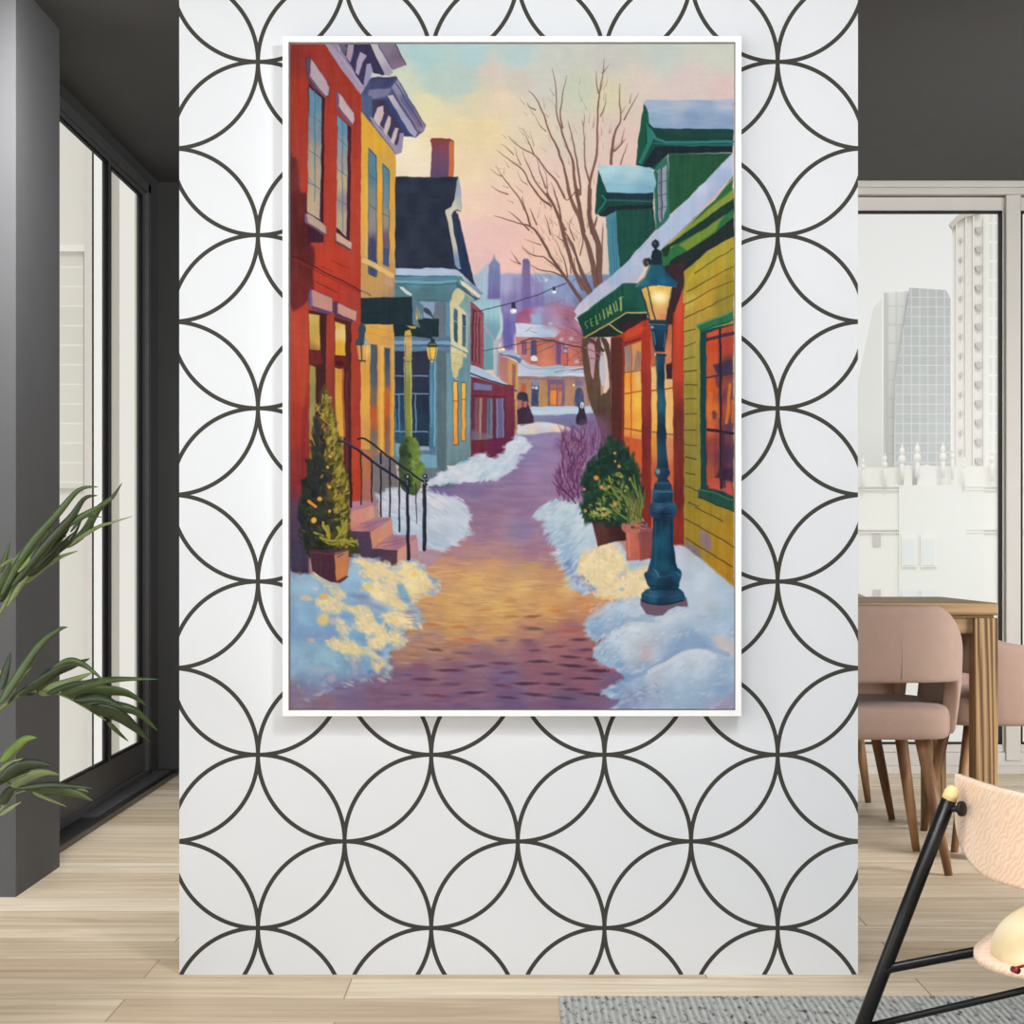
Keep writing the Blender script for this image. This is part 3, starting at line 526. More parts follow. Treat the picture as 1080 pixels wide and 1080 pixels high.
    poly(c3([(202,575),(248,590),(246,1080),(246,1560),(202,1580)]), ((330,390,(160,144,70)),(330,420,(140,134,80)),(330,440,(150,140,80)),(330,480,(190,140,50))), 0.7, 4)
    poly(c3([(386,262),(460,290),(458,505),(386,500)]), ((357,347,(220,190,110)),(360,352,(224,196,130)),(358,365,(220,160,40)),(356,342,(214,164,60))), 0.6, 4)
    poly(c3([(384,590),(440,600),(446,1080),(444,1250),(384,1230)]), ((355,395,(214,146,48)),(360,420,(212,156,50)),(356,460,(218,160,60)),(358,480,(190,140,90))), 0.8, 5)
    poly(c3([(205,462),(280,468),(300,560),(250,575),(205,572)]), (104,36,36), 0.8, 4); poly(c3([(384,503),(460,508),(470,590),(384,585)]), (104,32,30), 0.8, 4); poly(c3([(384,540),(450,545),(450,575),(384,570)]), (70,24,28), 0.9, 3)
    poly(c3([(326,215),(350,200),(380,250),(384,1080),(380,1500),(320,1300)]), ((348,350,(166,58,44)),(350,420,(140,50,42)),(350,480,(128,40,36))), 0.7, 4)
    line(c3([(440,600),(452,1080)]), 2.0, (164,90,50)); line(c3([(470,620),(468,1380)]), 2.4, (104,40,40))
    poly(smooth(c3([(150,900),(175,860),(195,700),(200,1080),(205,1500),(120,1600),(140,1080)]), 3), (140,44,42), 1.6, 5, al=0.7)
    poly(c4([(50,810),(130,800),(160,880),(200,1200),(200,1560),(50,1560)]), ((312,530,(92,60,84)),(312,560,(76,58,84)),(312,590,(64,56,82)),(320,600,(60,50,72))), 1.4, 4)
    poly(c4([(130,700),(200,680),(200,860),(60,860),(60,760)]), (128,40,48), 2.5, 4, al=0.7)
    # eaves of the red house
    poly(c1([(310,50),(400,50),(420,120),(500,200),(560,300),(630,400),(600,425),(570,420)]), (146,128,158), 0.6, 4)
    poly(c1([(400,50),(640,50),(740,280),(720,290),(660,275),(640,250),(620,380),(590,400),(545,330),(500,220),(440,130)]), (56,50,86), 0.6, 4)
    poly(c1([(310,60),(345,60),(480,210),(600,385),(625,300),(650,330),(600,425),(565,415),(430,250)]), (160,146,172), 0.5, 4); line(c1([(430,160),(560,340),(590,370)]), 1.6, (170,158,180))
    poly(c1([(415,55),(450,55),(470,100),(450,150),(425,120)]), (104,88,116), 0.7); poly(c1([(478,70),(518,70),(512,130),(495,200),(465,160)]), (166,146,170), 0.6, 4)
    poly(c1([(560,120),(610,150),(580,200),(555,290),(530,270),(540,190)]), (164,154,186), 0.6, 4); poly(c1([(612,210),(640,205),(655,260),(630,330),(600,400),(590,350)]), (150,146,182), 0.6, 4)
    poly(c1([(632,60),(680,60),(800,270),(775,290),(740,285)]), ((395,60,(190,184,188)),(412,75,(160,156,178))), 0.5, 4); poly(c1([(680,55),(820,55),(888,215),(800,255),(780,230)]), ((405,50,(128,118,140)),(420,60,(112,96,120)),(425,68,(140,112,136))), 0.5, 4); line(c1([(820,70),(890,215)]), 1.0, (84,56,84)); line(c1([(688,60),(790,240)]), 0.9, (90,84,110)); line(c1([(840,225),(888,215)]), 0.8, (150,110,130))

def paint_yellowhouse():
    yel = ((385,130,(222,166,52)),(395,150,(222,166,48)),(412,170,(206,160,70)),(385,200,(222,168,60)),(400,210,(232,160,36)),(414,230,(206,156,76)),(385,260,(206,160,86)),(400,250,(232,164,50)),(392,290,(196,146,80)),(405,300,(192,144,84)),(412,310,(160,130,100)),
        (386,345,(226,168,70)),(400,350,(214,164,90)),(386,390,(214,154,60)),(412,390,(216,158,70)),(400,420,(226,164,58)),(386,460,(206,146,66)),(410,460,(222,150,56)),(400,480,(206,160,70)))
    poly(c1([(572,545),(815,820),(822,900),(815,1080),(810,1680),(806,2800),(800,3070),(572,3020)]), yel, 0.5, 4)
    # cornice
    poly(c1([(575,420),(640,310),(690,300),(830,305),(1030,655),(1015,690),(960,735),(870,720),(860,840),(820,855),(575,550)]), (72,82,124), 0.5, 4)
    poly(c1([(640,320),(820,306),(790,370),(640,395)]), ((396,85,(70,72,112)),(410,92,(56,66,110))), 0.6, 3); line(c1([(650,312),(820,305)]), 1.6, (76,52,80)); poly(c1([(630,395),(790,385),(760,440),(650,460),(620,430)]), (120,116,152), 0.7, 4)
    poly(c1([(570,430),(650,440),(640,600),(580,550)]), (76,92,134), 0.6, 3)
    poly(c1([(655,460),(740,465),(800,540),(905,720),(870,720),(850,800),(820,800),(700,660),(650,600)]), (64,56,86), 0.6, 4)
    poly(c1([(740,460),(770,455),(960,720),(905,725)]), (46,68,120), 0.5, 3)
    poly(c1([(760,440),(800,430),(880,560),(975,700),(955,735),(920,700)]), ((413,103,(188,176,186)),(425,125,(158,154,180)),(436,140,(160,156,184))), 0.5, 3)
    poly(c1([(790,375),(835,320),(1030,655),(1010,695),(980,690),(880,530)]), ((415,92,(136,136,166)),(428,110,(92,96,138)),(440,130,(110,96,128)),(446,135,(140,132,164))), 0.5, 4); line(c1([(800,390),(990,690)]), 1.4, (140,116,146)); line(c1([(820,345),(1005,660)]), 0.9, (52,66,112)); line(c1([(850,350),(1028,650)]), 1.0, (90,88,122))
    line(c1([(640,590),(700,640),(820,800),(835,840)]), 1.6, (150,144,172)); poly(c1([(640,590),(820,790),(860,760),(870,800),(855,840),(825,855),(650,630)]), (150,138,166), 0.6, 3)
    for q in ([(690,520),(728,505),(735,560),(700,655),(660,600)], [(765,575),(785,590),(780,640),(752,720),(730,690),(740,640)], [(815,660),(838,665),(825,720),(805,785),(780,760)]):
        poly(c1(q), (200,180,184), 0.6, 4)
    poly(c1([(850,700),(880,700),(862,830),(845,845),(830,800)]), (146,136,170), 0.6, 3)
    # upper windows
    poly(c1([(622,805),(680,860),(682,1080),(678,1730),(622,1710),(620,1080)]), ((390,170,(84,128,150)),(395,185,(80,120,140)),(392,210,(120,130,130)),(392,235,(140,130,130)),(390,260,(90,80,110)),(394,270,(52,70,110))), 0.5, 4)
    poly(c1([(724,915),(770,965),(770,1650),(728,1630)]), ((404,180,(80,130,152)),(406,210,(100,130,150)),(405,230,(150,140,110)),(406,255,(110,84,110)),(406,275,(60,90,130))), 0.5, 4)
    for q in ([(624,815),(680,868),(682,1720)], [(726,920),(772,968),(771,1640)]): line(c1(q), 1.0, (40,80,110))
    line(c2([(622,170),(680,205)]), 1.0, (60,100,120)); line(c2([(726,235),(770,255)]), 1.0, (60,100,120)); line(c1([(624,1000),(680,1035)]), 0.9, (56,100,130)); line(c2([(638,30),(640,540)]), 0.8, (100,140,150), al=0.6); line(c1([(626,820),(622,1700)]), 0.8, (60,100,120)); line(c1([(726,930),(728,1630)]), 0.8, (56,96,120))
    poly(c2([(625,400),(660,420),(680,480),(680,582),(622,560)]), (66,70,104), 0.8, 4); poly(c2([(728,480),(768,490),(768,615),(728,600)]), (56,80,116), 0.8, 4)
    line(c2([(685,0),(684,570)]), 0.9, (190,140,60)); line(c2([(775,0),(775,620)]), 0.9, (190,140,70)); line(c2([(612,0),(612,540)]), 3.0, (226,176,90), al=0.6)
    poly(c2([(572,560),(600,552),(805,665),(805,690),(780,690),(575,580)]), (218,180,110), 0.6, 3); line(c2([(575,590),(740,670)]), 0.6, (170,124,80))
    poly(c2([(740,690),(800,700),(800,760),(730,730)]), (190,146,120), 1.6, 3)
    # doorway strips
    poly(c3([(636,420),(690,430),(690,1080),(690,1300),(636,1290)]), ((394,380,(72,84,100)),(394,400,(84,92,104)),(394,420,(120,100,84)),(394,436,(190,84,44)),(394,445,(180,90,50)),(394,460,(120,104,90)),(394,480,(120,110,90))), 0.8, 5)
    poly(c3([(738,445),(780,450),(778,1080),(776,1290),(736,1280)]), ((407,375,(56,74,100)),(407,400,(84,92,104)),(407,415,(186,100,54)),(407,430,(196,84,44)),(407,450,(140,84,60)),(407,470,(140,100,80))), 0.8, 5)
    line(c3([(690,440),(690,1270)]), 1.1, (196,138,50)); line(c3([(784,450),(782,1290)]), 1.2, (196,138,60)); line(c3([(720,440),(716,1270)]), 3, (236,178,80), al=0.7)
    poly(c3([(600,285),(800,288),(806,440),(640,420),(610,380)]), ((400,348,(222,164,70)),(410,358,(206,150,80))), 0.7, 4); line(c3([(620,340),(800,395)]), 0.6, (170,120,60)); line(c3([(640,300),(790,330)]), 0.6, (176,126,60))
    poly(c4([(640,500),(820,560),(820,620),(840,780),(660,850),(570,865),(570,500)]), ((385,500,(180,90,60)),(384,520,(196,110,80)),(395,500,(130,110,90)),(410,505,(104,100,100)),(400,520,(124,110,110))), 1.2, 6)
    poly(c4([(500,500),(565,500),(565,865),(505,868)]), (182,58,32), 0.6, 5)
    poly(c4([(660,530),(800,560),(830,780),(770,790),(660,840)]), (112,106,112), 1.2, 5)
    poly(c4([(570,520),(640,520),(640,860),(570,865)]), ((385,490,(176,110,70)),(388,520,(170,100,90))), 1.0, 5)
    # hanging sign
    poly(c3([(566,92),(935,88),(940,282),(930,284),(568,280)]), (28,46,54), 0.5, 3)
    poly(c3([(935,88),(1020,150),(1018,315),(940,282)]), (88,118,140), 0.5, 3)
    poly(c3([(845,15),(870,20),(935,72),(925,82),(900,72),(850,30)]), (206,208,206), 0.5, 3)
    for q in ([(968,160),(962,190),(970,245)], [(962,205),(985,215)], [(990,195),(985,250),(1000,260),(1004,210)], [(975,180),(978,230)]): line(c3(q), 0.7, (206,184,70))
    line(c3([(968,225),(972,245)]), 1.2, (226,196,70))
    poly(c3([(890,290),(970,295),(960,312),(930,310)]), (196,160,60), 0.7, 3)
    poly(c3([(800,285),(890,285),(880,360),(806,340)]), (26,44,50), 0.6, 3); poly(c3([(975,245),(1080,245),(1080,385),(940,370),(930,320),(1000,318)]), (28,48,54), 0.6, 3)
    line(c2([(570,780),(640,820)]), 1.6, (70,90,90), al=0.6)
    # green post
    poly(c3([(882,330),(920,318),(932,360),(930,520),(934,600),(934,1080),(932,1400),(888,1400),(884,1080),(876,600),(880,520),(876,400)]), ((430,355,(196,170,90)),(432,370,(190,160,100)),(430,385,(150,150,90)),(430,410,(128,130,66)),(432,440,(136,140,66)),(431,465,(120,130,50))), 0.5, 5)
    line(c3([(925,400),(932,1380)]), 0.9, (196,190,100)); line(c3([(886,430),(890,1380)]), 0.8, (96,104,70)); line(c3([(876,520),(934,525)]), 1.8, (176,150,60)); line(c3([(880,545),(930,548)]), 1.0, (90,110,100)); line(c3([(880,365),(928,362)]), 0.9, (110,84,60)); poly(c3([(882,335),(920,320),(932,355),(880,360)]), (206,170,70), 0.6)
    dabs(c3([(885,370),(925,370),(925,500),(885,500)]), 14, [(216,180,120),(150,110,90),(206,150,90)], 2.5, 1.5, 0, 60, 0.6, 8)
    # wall lamps
    poly(c3([(540,430),(635,425),(625,545),(545,540)]), ((380,370,(214,134,60)),(386,370,(222,186,110)),(384,378,(206,150,80))), 0.7, 3)
    poly(c3([(560,285),(575,268),(600,290),(606,325),(600,350),(600,380),(636,425),(530,430),(530,400),(555,370),(545,320)]), (48,72,86), 0.6, 3); poly(c3([(600,380),(640,425),(590,432)]), (160,170,150), 0.8)
    line(c3([(574,420),(574,540)]), 1.2, (60,40,44)); line(c3([(545,540),(598,545)]), 1.6, (44,52,66)); line(c3([(612,430),(610,530)]), 0.7, (236,206,140)); line(c3([(540,435),(548,535)]), 0.9, (110,60,50))
    poly(c8([(358,860),(460,865),(440,985),(380,980)]), ((455,368,(226,190,70)),(457,375,(240,200,110)),(452,378,(206,150,60))), 0.6, 3); poly(c8([(355,850),(380,815),(440,815),(468,858),(440,868),(370,866)]), (50,62,56), 0.6, 3); poly(c8(R_(395,780,435,820)), (34,44,50), 0.7); line(c8([(384,870),(400,985)]), 0.8, (120,90,50)); line(c8([(446,870),(432,985)]), 0.8, (90,80,50)); line(c8([(385,990),(430,990)]), 1.2, (90,80,56)); blob(*c8([(408,1000)])[0], 1.6, 1.3, (190,180,110)); line(c8([(388,838),(445,835)]), 0.8, (160,150,80))
def paint_snow_left():
    # far snow bank beside the shops
    P = smooth(d3([(-330,950),(-260,930),(-180,880),(0,800),(60,760),(130,742),(220,775),(290,720),(296,660),(340,640),(380,612),(420,625),(470,670),(440,700),(400,720),(370,790),(340,850),(240,900),(120,925),(0,930),(-120,940),(-300,960)]), 4)
    poly(P, ((550,465,(196,206,224)),(540,475,(206,214,226)),(548,480,(176,186,212)),(520,490,(190,206,218)),(500,492,(206,214,222)),(535,495,(166,188,210)),(510,505,(160,190,206)),(470,505,(196,204,216)),(490,500,(206,210,218)),(450,510,(186,192,210)),(530,482,(198,210,224))), 1.0, 6, 'n')
    dabs(P, 130, [(218,224,230),(166,190,212),(200,208,224),(186,204,220)], 8, 3, -30, 35, 0.5, 31)
    fluff(P, [(206,214,226),(196,206,222),(176,190,214)], 90, 7, 3.4, -10, 40, .8, 131, 1.2)
    # mid snow bank behind the railing
    P = smooth(FF([(400,525),(416,517),(452,520),(480,526),(494,540),(493,556),(488,568),(470,578),(452,582),(430,586),(412,572),(404,556)]), 4)
    poly(P, ((410,530,(190,190,208)),(430,530,(196,200,214)),(460,530,(208,206,212)),(480,535,(190,200,216)),(420,555,(166,192,212)),(450,550,(190,204,220)),(480,560,(186,200,218)),(460,572,(176,190,212)),(440,580,(180,180,206)),(445,540,(180,196,212))), 1.2, 6, 'n')
    dabs(P, 240, [(216,222,230),(156,178,204),(206,208,222),(178,198,216),(190,190,208)], 11, 1.8, 32, 18, 0.55, 32)
    fluff([a for a in P if a[0] > 440 or a[1] < 530], [(204,210,222),(190,200,218),(170,186,210)], 90, 9, 2.6, 25, 25, .8, 132, 2.2)

def paint_steps():
    poly(e7([(150,600),(290,598),(305,640),(300,710),(420,715),(435,830),(430,850),(600,840),(615,1000),(470,1060),(280,1000),(120,1000),(125,660)]), (176,116,118), 0.5, 4)
    poly(e7([(150,600),(290,600),(300,620),(130,680)]), (176,120,140), 0.6, 4, 'h'); poly(e7([(126,680),(295,625),(305,710),(160,790),(128,790)]), ((375,545,(206,134,122)),(392,540,(206,146,130)),(372,555,(200,120,104))), 0.6, 4)
    poly(e7([(300,712),(425,718),(280,815),(150,805),(200,770)]), ((390,555,(160,110,132)),(400,552,(170,120,140)),(380,558,(186,120,120))), 0.6, 6, 'h'); poly(e7([(425,725),(430,830),(290,935),(278,820)]), ((410,555,(206,140,120)),(395,570,(206,136,104))), 0.6, 4)
    poly(e7([(430,835),(600,842),(465,945),(310,935)]), ((420,572,(160,110,136)),(430,568,(186,130,140)),(405,576,(190,130,130))), 0.6, 6, 'h'); poly(e7([(600,845),(535,1015),(540,900),(465,948),(468,1060),(540,1015)]), (208,142,124), 0.6, 4); poly(e7([(545,890),(608,860),(612,960),(600,1000),(550,1010)]), (186,136,140), 0.7, 4)
    poly(e7([(110,805),(270,815),(285,935),(465,950),(465,1060),(400,1060),(300,1010),(110,1000)]), ((375,570,(76,56,82)),(400,590,(74,54,78)),(414,590,(84,56,74))), 0.6, 4)
    for q in ([(200,760),(400,728)], [(330,905),(540,862)], [(360,925),(520,890)], [(220,785),(330,745)]): line(e7(q), 1.2, (136,92,118), al=0.7)
    poly(e7([(600,960),(680,940),(800,960),(700,1060),(610,1060)]), (176,140,156), 1.5, 6, 'h')

def paint_shrub_post():
    P = smooth(d1([(160,815),(215,820),(265,850),(280,890),(275,930),(300,960),(290,1040),(330,1080),(335,1150),(300,1190),(310,1260),(270,1350),(220,1370),(130,1320),(95,1230),(90,1100),(100,980),(95,920),(120,870)]), 3)
    poly(P, ((425,470,(56,76,44)),(425,490,(50,70,44)),(430,510,(44,62,44)),(436,470,(110,134,56)),(440,490,(120,150,60)),(442,505,(110,140,56)),(430,522,(60,80,44))), 0.9, 6, 'n')
    dabs(d1([(215,820),(265,850),(280,890),(300,960),(290,1040),(335,1090),(300,1190),(310,1260),(230,1330),(215,1000)]), 60, [(134,160,66),(96,122,50),(110,140,56),(74,100,46)], 4.5, 3.6, 60, 50, 0.7, 41)
    dabs(d1([(120,880),(200,830),(205,1000),(220,1300),(130,1300),(95,1200),(100,1000)]), 40, [(40,58,40),(60,80,48),(34,50,42)], 5, 4, 60, 50, 0.6, 42)

def paint_railing():
    dk = (34,30,46)
    for (u0, v0, v1, w) in [(205,240,622,1.4),(280,310,600,1.7),(346,250,330,1.9),(346,360,705,1.7),(410,300,415,1.8),(410,420,708,1.7),(478,460,815,1.7)]:
        line(e7([(u0,v0),(u0+3,v1)]), w, dk)
    line(e7([(597,470),(600,650),(604,755)]), 1.4, (60,50,62), w2=0.8)
    line(e7([(130,200),(132,420),(136,640)]), 2.6, (50,24,36))
    line(e7([(50,170),(100,180),(170,225),(280,310),(420,405),(540,490)]), 2.6, (40,32,52), sm=4); line(e7([(60,166),(110,178),(180,222)]), 1.0, (96,64,110))
    line(e7([(180,153),(230,150),(290,190),(350,240),(480,340),(645,455)]), 1.9, (36,32,46), sm=4)
    line(e7([(536,480),(540,700),(544,1010)]), 3.4, (30,30,46), w2=3.4); line(e7([(532,500),(536,1000)]), 0.7, (80,86,110), al=0.7)
    line(e7([(660,470),(660,700),(658,940)]), 3.9, (34,34,50), w2=4.3); line(e7([(655,480),(653,900)]), 0.7, (90,96,116), al=0.6)
    for (u, v) in [(540,470),(662,465)]:
        line(e7([(u-12,v-10),(u+12,v-14)]), 2.2, dk); line(e7([(u-14,v+16),(u+14,v+12)]), 2.0, dk)
        blob(*e7([(u,v-46)])[0], 2.3, 2.6, dk); blob(*e7([(u-2,v-48)])[0], 0.9, 1.2, (176,176,180)); line(e7([(u-6,v-20),(u-4,v+10)]), 1.0, (120,130,140))

def paint_conifer():
    P = c4([(310,30),(330,90),(350,140),(365,200),(385,280),(400,380),(430,450),(425,560),(455,640),(480,700),(498,770),(490,860),(495,940),(485,1040),(560,1230),(480,1260),(200,1270),(170,1200),(150,1120),(160,1040),(120,960),(130,860),(150,800),(140,720),(200,690),(185,600),(220,560),(205,480),(240,440),(212,385),(260,370),(245,300),(275,240),(248,180),(285,160),(280,100)])
    poly(P, ((345,420,(80,70,40)),(335,450,(84,64,40)),(330,480,(44,46,40)),(325,510,(36,42,38)),(320,545,(30,38,32)),(340,545,(52,60,34)),(350,430,(120,110,40)),(355,480,(120,108,40)),(362,520,(110,96,36)),(350,560,(70,70,36)),(330,575,(32,42,30))), 1.6, 8, 'n')
    lit = c4([(310,90),(340,110),(360,200),(385,280),(400,380),(430,450),(425,560),(455,640),(495,770),(480,1040),(470,1200),(330,1180),(420,1060),(330,960),(380,860),(350,760),(380,640),(310,560),(300,480),(280,400),(330,340),(290,260)])
    dabs(lit, 150, [(70,62,36),(56,54,38),(96,84,40)], 9, 4.2, 110, 50, 0.85, 151); dabs(lit, 190, [(150,136,44),(174,150,52),(122,112,40),(196,160,56),(104,96,38),(140,120,36),(186,166,60)], 6.4, 2.6, 125, 45, 0.9, 51)
    dark = c4([(250,180),(290,400),(320,560),(360,640),(360,780),(330,860),(400,980),(330,1100),(200,1240),(150,1120),(130,960),(150,800),(200,690),(190,600),(220,560)])
    dabs(dark, 150, [(36,44,42),(46,50,46),(28,36,36),(44,38,46),(40,50,44)], 10, 4.6, 60, 50, 0.9, 52); dabs(dark, 60, [(72,68,44),(56,60,44),(90,76,50)], 5, 2.0, 60, 50, 0.7, 152)
    rs = np.random.RandomState(9)
    for i in range(90):   # spiky silhouette
        t = rs.uniform(0, 1); y = 415+t*160
        half = 3+t*23 if t < .9 else 26
        sd = rs.choice([-1, 1]); cx = 344-t*4
        x = cx+sd*half*rs.uniform(.75, 1.0); c = (150,136,50) if sd > 0 else (44,50,40)
        line([(x, y), (x+sd*rs.uniform(1, 4), y-rs.uniform(2, 6))], 2.2, c, w2=0.4)
    for (u, v, L, c) in [(290,690,20,(150,120,60)),(330,750,18,(160,120,60)),(262,210,30,(180,150,60)),(300,330,24,(190,110,50)),(330,160,22,(150,130,50)),(325,80,20,(120,100,50))]:
        x, y = c4([(u, v)])[0]; blob(x, y, L/9, 1.0, c, -60, 0.5)
    for (a, b, c2_, d) in [(250,180,285,250),(300,110,290,180),(285,270,340,320),(210,380,240,470)]: line(c4([(a,b),(c2_,d)]), 1.6, (170,140,54), w2=0.8)
    # ornaments and low lit sprays
    for (u, v, r) in [(278,852,2.4),(342,768,2.0),(232,1006,2.6),(334,625,1.5),(346,940,1.6),(350,550,1.4),(300,1020,1.2)]: blob(*c4([(u,v)])[0], r, r*1.05, (226,160,56))
    line(c4([(195,870),(245,905)]), 3.0, (222,140,50)); blob(*c5([(235,60)])[0], 2.7, 2.9, (232,176,60))
    for q in ([(300,95),(330,150),(350,190)], [(330,100),(350,160)], [(240,150),(300,170),(360,200)], [(280,185),(370,205),(460,190)], [(400,110),(440,160),(400,200)], [(470,60),(420,150),(380,205)], [(470,90),(430,170)], [(440,200),(500,210),(545,205)], [(470,215),(520,240)], [(500,190),(530,220)], [(300,200),(360,230),(430,215)]):
        line(c5(q), 2.8, (146,140,46), w2=1.6, sm=3)
    line(c5([(300,92),(350,180)]), 3.4, (166,152,54), w2=2); line(c5([(540,200),(548,235)]), 1.6, (150,140,50))
    dabs(c5([(150,30),(480,20),(480,280),(200,270),(150,150)]), 60, [(26,36,30),(40,50,34),(104,104,40),(36,44,30)], 6, 2.5, 30, 60, 0.6, 53)
    for q in ([(300,95),(330,150),(350,190)], [(280,185),(370,205),(460,190)], [(470,60),(420,150),(380,205)], [(400,110),(430,170)], [(440,200),(500,210),(545,205)]): line(c5(q), 2.2, (158,150,50), w2=1.2, sm=3)
    blob(*c5([(340,165)])[0], 2.2, 1.6, (206,130,50))
    # its pot
    poly(c5([(205,270),(485,262),(478,330),(470,470),(410,505),(350,500),(225,420)]), (74,44,58), 0.6, 4)
    poly(c5([(376,300),(485,270),(476,340),(472,455),(395,495)]), ((362,585,(190,120,84)),(360,600,(206,124,72))), 0.6, 4); poly(c5([(378,290),(484,266),(480,290),(400,320)]), (170,120,96), 0.7, 3); line(c5([(215,285),(385,300),(480,270)]), 1.3, (100,60,66)); line(c5([(392,490),(420,505),(476,465)]), 1.2, (100,50,50)); line(c5([(400,320),(440,300)]), 1.0, (90,56,60))

def paint_snow_front():
    P = smooth(FF([(300,612),(312,607),(330,606),(344,613),(356,616),(366,602),(372,588),(384,590),(398,591),(412,600),(420,598),(432,591),(444,598),(454,610),(462,622),(452,628),(438,632),(444,650),(440,656),(428,662),(426,680),(412,686),(410,698),(410,712),(400,716),(380,718),(360,724),(345,728),(330,736),(300,745)]), 4)
    poly(P, ((312,625,(146,180,208)),(330,615,(150,184,210)),(325,650,(136,176,210)),(312,670,(124,160,200)),(340,668,(112,156,200)),(312,700,(140,176,206)),(330,690,(138,178,206)),(350,700,(136,180,206)),(370,620,(140,180,210)),(380,640,(130,164,200)),(395,670,(120,166,206)),(370,680,(130,176,206)),(385,710,(136,166,204)),(350,720,(136,150,190)),(310,730,(130,130,170)),(400,620,(190,196,190)),(425,620,(170,190,196))), 1.4, 7, 'n')
    poly(smooth(FF([(300,722),(330,724),(370,716),(410,708),(430,715),(400,760),(300,760)]), 3), ((312,735,(140,116,140)),(340,740,(140,110,130)),(370,730,(124,108,148)),(400,735,(130,96,124)),(330,727,(130,130,168))), 4, 6, 'h', al=0.85)
    cream = [(236,214,158),(240,220,170),(228,200,140),(242,226,184),(220,190,140)]
    def lit(pts, seed, n=40, base=(234,212,160)):
        Q = smooth(pts, 4); poly(Q, base, 1.6, 8, 'n'); dabs(Q, n, cream, 5, 2.4, 30, 60, 0.6, seed); fluff(Q, cream[:3]+[(206,196,166)], 46, 6, 3, 30, 60, .75, seed+500, 2.2); fluff(Q, [(150,178,200),(170,180,190)], 14, 6, 2, 30, 60, .6, seed+600, 3)
    lit(c5([(540,350),(580,330),(690,350),(760,370),(820,420),(840,460),(800,475),(700,450),(620,455),(550,430),(600,400)]), 61)
    lit(c5([(640,540),(600,550),(595,520),(650,520),(760,480),(840,500),(800,580),(860,630),(895,690),(880,720),(820,700),(760,640),(700,630),(640,590)]), 62)
    lit(c5([(820,400),(850,360),(920,345),(980,360),(1030,430),(1080,490),(1120,540),(1080,600),(1000,600),(940,630),(900,560),(850,500)]), 63, 70)
    lit(c5([(640,460),(760,490),(830,470),(840,540),(790,560),(700,520)]), 64, 20, (214,196,170))
    lit(c5([(480,690),(540,670),(620,690),(660,740),(680,790),(740,820),(755,880),(740,950),(690,980),(620,940),(610,870),(520,820),(540,760)]), 65, 80)
    lit(c5([(770,880),(810,850),(860,870),(890,930),(850,950),(790,930)]), 66, 16)
    lit(c5([(730,740),(800,715),(900,740),(980,800),(960,830),(880,820),(780,800)]), 67, 26)
    lit(c5([(255,630),(300,600),(380,620),(460,670),(420,700),(380,725),(320,700),(280,670)]), 68, 24, (216,204,164))
    lit(c5([(340,930),(390,900),(470,930),(545,950),(555,1010),(500,1040),(430,1000),(370,970)]), 69, 30)
    lit(c5([(545,1000),(620,980),(680,1020),(740,1080),(770,1120),(700,1130),(640,1060),(560,1050)]), 70, 30)
    lit(c5([(250,440),(300,450),(380,510),(430,570),(440,600),(390,590),(310,520)]), 71, 18, (200,190,160))
    lit(c5([(400,770),(440,790),(470,850),(440,880),(420,840)]), 72, 8, (196,190,176))
    for (u, v, rx, ry, c) in [(305,600,4,3.4,(230,182,84)),(180,615,6.5,3,(206,190,160)),(300,765,6.2,7,(226,196,126)),(620,535,3.4,3,(232,206,110)),(215,915,4,2.4,(196,176,160)),(950,440,3,3,(240,210,110)),(370,780,4,4,(180,180,180)),(245,548,3,2,(190,200,200))]:
        blob(*c5([(u,v)])[0], rx, ry, c, 10, 0.35)
    poly(smooth(c5([(830,520),(870,510),(900,580),(930,640),(880,640),(840,580)]), 3), (120,170,196), 1.6, 5)
    for (u, v, rx, ry, c, a) in [(560,600,9,3,(92,124,172),10),(600,640,8,3,(150,150,180),25),(700,680,8,2.5,(120,150,180),20),(460,740,8,4,(110,156,204),0),(560,900,8,5,(104,156,204),20),(220,850,20,5,(120,160,204),5),(300,880,14,3,(130,150,190),0),(650,880,3,3,(140,170,200),0),(700,1000,4,2.4,(100,126,176),20),(500,1040,6,3,(120,150,190),20)]:
        blob(*c5([(u,v)])[0], rx, ry, c, a, 0.7, 0.75)
    for (u, v, rx, ry, c, a) in [(600,650,8,7,(112,166,206),0),(330,620,10,6,(150,190,206),0),(365,780,4,3.5,(190,160,176),0),(640,735,4,2.5,(80,130,176),0),(730,720,4,4,(80,130,186),0),(560,760,8,3,(130,140,180),0),(280,720,10,4,(160,176,196),0),(690,680,6,6,(236,206,144),40),(530,700,2.5,8,(176,176,176),0),(520,650,4,5,(196,190,176),0)]:
        blob(*c6([(u,v)])[0], rx, ry, c, a, 0.6, 0.75)
    fluff(P, [(146,176,206),(160,184,208),(196,196,186),(130,150,190)], 120, 8, 3, 10, 40, .7, 178, 2.4)
    dabs(FF([(308,690),(400,690),(405,712),(360,722),(308,735)]), 60, [(140,184,206),(124,150,190),(150,190,204),(134,134,170)], 5, 4, 60, 40, 0.4, 73)
    dabs(FF([(308,612),(370,612),(400,650),(340,700),(308,700)]), 60, [(150,186,212),(124,166,204),(140,180,210)], 8, 4, 30, 40, 0.3, 74)
    dabs(FF([(425,630),(470,615),(470,700),(410,700),(430,680)]), 50, [(170,140,130),(160,130,140),(206,160,106),(140,120,150)], 14, 1.8, 4, 8, 0.55, 75)

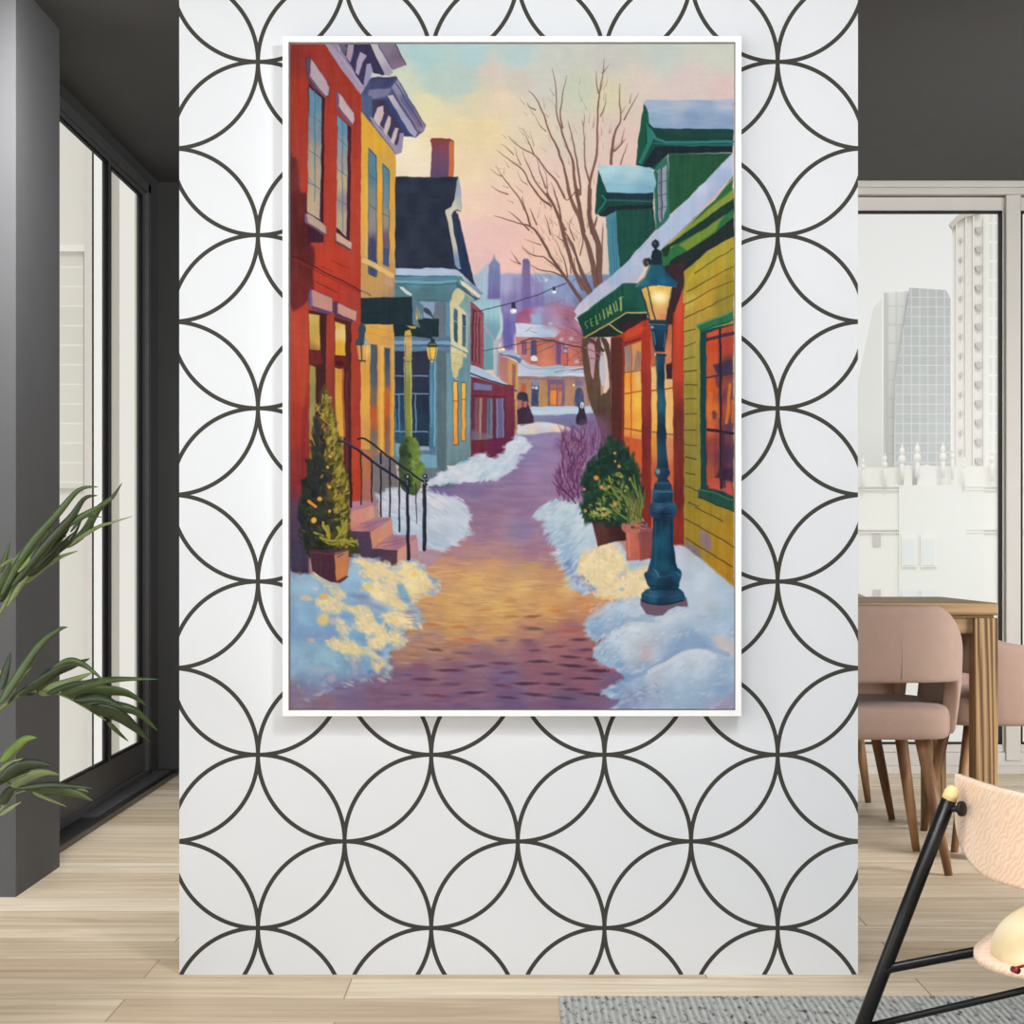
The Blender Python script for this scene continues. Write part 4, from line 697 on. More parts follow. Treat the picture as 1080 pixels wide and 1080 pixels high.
def paint_tree():
    br = (136,96,80); dk = (92,66,60); md = (112,78,68)
    # fine purple crown of the far tree
    rs = np.random.RandomState(21)
    def fan(x0, y0, n, L, a0, a1, cols, w, spr=25):
        for i in range(n):
            a = math.radians(rs.uniform(a0, a1)); l = L*rs.uniform(.5, 1.1); c = cols[rs.randint(len(cols))]
            x, y = x0+rs.uniform(-4, 4), y0+rs.uniform(-4, 4); pts = [(x, y)]
            for k in range(4):
                a += math.radians(rs.uniform(-spr, spr)); x += math.cos(a)*l/4; y += math.sin(a)*l/4; pts.append((x, y))
            line(pts, w, c, w2=0.4, al=0.75)
    pc = [(120,70,96),(104,62,90),(140,84,100),(90,58,80),(160,104,124)]
    poly(smooth(d2([(560,420),(700,400),(800,470),(840,560),(830,700),(700,680),(640,600),(560,560)]), 3), (168,104,130), 3, 12, 'n', al=0.5)
    fan(628, 366, 46, 44, 180, 262, pc, 0.9); fan(618, 340, 26, 30, 170, 250, pc, 0.8); fan(626, 385, 18, 26, 175, 230, pc, 0.9)
    for (u, v) in [(612,548),(760,652),(728,700),(690,660),(800,820),(640,630),(720,740)]: blob(*d2([(u,v)])[0], 2.2, 1.8, (180,190,212), 0, 0.6, 0.8)
    line(d2([(400,680),(500,650),(600,668),(700,690),(830,716)]), 1.3, (110,62,56), w2=2, sm=4); line(d2([(430,740),(560,690),(660,670)]), 0.8, (104,66,76), sm=3); line(d2([(480,770),(600,720),(650,690)]), 0.7, (104,66,76), sm=3)
    # trunk
    poly(smooth(d2([(838,655),(878,650),(884,720),(890,820),(916,940),(930,700),(960,640),(985,760),(1000,880),(985,1040),(1030,1000),(1020,820),(990,700),(965,650),(1010,655),(1045,760),(1042,1000),(1040,1450),(965,1440),(950,1260),(900,1130),(860,960),(840,820)]), 2), ((620,380,(92,66,54)),(630,400,(96,70,56)),(640,370,(80,60,60)),(640,420,(84,64,52)),(638,450,(90,60,60))), 0.7, 6)
    poly(smooth(d2([(880,700),(925,700),(930,800),(916,930),(902,900),(888,800)]), 2), (190,150,160), 0.8, 6, 'n'); poly(smooth(d2([(975,740),(1000,820),(1006,900),(990,990),(975,1050),(966,940),(960,820)]), 2), (190,188,204), 0.8, 6); line(d2([(975,990),(978,1050)]), 1.6, (196,140,80))
    line(d2([(880,655),(940,690),(990,740)]), 2.8, (84,56,52), w2=3.0, sm=3); line(d2([(860,720),(980,770)]), 1.2, (150,90,90)); line(d2([(870,790),(960,800)]), 1.0, (130,80,100))
    # main boughs against the sky
    B = [
     ([(658,1100),(632,1020),(600,950),(572,870),(556,790),(536,710),(500,600),(450,500),(420,400),(370,300),(325,258)], 4.6, 0.6),
     ([(680,1300),(660,1180),(620,1040),(600,960),(570,860),(545,740),(515,620),(480,560),(430,480),(425,420)], 0, 0),
     ([(650,1060),(634,970),(618,880),(602,790),(596,700),(560,600),(520,480),(497,380),(490,240),(468,125)], 4.0, 0.6),
     ([(530,480),(520,380),(535,260),(555,165)], 1.9, 0.5),
     ([(640,880),(625,740),(600,600),(575,480),(568,440)], 2.4, 0.5),
     ([(690,800),(665,700),(660,560),(660,400)], 2.0, 0.5), ([(660,470),(645,435)], 0.9, 0.5),
     ([(712,1110),(692,1000),(690,880),(700,780),(735,640),(740,480),(748,300),(770,180),(782,65)], 4.2, 0.6),
     ([(745,270),(735,200),(735,140)], 1.4, 0.5), ([(770,150),(812,100)], 1.2, 0.4), ([(755,255),(780,200)], 1.0, 0.4), ([(760,410),(785,350),(795,270)], 1.4, 0.4),
     ([(820,695),(830,600),(850,500),(880,430),(872,320),(872,215)], 3.4, 0.6), ([(840,620),(885,575),(910,548)], 2.0, 0.5), ([(885,575),(905,480)], 1.2, 0.4), ([(880,700),(905,620),(920,575)], 1.4, 0.5), ([(900,430),(950,340),(985,270)], 1.5, 0.5), ([(935,330),(945,270)], 1.0, 0.4), ([(885,390),(912,345)], 0.8, 0.4),
     ([(545,1090),(520,1040),(480,960),(440,890),(380,820),(330,720),(290,620)], 3.4, 0.5),
     ([(450,940),(400,900),(340,820),(300,740),(240,690),(180,650),(135,615)], 2.4, 0.5),
     ([(545,900),(500,810),(440,740),(370,650),(300,610),(240,570),(207,530)], 2.4, 0.5),
     ([(360,640),(330,570),(295,495)], 1.5, 0.4), ([(360,590),(335,500)], 0.8, 0.4), ([(430,840),(400,760),(375,650)], 1.6, 0.5), ([(440,880),(430,760),(400,700)], 1.0, 0.4),
     ([(280,700),(255,640),(240,590)], 1.1, 0.4), ([(235,640),(190,595),(160,577)], 1.1, 0.4), ([(320,820),(280,790),(262,735)], 0.9, 0.4),
     ([(430,500),(390,460),(362,395)], 1.1, 0.4), ([(370,370),(330,350),(320,328)], 1.4, 0.5), ([(480,285),(452,243)], 0.7, 0.4),
     ([(520,1070),(515,980),(485,870),(458,805)], 1.8, 0.5), ([(340,1070),(310,980),(270,900),(200,810),(170,770),(130,710)], 2.0, 0.5), ([(200,880),(150,860),(107,830)], 1.7, 0.5), ([(170,770),(140,760),(98,727)], 1.1, 0.4), ([(180,760),(182,715)], 0.7, 0.4), ([(205,840),(170,825)], 0.7, 0.4),
     ([(375,1060),(350,1000),(335,960)], 1.3, 0.4), ([(300,970),(285,890)], 0.9, 0.4)]
    for (p, w, w2) in B:
        if w == 0: continue
        line(d4(p), w, (128,88,74), w2=w2, sm=4)
    for (p, w, w2) in [([(700,640),(650,560),(600,480),(545,300),(515,180),(460,60),(440,20)], 5.2, 2.2), ([(645,670),(600,600),(550,530),(480,430),(400,290),(340,220),(230,190),(120,155)], 4.6, 0.6), ([(700,620),(670,560),(640,480),(590,330),(540,250)], 5.0, 1.0),
        ([(735,580),(715,460),(680,320),(650,240),(632,110),(620,0)], 6.0, 3.4), ([(750,580),(750,400),(745,320),(700,200),(690,100),(695,0)], 7.0, 4.2), ([(745,580),(765,420),(775,200)], 3.0, 0.6), ([(650,600),(620,540),(590,440),(572,350)], 2.0, 0.6),
        ([(330,240),(260,170),(205,130)], 1.6, 0.5), ([(530,520),(480,495),(400,480),(340,450)], 2.0, 0.6), ([(500,470),(430,410),(360,390),(290,345)], 1.8, 0.5), ([(370,395),(310,370),(290,330)], 1.0, 0.4), ([(400,330),(340,310),(300,290)], 1.0, 0.4), ([(560,520),(540,420),(490,300)], 1.8, 0.5), ([(455,270),(440,200),(422,150)], 1.5, 0.5), ([(540,310),(480,270)], 1.2, 0.4), ([(275,445),(240,400),(220,370)], 1.2, 0.4), ([(275,445),(212,415)], 1.2, 0.4),
        ([(600,300),(575,230),(585,160)], 1.4, 0.5), ([(640,390),(652,300),(645,260)], 1.6, 0.6), ([(580,500),(575,440),(560,380)], 1.2, 0.5), ([(620,0),(560,60),(530,20)], 1.4, 0.5), ([(460,100),(400,50),(355,0)], 1.8, 0.7), ([(340,210),(310,120),(290,40)], 1.4, 0.5), ([(525,200),(505,80),(480,0)], 1.8, 1.0), ([(375,210),(350,150),(338,110)], 1.2, 0.4), ([(600,410),(605,470),(590,500)], 1.0, 0.4), ([(720,220),(740,160)], 3.0, 1.2)]:
        line(d5(p), w, (116,82,72), w2=w2, sm=4)
    for (p, w, w2) in [([(560,290),(650,480),(700,600)], 2.2, 2.6), ([(720,300),(700,200),(690,120)], 1.2, 0.8), ([(740,560),(735,400)], 1.8, 1.2), ([(400,300),(480,430),(620,640)], 1.2, 1.4)]:
        line(d5(p), w, (84,64,66), w2=w2, sm=3, al=0.6)

def paint_twigs():
    rs = np.random.RandomState(77)
    reg = FF([(525,150),(560,95),(600,80),(640,90),(650,150),(628,230),(620,290),(600,300),(560,262),(530,215)])
    for i in range(70):
        while True:
            x, y = rs.uniform(520, 650), rs.uniform(85, 300)
            if inside((x, y), reg): break
        a = math.radians(-90+(x-612)*0.75+rs.uniform(-25, 25)); l = rs.uniform(6, 16)
        x1, y1 = x+math.cos(a)*l*.5, y+math.sin(a)*l*.5; a += rs.uniform(-.4, .4)
        line([(x, y), (x1, y1), (x1+math.cos(a)*l*.5, y1+math.sin(a)*l*.5)], rs.uniform(.7, 1.1), (150,104,90), w2=0.35, al=0.6)
    for i in range(60):
        x, y = rs.uniform(560, 622), rs.uniform(215, 330)
        a = math.radians(rs.uniform(-150, -60)); l = rs.uniform(6, 15)
        line([(x, y), (x+math.cos(a)*l*.5, y+math.sin(a)*l*.6), (x+math.cos(a)*l, y+math.sin(a)*l)], .8, (116,84,84), w2=0.35, al=0.5)

def paint_lights():
    line(d2([(100,462),(200,432),(350,395),(500,350),(620,300),(720,262)]), 0.9, (54,46,74), sm=4); line(d2([(720,262),(860,205),(900,180)]), 0.7, (100,96,140))
    line(d2([(130,742),(260,720),(400,690),(640,664)]), 0.8, (60,50,78), sm=4)
    for (u, v, b) in [(348,395,1), (498,740,1), (638,285,0.6)]:
        poly(d2([(u-12*b,v),(u+12*b,v),(u+16*b,v+50*b),(u-14*b,v+50*b)]), (50,46,72), 0.5); blob(*d2([(u,v+62*b)])[0], 3.4*b, 2.7*b, (226,222,224), 0, 0.25); blob(*d2([(u+6,v+60*b)])[0], 1.6*b, 1.4*b, (250,246,240))
    poly(d2(R_(476,665,512,780)), (84,74,110), 0.7); blob(*d2([(496,795)])[0], 3.5, 2.8, (222,214,222), 0, 0.25); line(d2([(480,820),(512,822)]), 1.4, (90,80,120))
    blob(*d2([(273,732)])[0], 2.0, 1.6, (240,232,180)); blob(*d2([(585,238)])[0], 1.8, 1.5, (206,206,224)); line(d5([(420,520),(440,545)]), 1, (190,196,220)); line(d5([(400,700),(540,660)]), 0.6, (110,90,150))
    # far walker
    poly(smooth(d3([(815,380),(830,365),(850,375),(855,400),(862,440),(872,480),(866,520),(800,525),(795,480),(815,430)]), 3), (46,40,60), 0.6); poly(smooth(d3([(824,372),(838,362),(852,376),(846,404),(828,404)]), 3), (196,204,222), 0.5); line(d3([(836,380),(836,400)]), 0.9, (110,110,140))

def paint_shop():
    # dormers
    poly(d6([(390,120),(340,450),(330,545),(460,580),(560,470),(1005,460),(1005,120)]), (24,74,66), 0.5, 3)
    poly(d6([(385,115),(410,95),(600,100),(1005,92),(1005,300),(460,298),(430,260),(400,150)]), ((690,110,(160,178,204)),(720,108,(176,184,204)),(765,110,(178,186,208)),(690,128,(134,166,196)),(730,124,(130,158,194)),(765,128,(134,160,198)),(745,118,(140,164,196))), 0.6, 4, 'h')
    poly(d6([(385,130),(400,140),(425,230),(400,420),(350,530),(335,520),(350,380)]), (24,84,66), 0.6, 4); poly(d6([(405,250),(430,300),(460,360),(440,410),(370,540),(345,530),(415,390)]), (42,120,104), 0.6, 4)
    poly(d6([(440,290),(1005,304),(1005,370),(520,378),(470,350)]), (26,66,62), 0.6, 3, 'h'); line(d6([(430,300),(470,370),(540,390),(1005,385)]), 2.6, (44,122,118)); line(d6([(460,400),(700,410),(1005,405)]), 1.8, (34,104,104)); poly(d6([(470,420),(1005,415),(1005,455),(560,470),(450,560),(380,550)]), (28,40,50), 0.6, 3)
    poly(d6([(560,470),(1005,465),(860,640),(560,900)]), (34,84,58), 0.5, 4); poly(d6([(470,560),(555,480),(570,880),(560,960),(470,1000),(455,600)]), (42,108,92), 0.6, 4)
    poly(d6([(478,590),(545,545),(548,840),(520,930),(488,940)]), (140,150,164), 0.6, 3); poly(d6([(488,590),(508,575),(510,760),(520,930),(500,940),(494,760)]), (112,120,140), 0.5, 3)
    for q in ([(480,600),(486,940)], [(510,570),(516,930)]): line(d6(q), 1.0, (40,60,76))
    for v in (660, 750, 840): line(d6([(482,v+14),(546,v-6)]), 0.8, (60,80,96))
    # small dormer
    poly(d6([(75,580),(55,780),(50,880),(120,905),(190,870),(450,850),(455,740),(440,570)]), (26,68,64), 0.5, 3)
    poly(smooth(d6([(75,575),(90,550),(250,552),(430,562),(452,600),(455,735),(130,735),(100,670)]), 2), ((640,180,(168,208,220)),(670,178,(170,206,214)),(685,182,(140,186,206)),(645,198,(130,180,200)),(680,198,(120,170,194))), 0.6, 4, 'h')
    poly(d6([(78,590),(130,735),(120,800),(70,890),(50,870),(60,700)]), (24,72,66), 0.6, 3); line(d6([(95,760),(125,790),(60,890)]), 1.4, (50,120,116)); line(d6([(130,790),(450,796)]), 1.4, (40,100,104)); poly(d6([(110,740),(455,742),(455,780),(130,780)]), (28,52,62), 0.6, 3); poly(d6([(140,830),(455,820),(450,850),(200,862),(120,905),(80,895)]), (26,42,52), 0.6, 3)
    poly(d6([(185,860),(455,850),(470,1000),(300,1180),(240,1500),(200,1500)]), (26,76,66), 0.5, 4); poly(d6([(125,905),(195,865),(205,1080),(250,1500),(170,1700),(150,1300)]), (60,134,146), 0.6, 4)
    for q in ([(165,930),(185,1250),(195,1440)], [(185,910),(205,1300)]): line(d6(q), 1.4, (70,100,150)); line(d6([(150,930),(175,1400)]), 0.8, (60,130,140))
    # yellow wall and green eave
    poly(d7([(715,320),(800,240),(1020,100),(1020,2250),(715,2100)]), ((725,290,(190,170,40)),(735,300,(176,150,44)),(760,270,(170,158,50)),(768,300,(160,140,40)),(745,320,(196,160,60)),(730,330,(176,150,60)),(760,320,(146,130,48)),(725,380,(160,146,60)),(725,420,(150,136,50)),(725,470,(140,128,50)),(725,520,(146,130,44)),(740,545,(160,130,36)),(765,570,(176,134,30)),(765,600,(180,130,30)),(735,580,(160,130,40))), 0.5, 6)
    poly(d7([(760,260),(800,260),(740,370),(718,430),(716,320)]), (168,150,44), 0.9, 4); poly(d7([(940,220),(970,200),(960,330),(880,500),(800,600),(740,600),(730,480),(830,450)]), (190,150,46), 2.5, 6, al=0.7); poly(d7([(720,470),(800,440),(790,520),(720,560)]), (196,180,84), 2.5, 6, al=0.6)
    for q in ([(785,328),(900,250),(1015,180)], [(740,440),(860,370),(1015,290)], [(720,520),(860,440),(1015,372)], [(720,600),(850,540),(1015,455)], [(722,680),(790,662)], [(722,768),(790,745)], [(722,850),(785,830)], [(722,920),(790,912)], [(728,1000),(800,998)]): line(d7(q), 1.2, (92,78,40), w2=0.9)
    for (v0, v1) in [(468,463),(565,560),(660,655),(765,762),(875,872),(975,985),(1065,1075)]: line(d8([(672,v0),(750,v1)]), 1.1, (86,76,40))
    for q in ([(625,15),(700,30)], [(625,135),(690,155)], [(620,240),(740,290)], [(640,370),(720,400)], [(700,410),(800,460),(915,520)], [(615,500),(800,600),(1000,720)], [(620,650),(780,750),(990,880)]): line(e2(q), 1.3, (90,74,44))
    poly(e2([(720,590),(780,600),(820,650),(830,740),(790,750),(740,700)]), (140,116,116), 1.0, 4); poly(e2([(612,670),(720,730),(740,790),(790,900),(700,860),(615,760)]), (130,112,116), 1.0, 4)
    # eave
    poly(d6([(1005,620),(1005,780),(1000,910),(860,1080),(720,1200),(540,1280),(430,1180),(560,1060),(700,940),(880,790)]), (44,108,60), 0.6, 5)
    poly(d7([(560,190),(640,130),(780,20),(850,-40),(1020,-180),(1020,-110),(800,60),(640,180),(590,210)]), (132,150,52), 0.8, 4); poly(d7([(580,190),(640,150),(860,-10),(1020,-120),(1020,-40),(760,110),(640,170),(620,230),(600,230)]), (26,56,48), 0.7, 4)
    poly(d7([(600,250),(690,160),(850,60),(1020,-60),(1020,20),(860,120),(740,200),(650,260),(620,300)]), (44,112,66), 0.6, 4); poly(d7([(690,160),(850,60),(960,-20),(900,80),(740,195)]), (116,140,50), 0.8, 4)
    poly(d7([(640,250),(740,195),(860,120),(1020,-10),(1020,105),(860,200),(715,320),(700,360),(650,360),(620,300)]), (34,44,44), 0.6, 3)
    # sloping snow roof
    poly(d6([(1005,465),(1005,620),(860,780),(700,950),(560,1080),(400,1240),(200,1400),(100,1480),(60,1500),(-60,1640),(-90,1610),(-60,1560),(40,1450),(200,1290),(400,1080),(700,770),(880,590)]),
        ((765,170,(184,196,224)),(765,185,(160,180,214)),(740,200,(186,198,226)),(720,220,(170,186,216)),(700,240,(170,186,214)),(680,265,(150,176,210)),(690,258,(176,184,210)),(660,285,(160,176,208)),(670,290,(184,184,206)),(640,300,(160,176,206)),(625,318,(176,178,200)),(612,326,(196,194,206)),(650,305,(180,180,204)),(755,205,(160,176,206))), 0.6, 4)
    poly(d7([(60,560),(90,510),(200,410),(350,290),(500,160),(560,190),(480,250),(480,300),(430,390),(340,390),(200,490),(80,590)]), ((612,324,(190,188,206)),(630,312,(170,178,206)),(650,295,(158,176,208)),(665,282,(162,182,212)),(675,275,(176,184,208)),(665,295,(176,176,200)),(640,308,(184,184,206))), 0.6, 4)
    line(d6([(1005,640),(860,790),(700,960),(560,1090)]), 1.0, (206,160,130))
    # shop awning
    poly(d7([(80,598),(350,392),(500,390),(560,400),(560,560),(380,562),(120,715)]), ((620,345,(20,66,52)),(640,330,(22,72,56)),(665,312,(26,84,70)),(680,315,(30,92,84)),(690,320,(26,78,70)),(660,325,(22,74,60))), 0.5, 4)
    line(d7([(350,400),(352,560)]), 1.0, (16,56,44)); line(d7([(80,600),(350,394),(460,392)]), 1.2, (40,110,90))
    poly(d7([(125,715),(380,565),(500,570),(500,610),(380,670),(340,710)]), (30,44,44), 0.6, 4); poly(d7([(350,640),(480,600),(520,600),(480,640),(360,700)]), (60,34,36), 0.8, 3)
    line(d7([(122,716),(270,635),(375,566),(500,564)]), 1.3, (176,162,74)); line(d7([(268,636),(350,686)]), 1.7, (170,160,90))
    # lettering on the awning
    yg = (126,156,84); yk = (150,176,104)
    for (seg, w, c) in [([(258,695),(222,700),(202,730),(208,770),(240,790),(250,810),(232,835)],0.8,yg), ([(300,650),(322,790),(358,772)],0.9,yg), ([(302,655),(345,640)],0.6,yg), ([(315,725),(352,708)],0.7,yg),
            ([(402,590),(426,752),(452,735)],0.9,yk), ([(436,705),(462,668)],0.7,yg), ([(472,555),(498,665)],1.0,yg), ([(545,478),(574,640)],1.2,yk), ([(556,640),(590,622)],0.7,yg), ([(608,445),(640,600)],1.2,yg), ([(642,600),(676,400)],1.2,yg), ([(676,400),(712,560)],1.2,yk), ([(640,540),(700,530)],1.8,yg), ([(738,360),(775,505)],1.1,yk), ([(775,505),(818,480)],1.2,yg), ([(785,320),(818,480)],1.1,yk), ([(845,270),(915,225)],1.0,yg), ([(878,245),(886,490)],1.7,yk), ([(912,240),(912,470)],0.5,(90,140,110))]:
        line(h1(seg), w, c, wob=False)
    # red shopfront
    poly(d8([(160,235),(260,200),(380,120),(440,110),(600,60),(600,0),(665,0),(665,1700),(600,2100),(440,1560),(160,1200)]), ((650,380,(104,40,34)),(655,440,(96,40,36)),(670,350,(176,54,34)),(680,400,(150,48,38)),(715,360,(190,62,40)),(717,400,(170,58,40)),(717,450,(110,44,38)),(660,470,(110,38,32)),(690,500,(140,44,34)),(700,550,(150,46,32)),(715,520,(110,36,34)),(715,580,(140,44,34))), 0.5, 5)
    poly(d8([(165,235),(240,235),(235,600),(225,1050),(165,1000)]), (88,42,36), 0.7, 4); line(d8([(245,260),(240,1060)]), 1.6, (140,44,36))
    poly(d8([(255,200),(350,140),(400,170),(360,210),(260,250)]), (200,64,36), 0.6, 4); line(d8([(262,275),(370,240)]), 1.5, (96,34,34))
    poly(d8([(660,250),(640,240),(590,200),(560,0),(600,0),(665,0)]), (190,58,38), 0.8, 4)
    gl1 = ((662,370,(150,130,120)),(672,368,(226,150,70)),(665,400,(240,140,30)),(673,400,(236,186,110)),(664,425,(240,160,50)),(673,425,(240,190,60)),(664,445,(236,140,40)),(672,450,(240,180,60)),(668,463,(226,140,70)),(665,480,(200,76,36)),(672,490,(206,90,44)))
    poly(d8([(255,300),(370,260),(372,940),(370,1450),(340,1400),(250,1200)]), gl1, 0.6, 5)
    poly(d8([(258,300),(300,285),(300,468),(260,475)]), (140,120,116), 0.8, 4, al=0.8); poly(d8([(340,320),(370,340),(370,450),(310,465)]), (140,106,106), 1.4, 3, al=0.8)
    line(d8([(302,280),(300,1180)]), 1.2, (190,80,46)); line(d8([(258,478),(370,458)]), 1.2, (120,84,80)); line(d8([(255,620),(372,604)]), 1.4, (186,70,40)); line(d8([(256,860),(372,880)]), 1.8, (176,84,50))
    poly(d8([(255,930),(370,940),(370,1450),(250,1200)]), ((662,475,(190,70,40)),(672,480,(206,80,40)),(668,500,(206,76,34)),(675,500,(214,96,40))), 1.0, 5)
    gl2 = ((690,375,(206,110,60)),(707,365,(186,104,76)),(690,395,(236,190,110)),(706,395,(226,176,120)),(690,425,(240,186,90)),(706,425,(232,180,100)),(690,450,(240,170,60)),(707,450,(236,190,110)),(690,465,(226,140,50)),(706,470,(216,130,90)),(705,500,(206,96,60)),(690,500,(200,90,50)))
    poly(d8([(440,200),(590,180),(592,990),(590,1400),(560,1450),(440,1600)]), gl2, 0.6, 5)
    poly(d8([(440,200),(590,185),(590,400),(440,440)]), ((690,375,(190,96,60)),(707,370,(190,110,84))), 1.0, 5)
    line(d8([(436,425),(590,405)]), 1.4, (150,110,96)); line(d8([(436,605),(592,582)]), 1.6, (180,70,46)); line(d8([(436,885),(592,905)]), 1.5, (140,96,70)); line(d8([(592,180),(596,1400)]), 1.0, (150,60,44)); poly(d8([(375,180),(430,170),(432,1600),(372,1460)]), ((681,370,(170,50,34)),(681,420,(150,44,38)),(681,460,(120,38,38)),(682,520,(130,40,34))), 0.6, 5)
    poly(e1([(660,270),(790,290),(792,540),(740,520),(690,420)]), ((664,480,(196,80,44)),(672,480,(214,96,44))), 0.9, 5)
    poly(h3([(280,270),(420,240),(412,470),(345,640),(335,1080),(290,1080),(290,640)]), (58,38,42), 0.7, 4); poly(h3([(410,430),(345,610),(338,720),(338,1100),(410,1100)]), ((716,320,(206,74,42)),(714,350,(200,64,38)),(714,390,(190,60,40))), 0.6, 4); poly(h3([(250,690),(332,690),(332,960),(290,980)]), ((705,350,(190,100,60)),(705,375,(206,120,80))), 0.9, 4); line(h3([(336,600),(334,980)]), 0.9, (120,44,36))
    # green-framed window
    poly(d8([(775,190),(1005,140),(1005,1370),(780,1290)]), (26,66,66), 0.5, 4)
    poly(d8([(820,205),(1005,150),(1005,1330),(820,1250)]), ((747,360,(214,76,34)),(752,380,(206,84,40)),(768,365,(180,66,50)),(768,385,(90,50,70)),(748,410,(220,90,30)),(752,430,(226,110,40)),(765,420,(110,60,70)),(768,430,(160,70,50)),(748,450,(214,90,40)),(770,450,(96,60,80)),(750,470,(150,60,60)),(768,480,(72,48,76)),(748,500,(176,80,50)),(766,500,(90,50,70)),(752,515,(200,84,60)),(770,515,(190,80,70))), 0.6, 7)
    poly(d8([(870,420),(1000,390),(1005,470),(900,500)]), (66,50,76), 0.9, 4); poly(d8([(880,500),(935,490),(930,580),(890,580)]), (110,60,60), 1.2, 4); poly(d8([(855,750),(875,735),(890,760),(885,800),(862,795)]), (100,66,70), 1, 3)
    for q in ([(820,250),(1005,205)], [(825,512),(1005,480)]): line(d8(q), 2.0 if q[0][1] > 300 else 3.6, (64,48,72))
    line(d8([(830,870),(1005,900)]), 3.2, (46,34,52)); line(d8([(915,180),(922,1275)]), 2.6, (44,34,52)); line(d8([(935,900),(940,1260)]), 4, (60,40,62), al=0.7); line(d8([(985,560),(960,820)]), 3.0, (214,110,46)); line(d8([(850,620),(845,800)]), 4.0, (230,110,40), al=0.6)
    line(d8([(1000,670),(1000,820)]), 2.0, (196,100,50))
    poly(d8([(750,145),(1005,45),(1005,110),(985,130),(780,195)]), (40,112,78), 0.6, 4); line(d8([(755,150),(1005,50)]), 1.0, (110,150,110)); line(d8([(780,185),(1005,115)]), 1.0, (30,70,56))
    poly(e2([(720,265),(760,262),(850,290),(1000,350),(1000,440),(860,390),(720,330)]), (34,76,62), 0.6, 4); line(e2([(725,270),(860,300),(1000,358)]), 1.0, (70,120,100)); line(e2([(720,330),(860,392),(1000,442)]), 0.9, (20,44,48)); poly(e2([(745,0),(785,0),(785,265),(740,262)]), (30,66,66), 0.6, 3)
    poly(e2([(900,100),(1000,100),(1000,210),(930,190),(850,180)]), (60,40,62), 1.2, 4); poly(e2([(800,180),(880,180),(890,280),(800,260)]), (196,80,60), 1.2, 4)

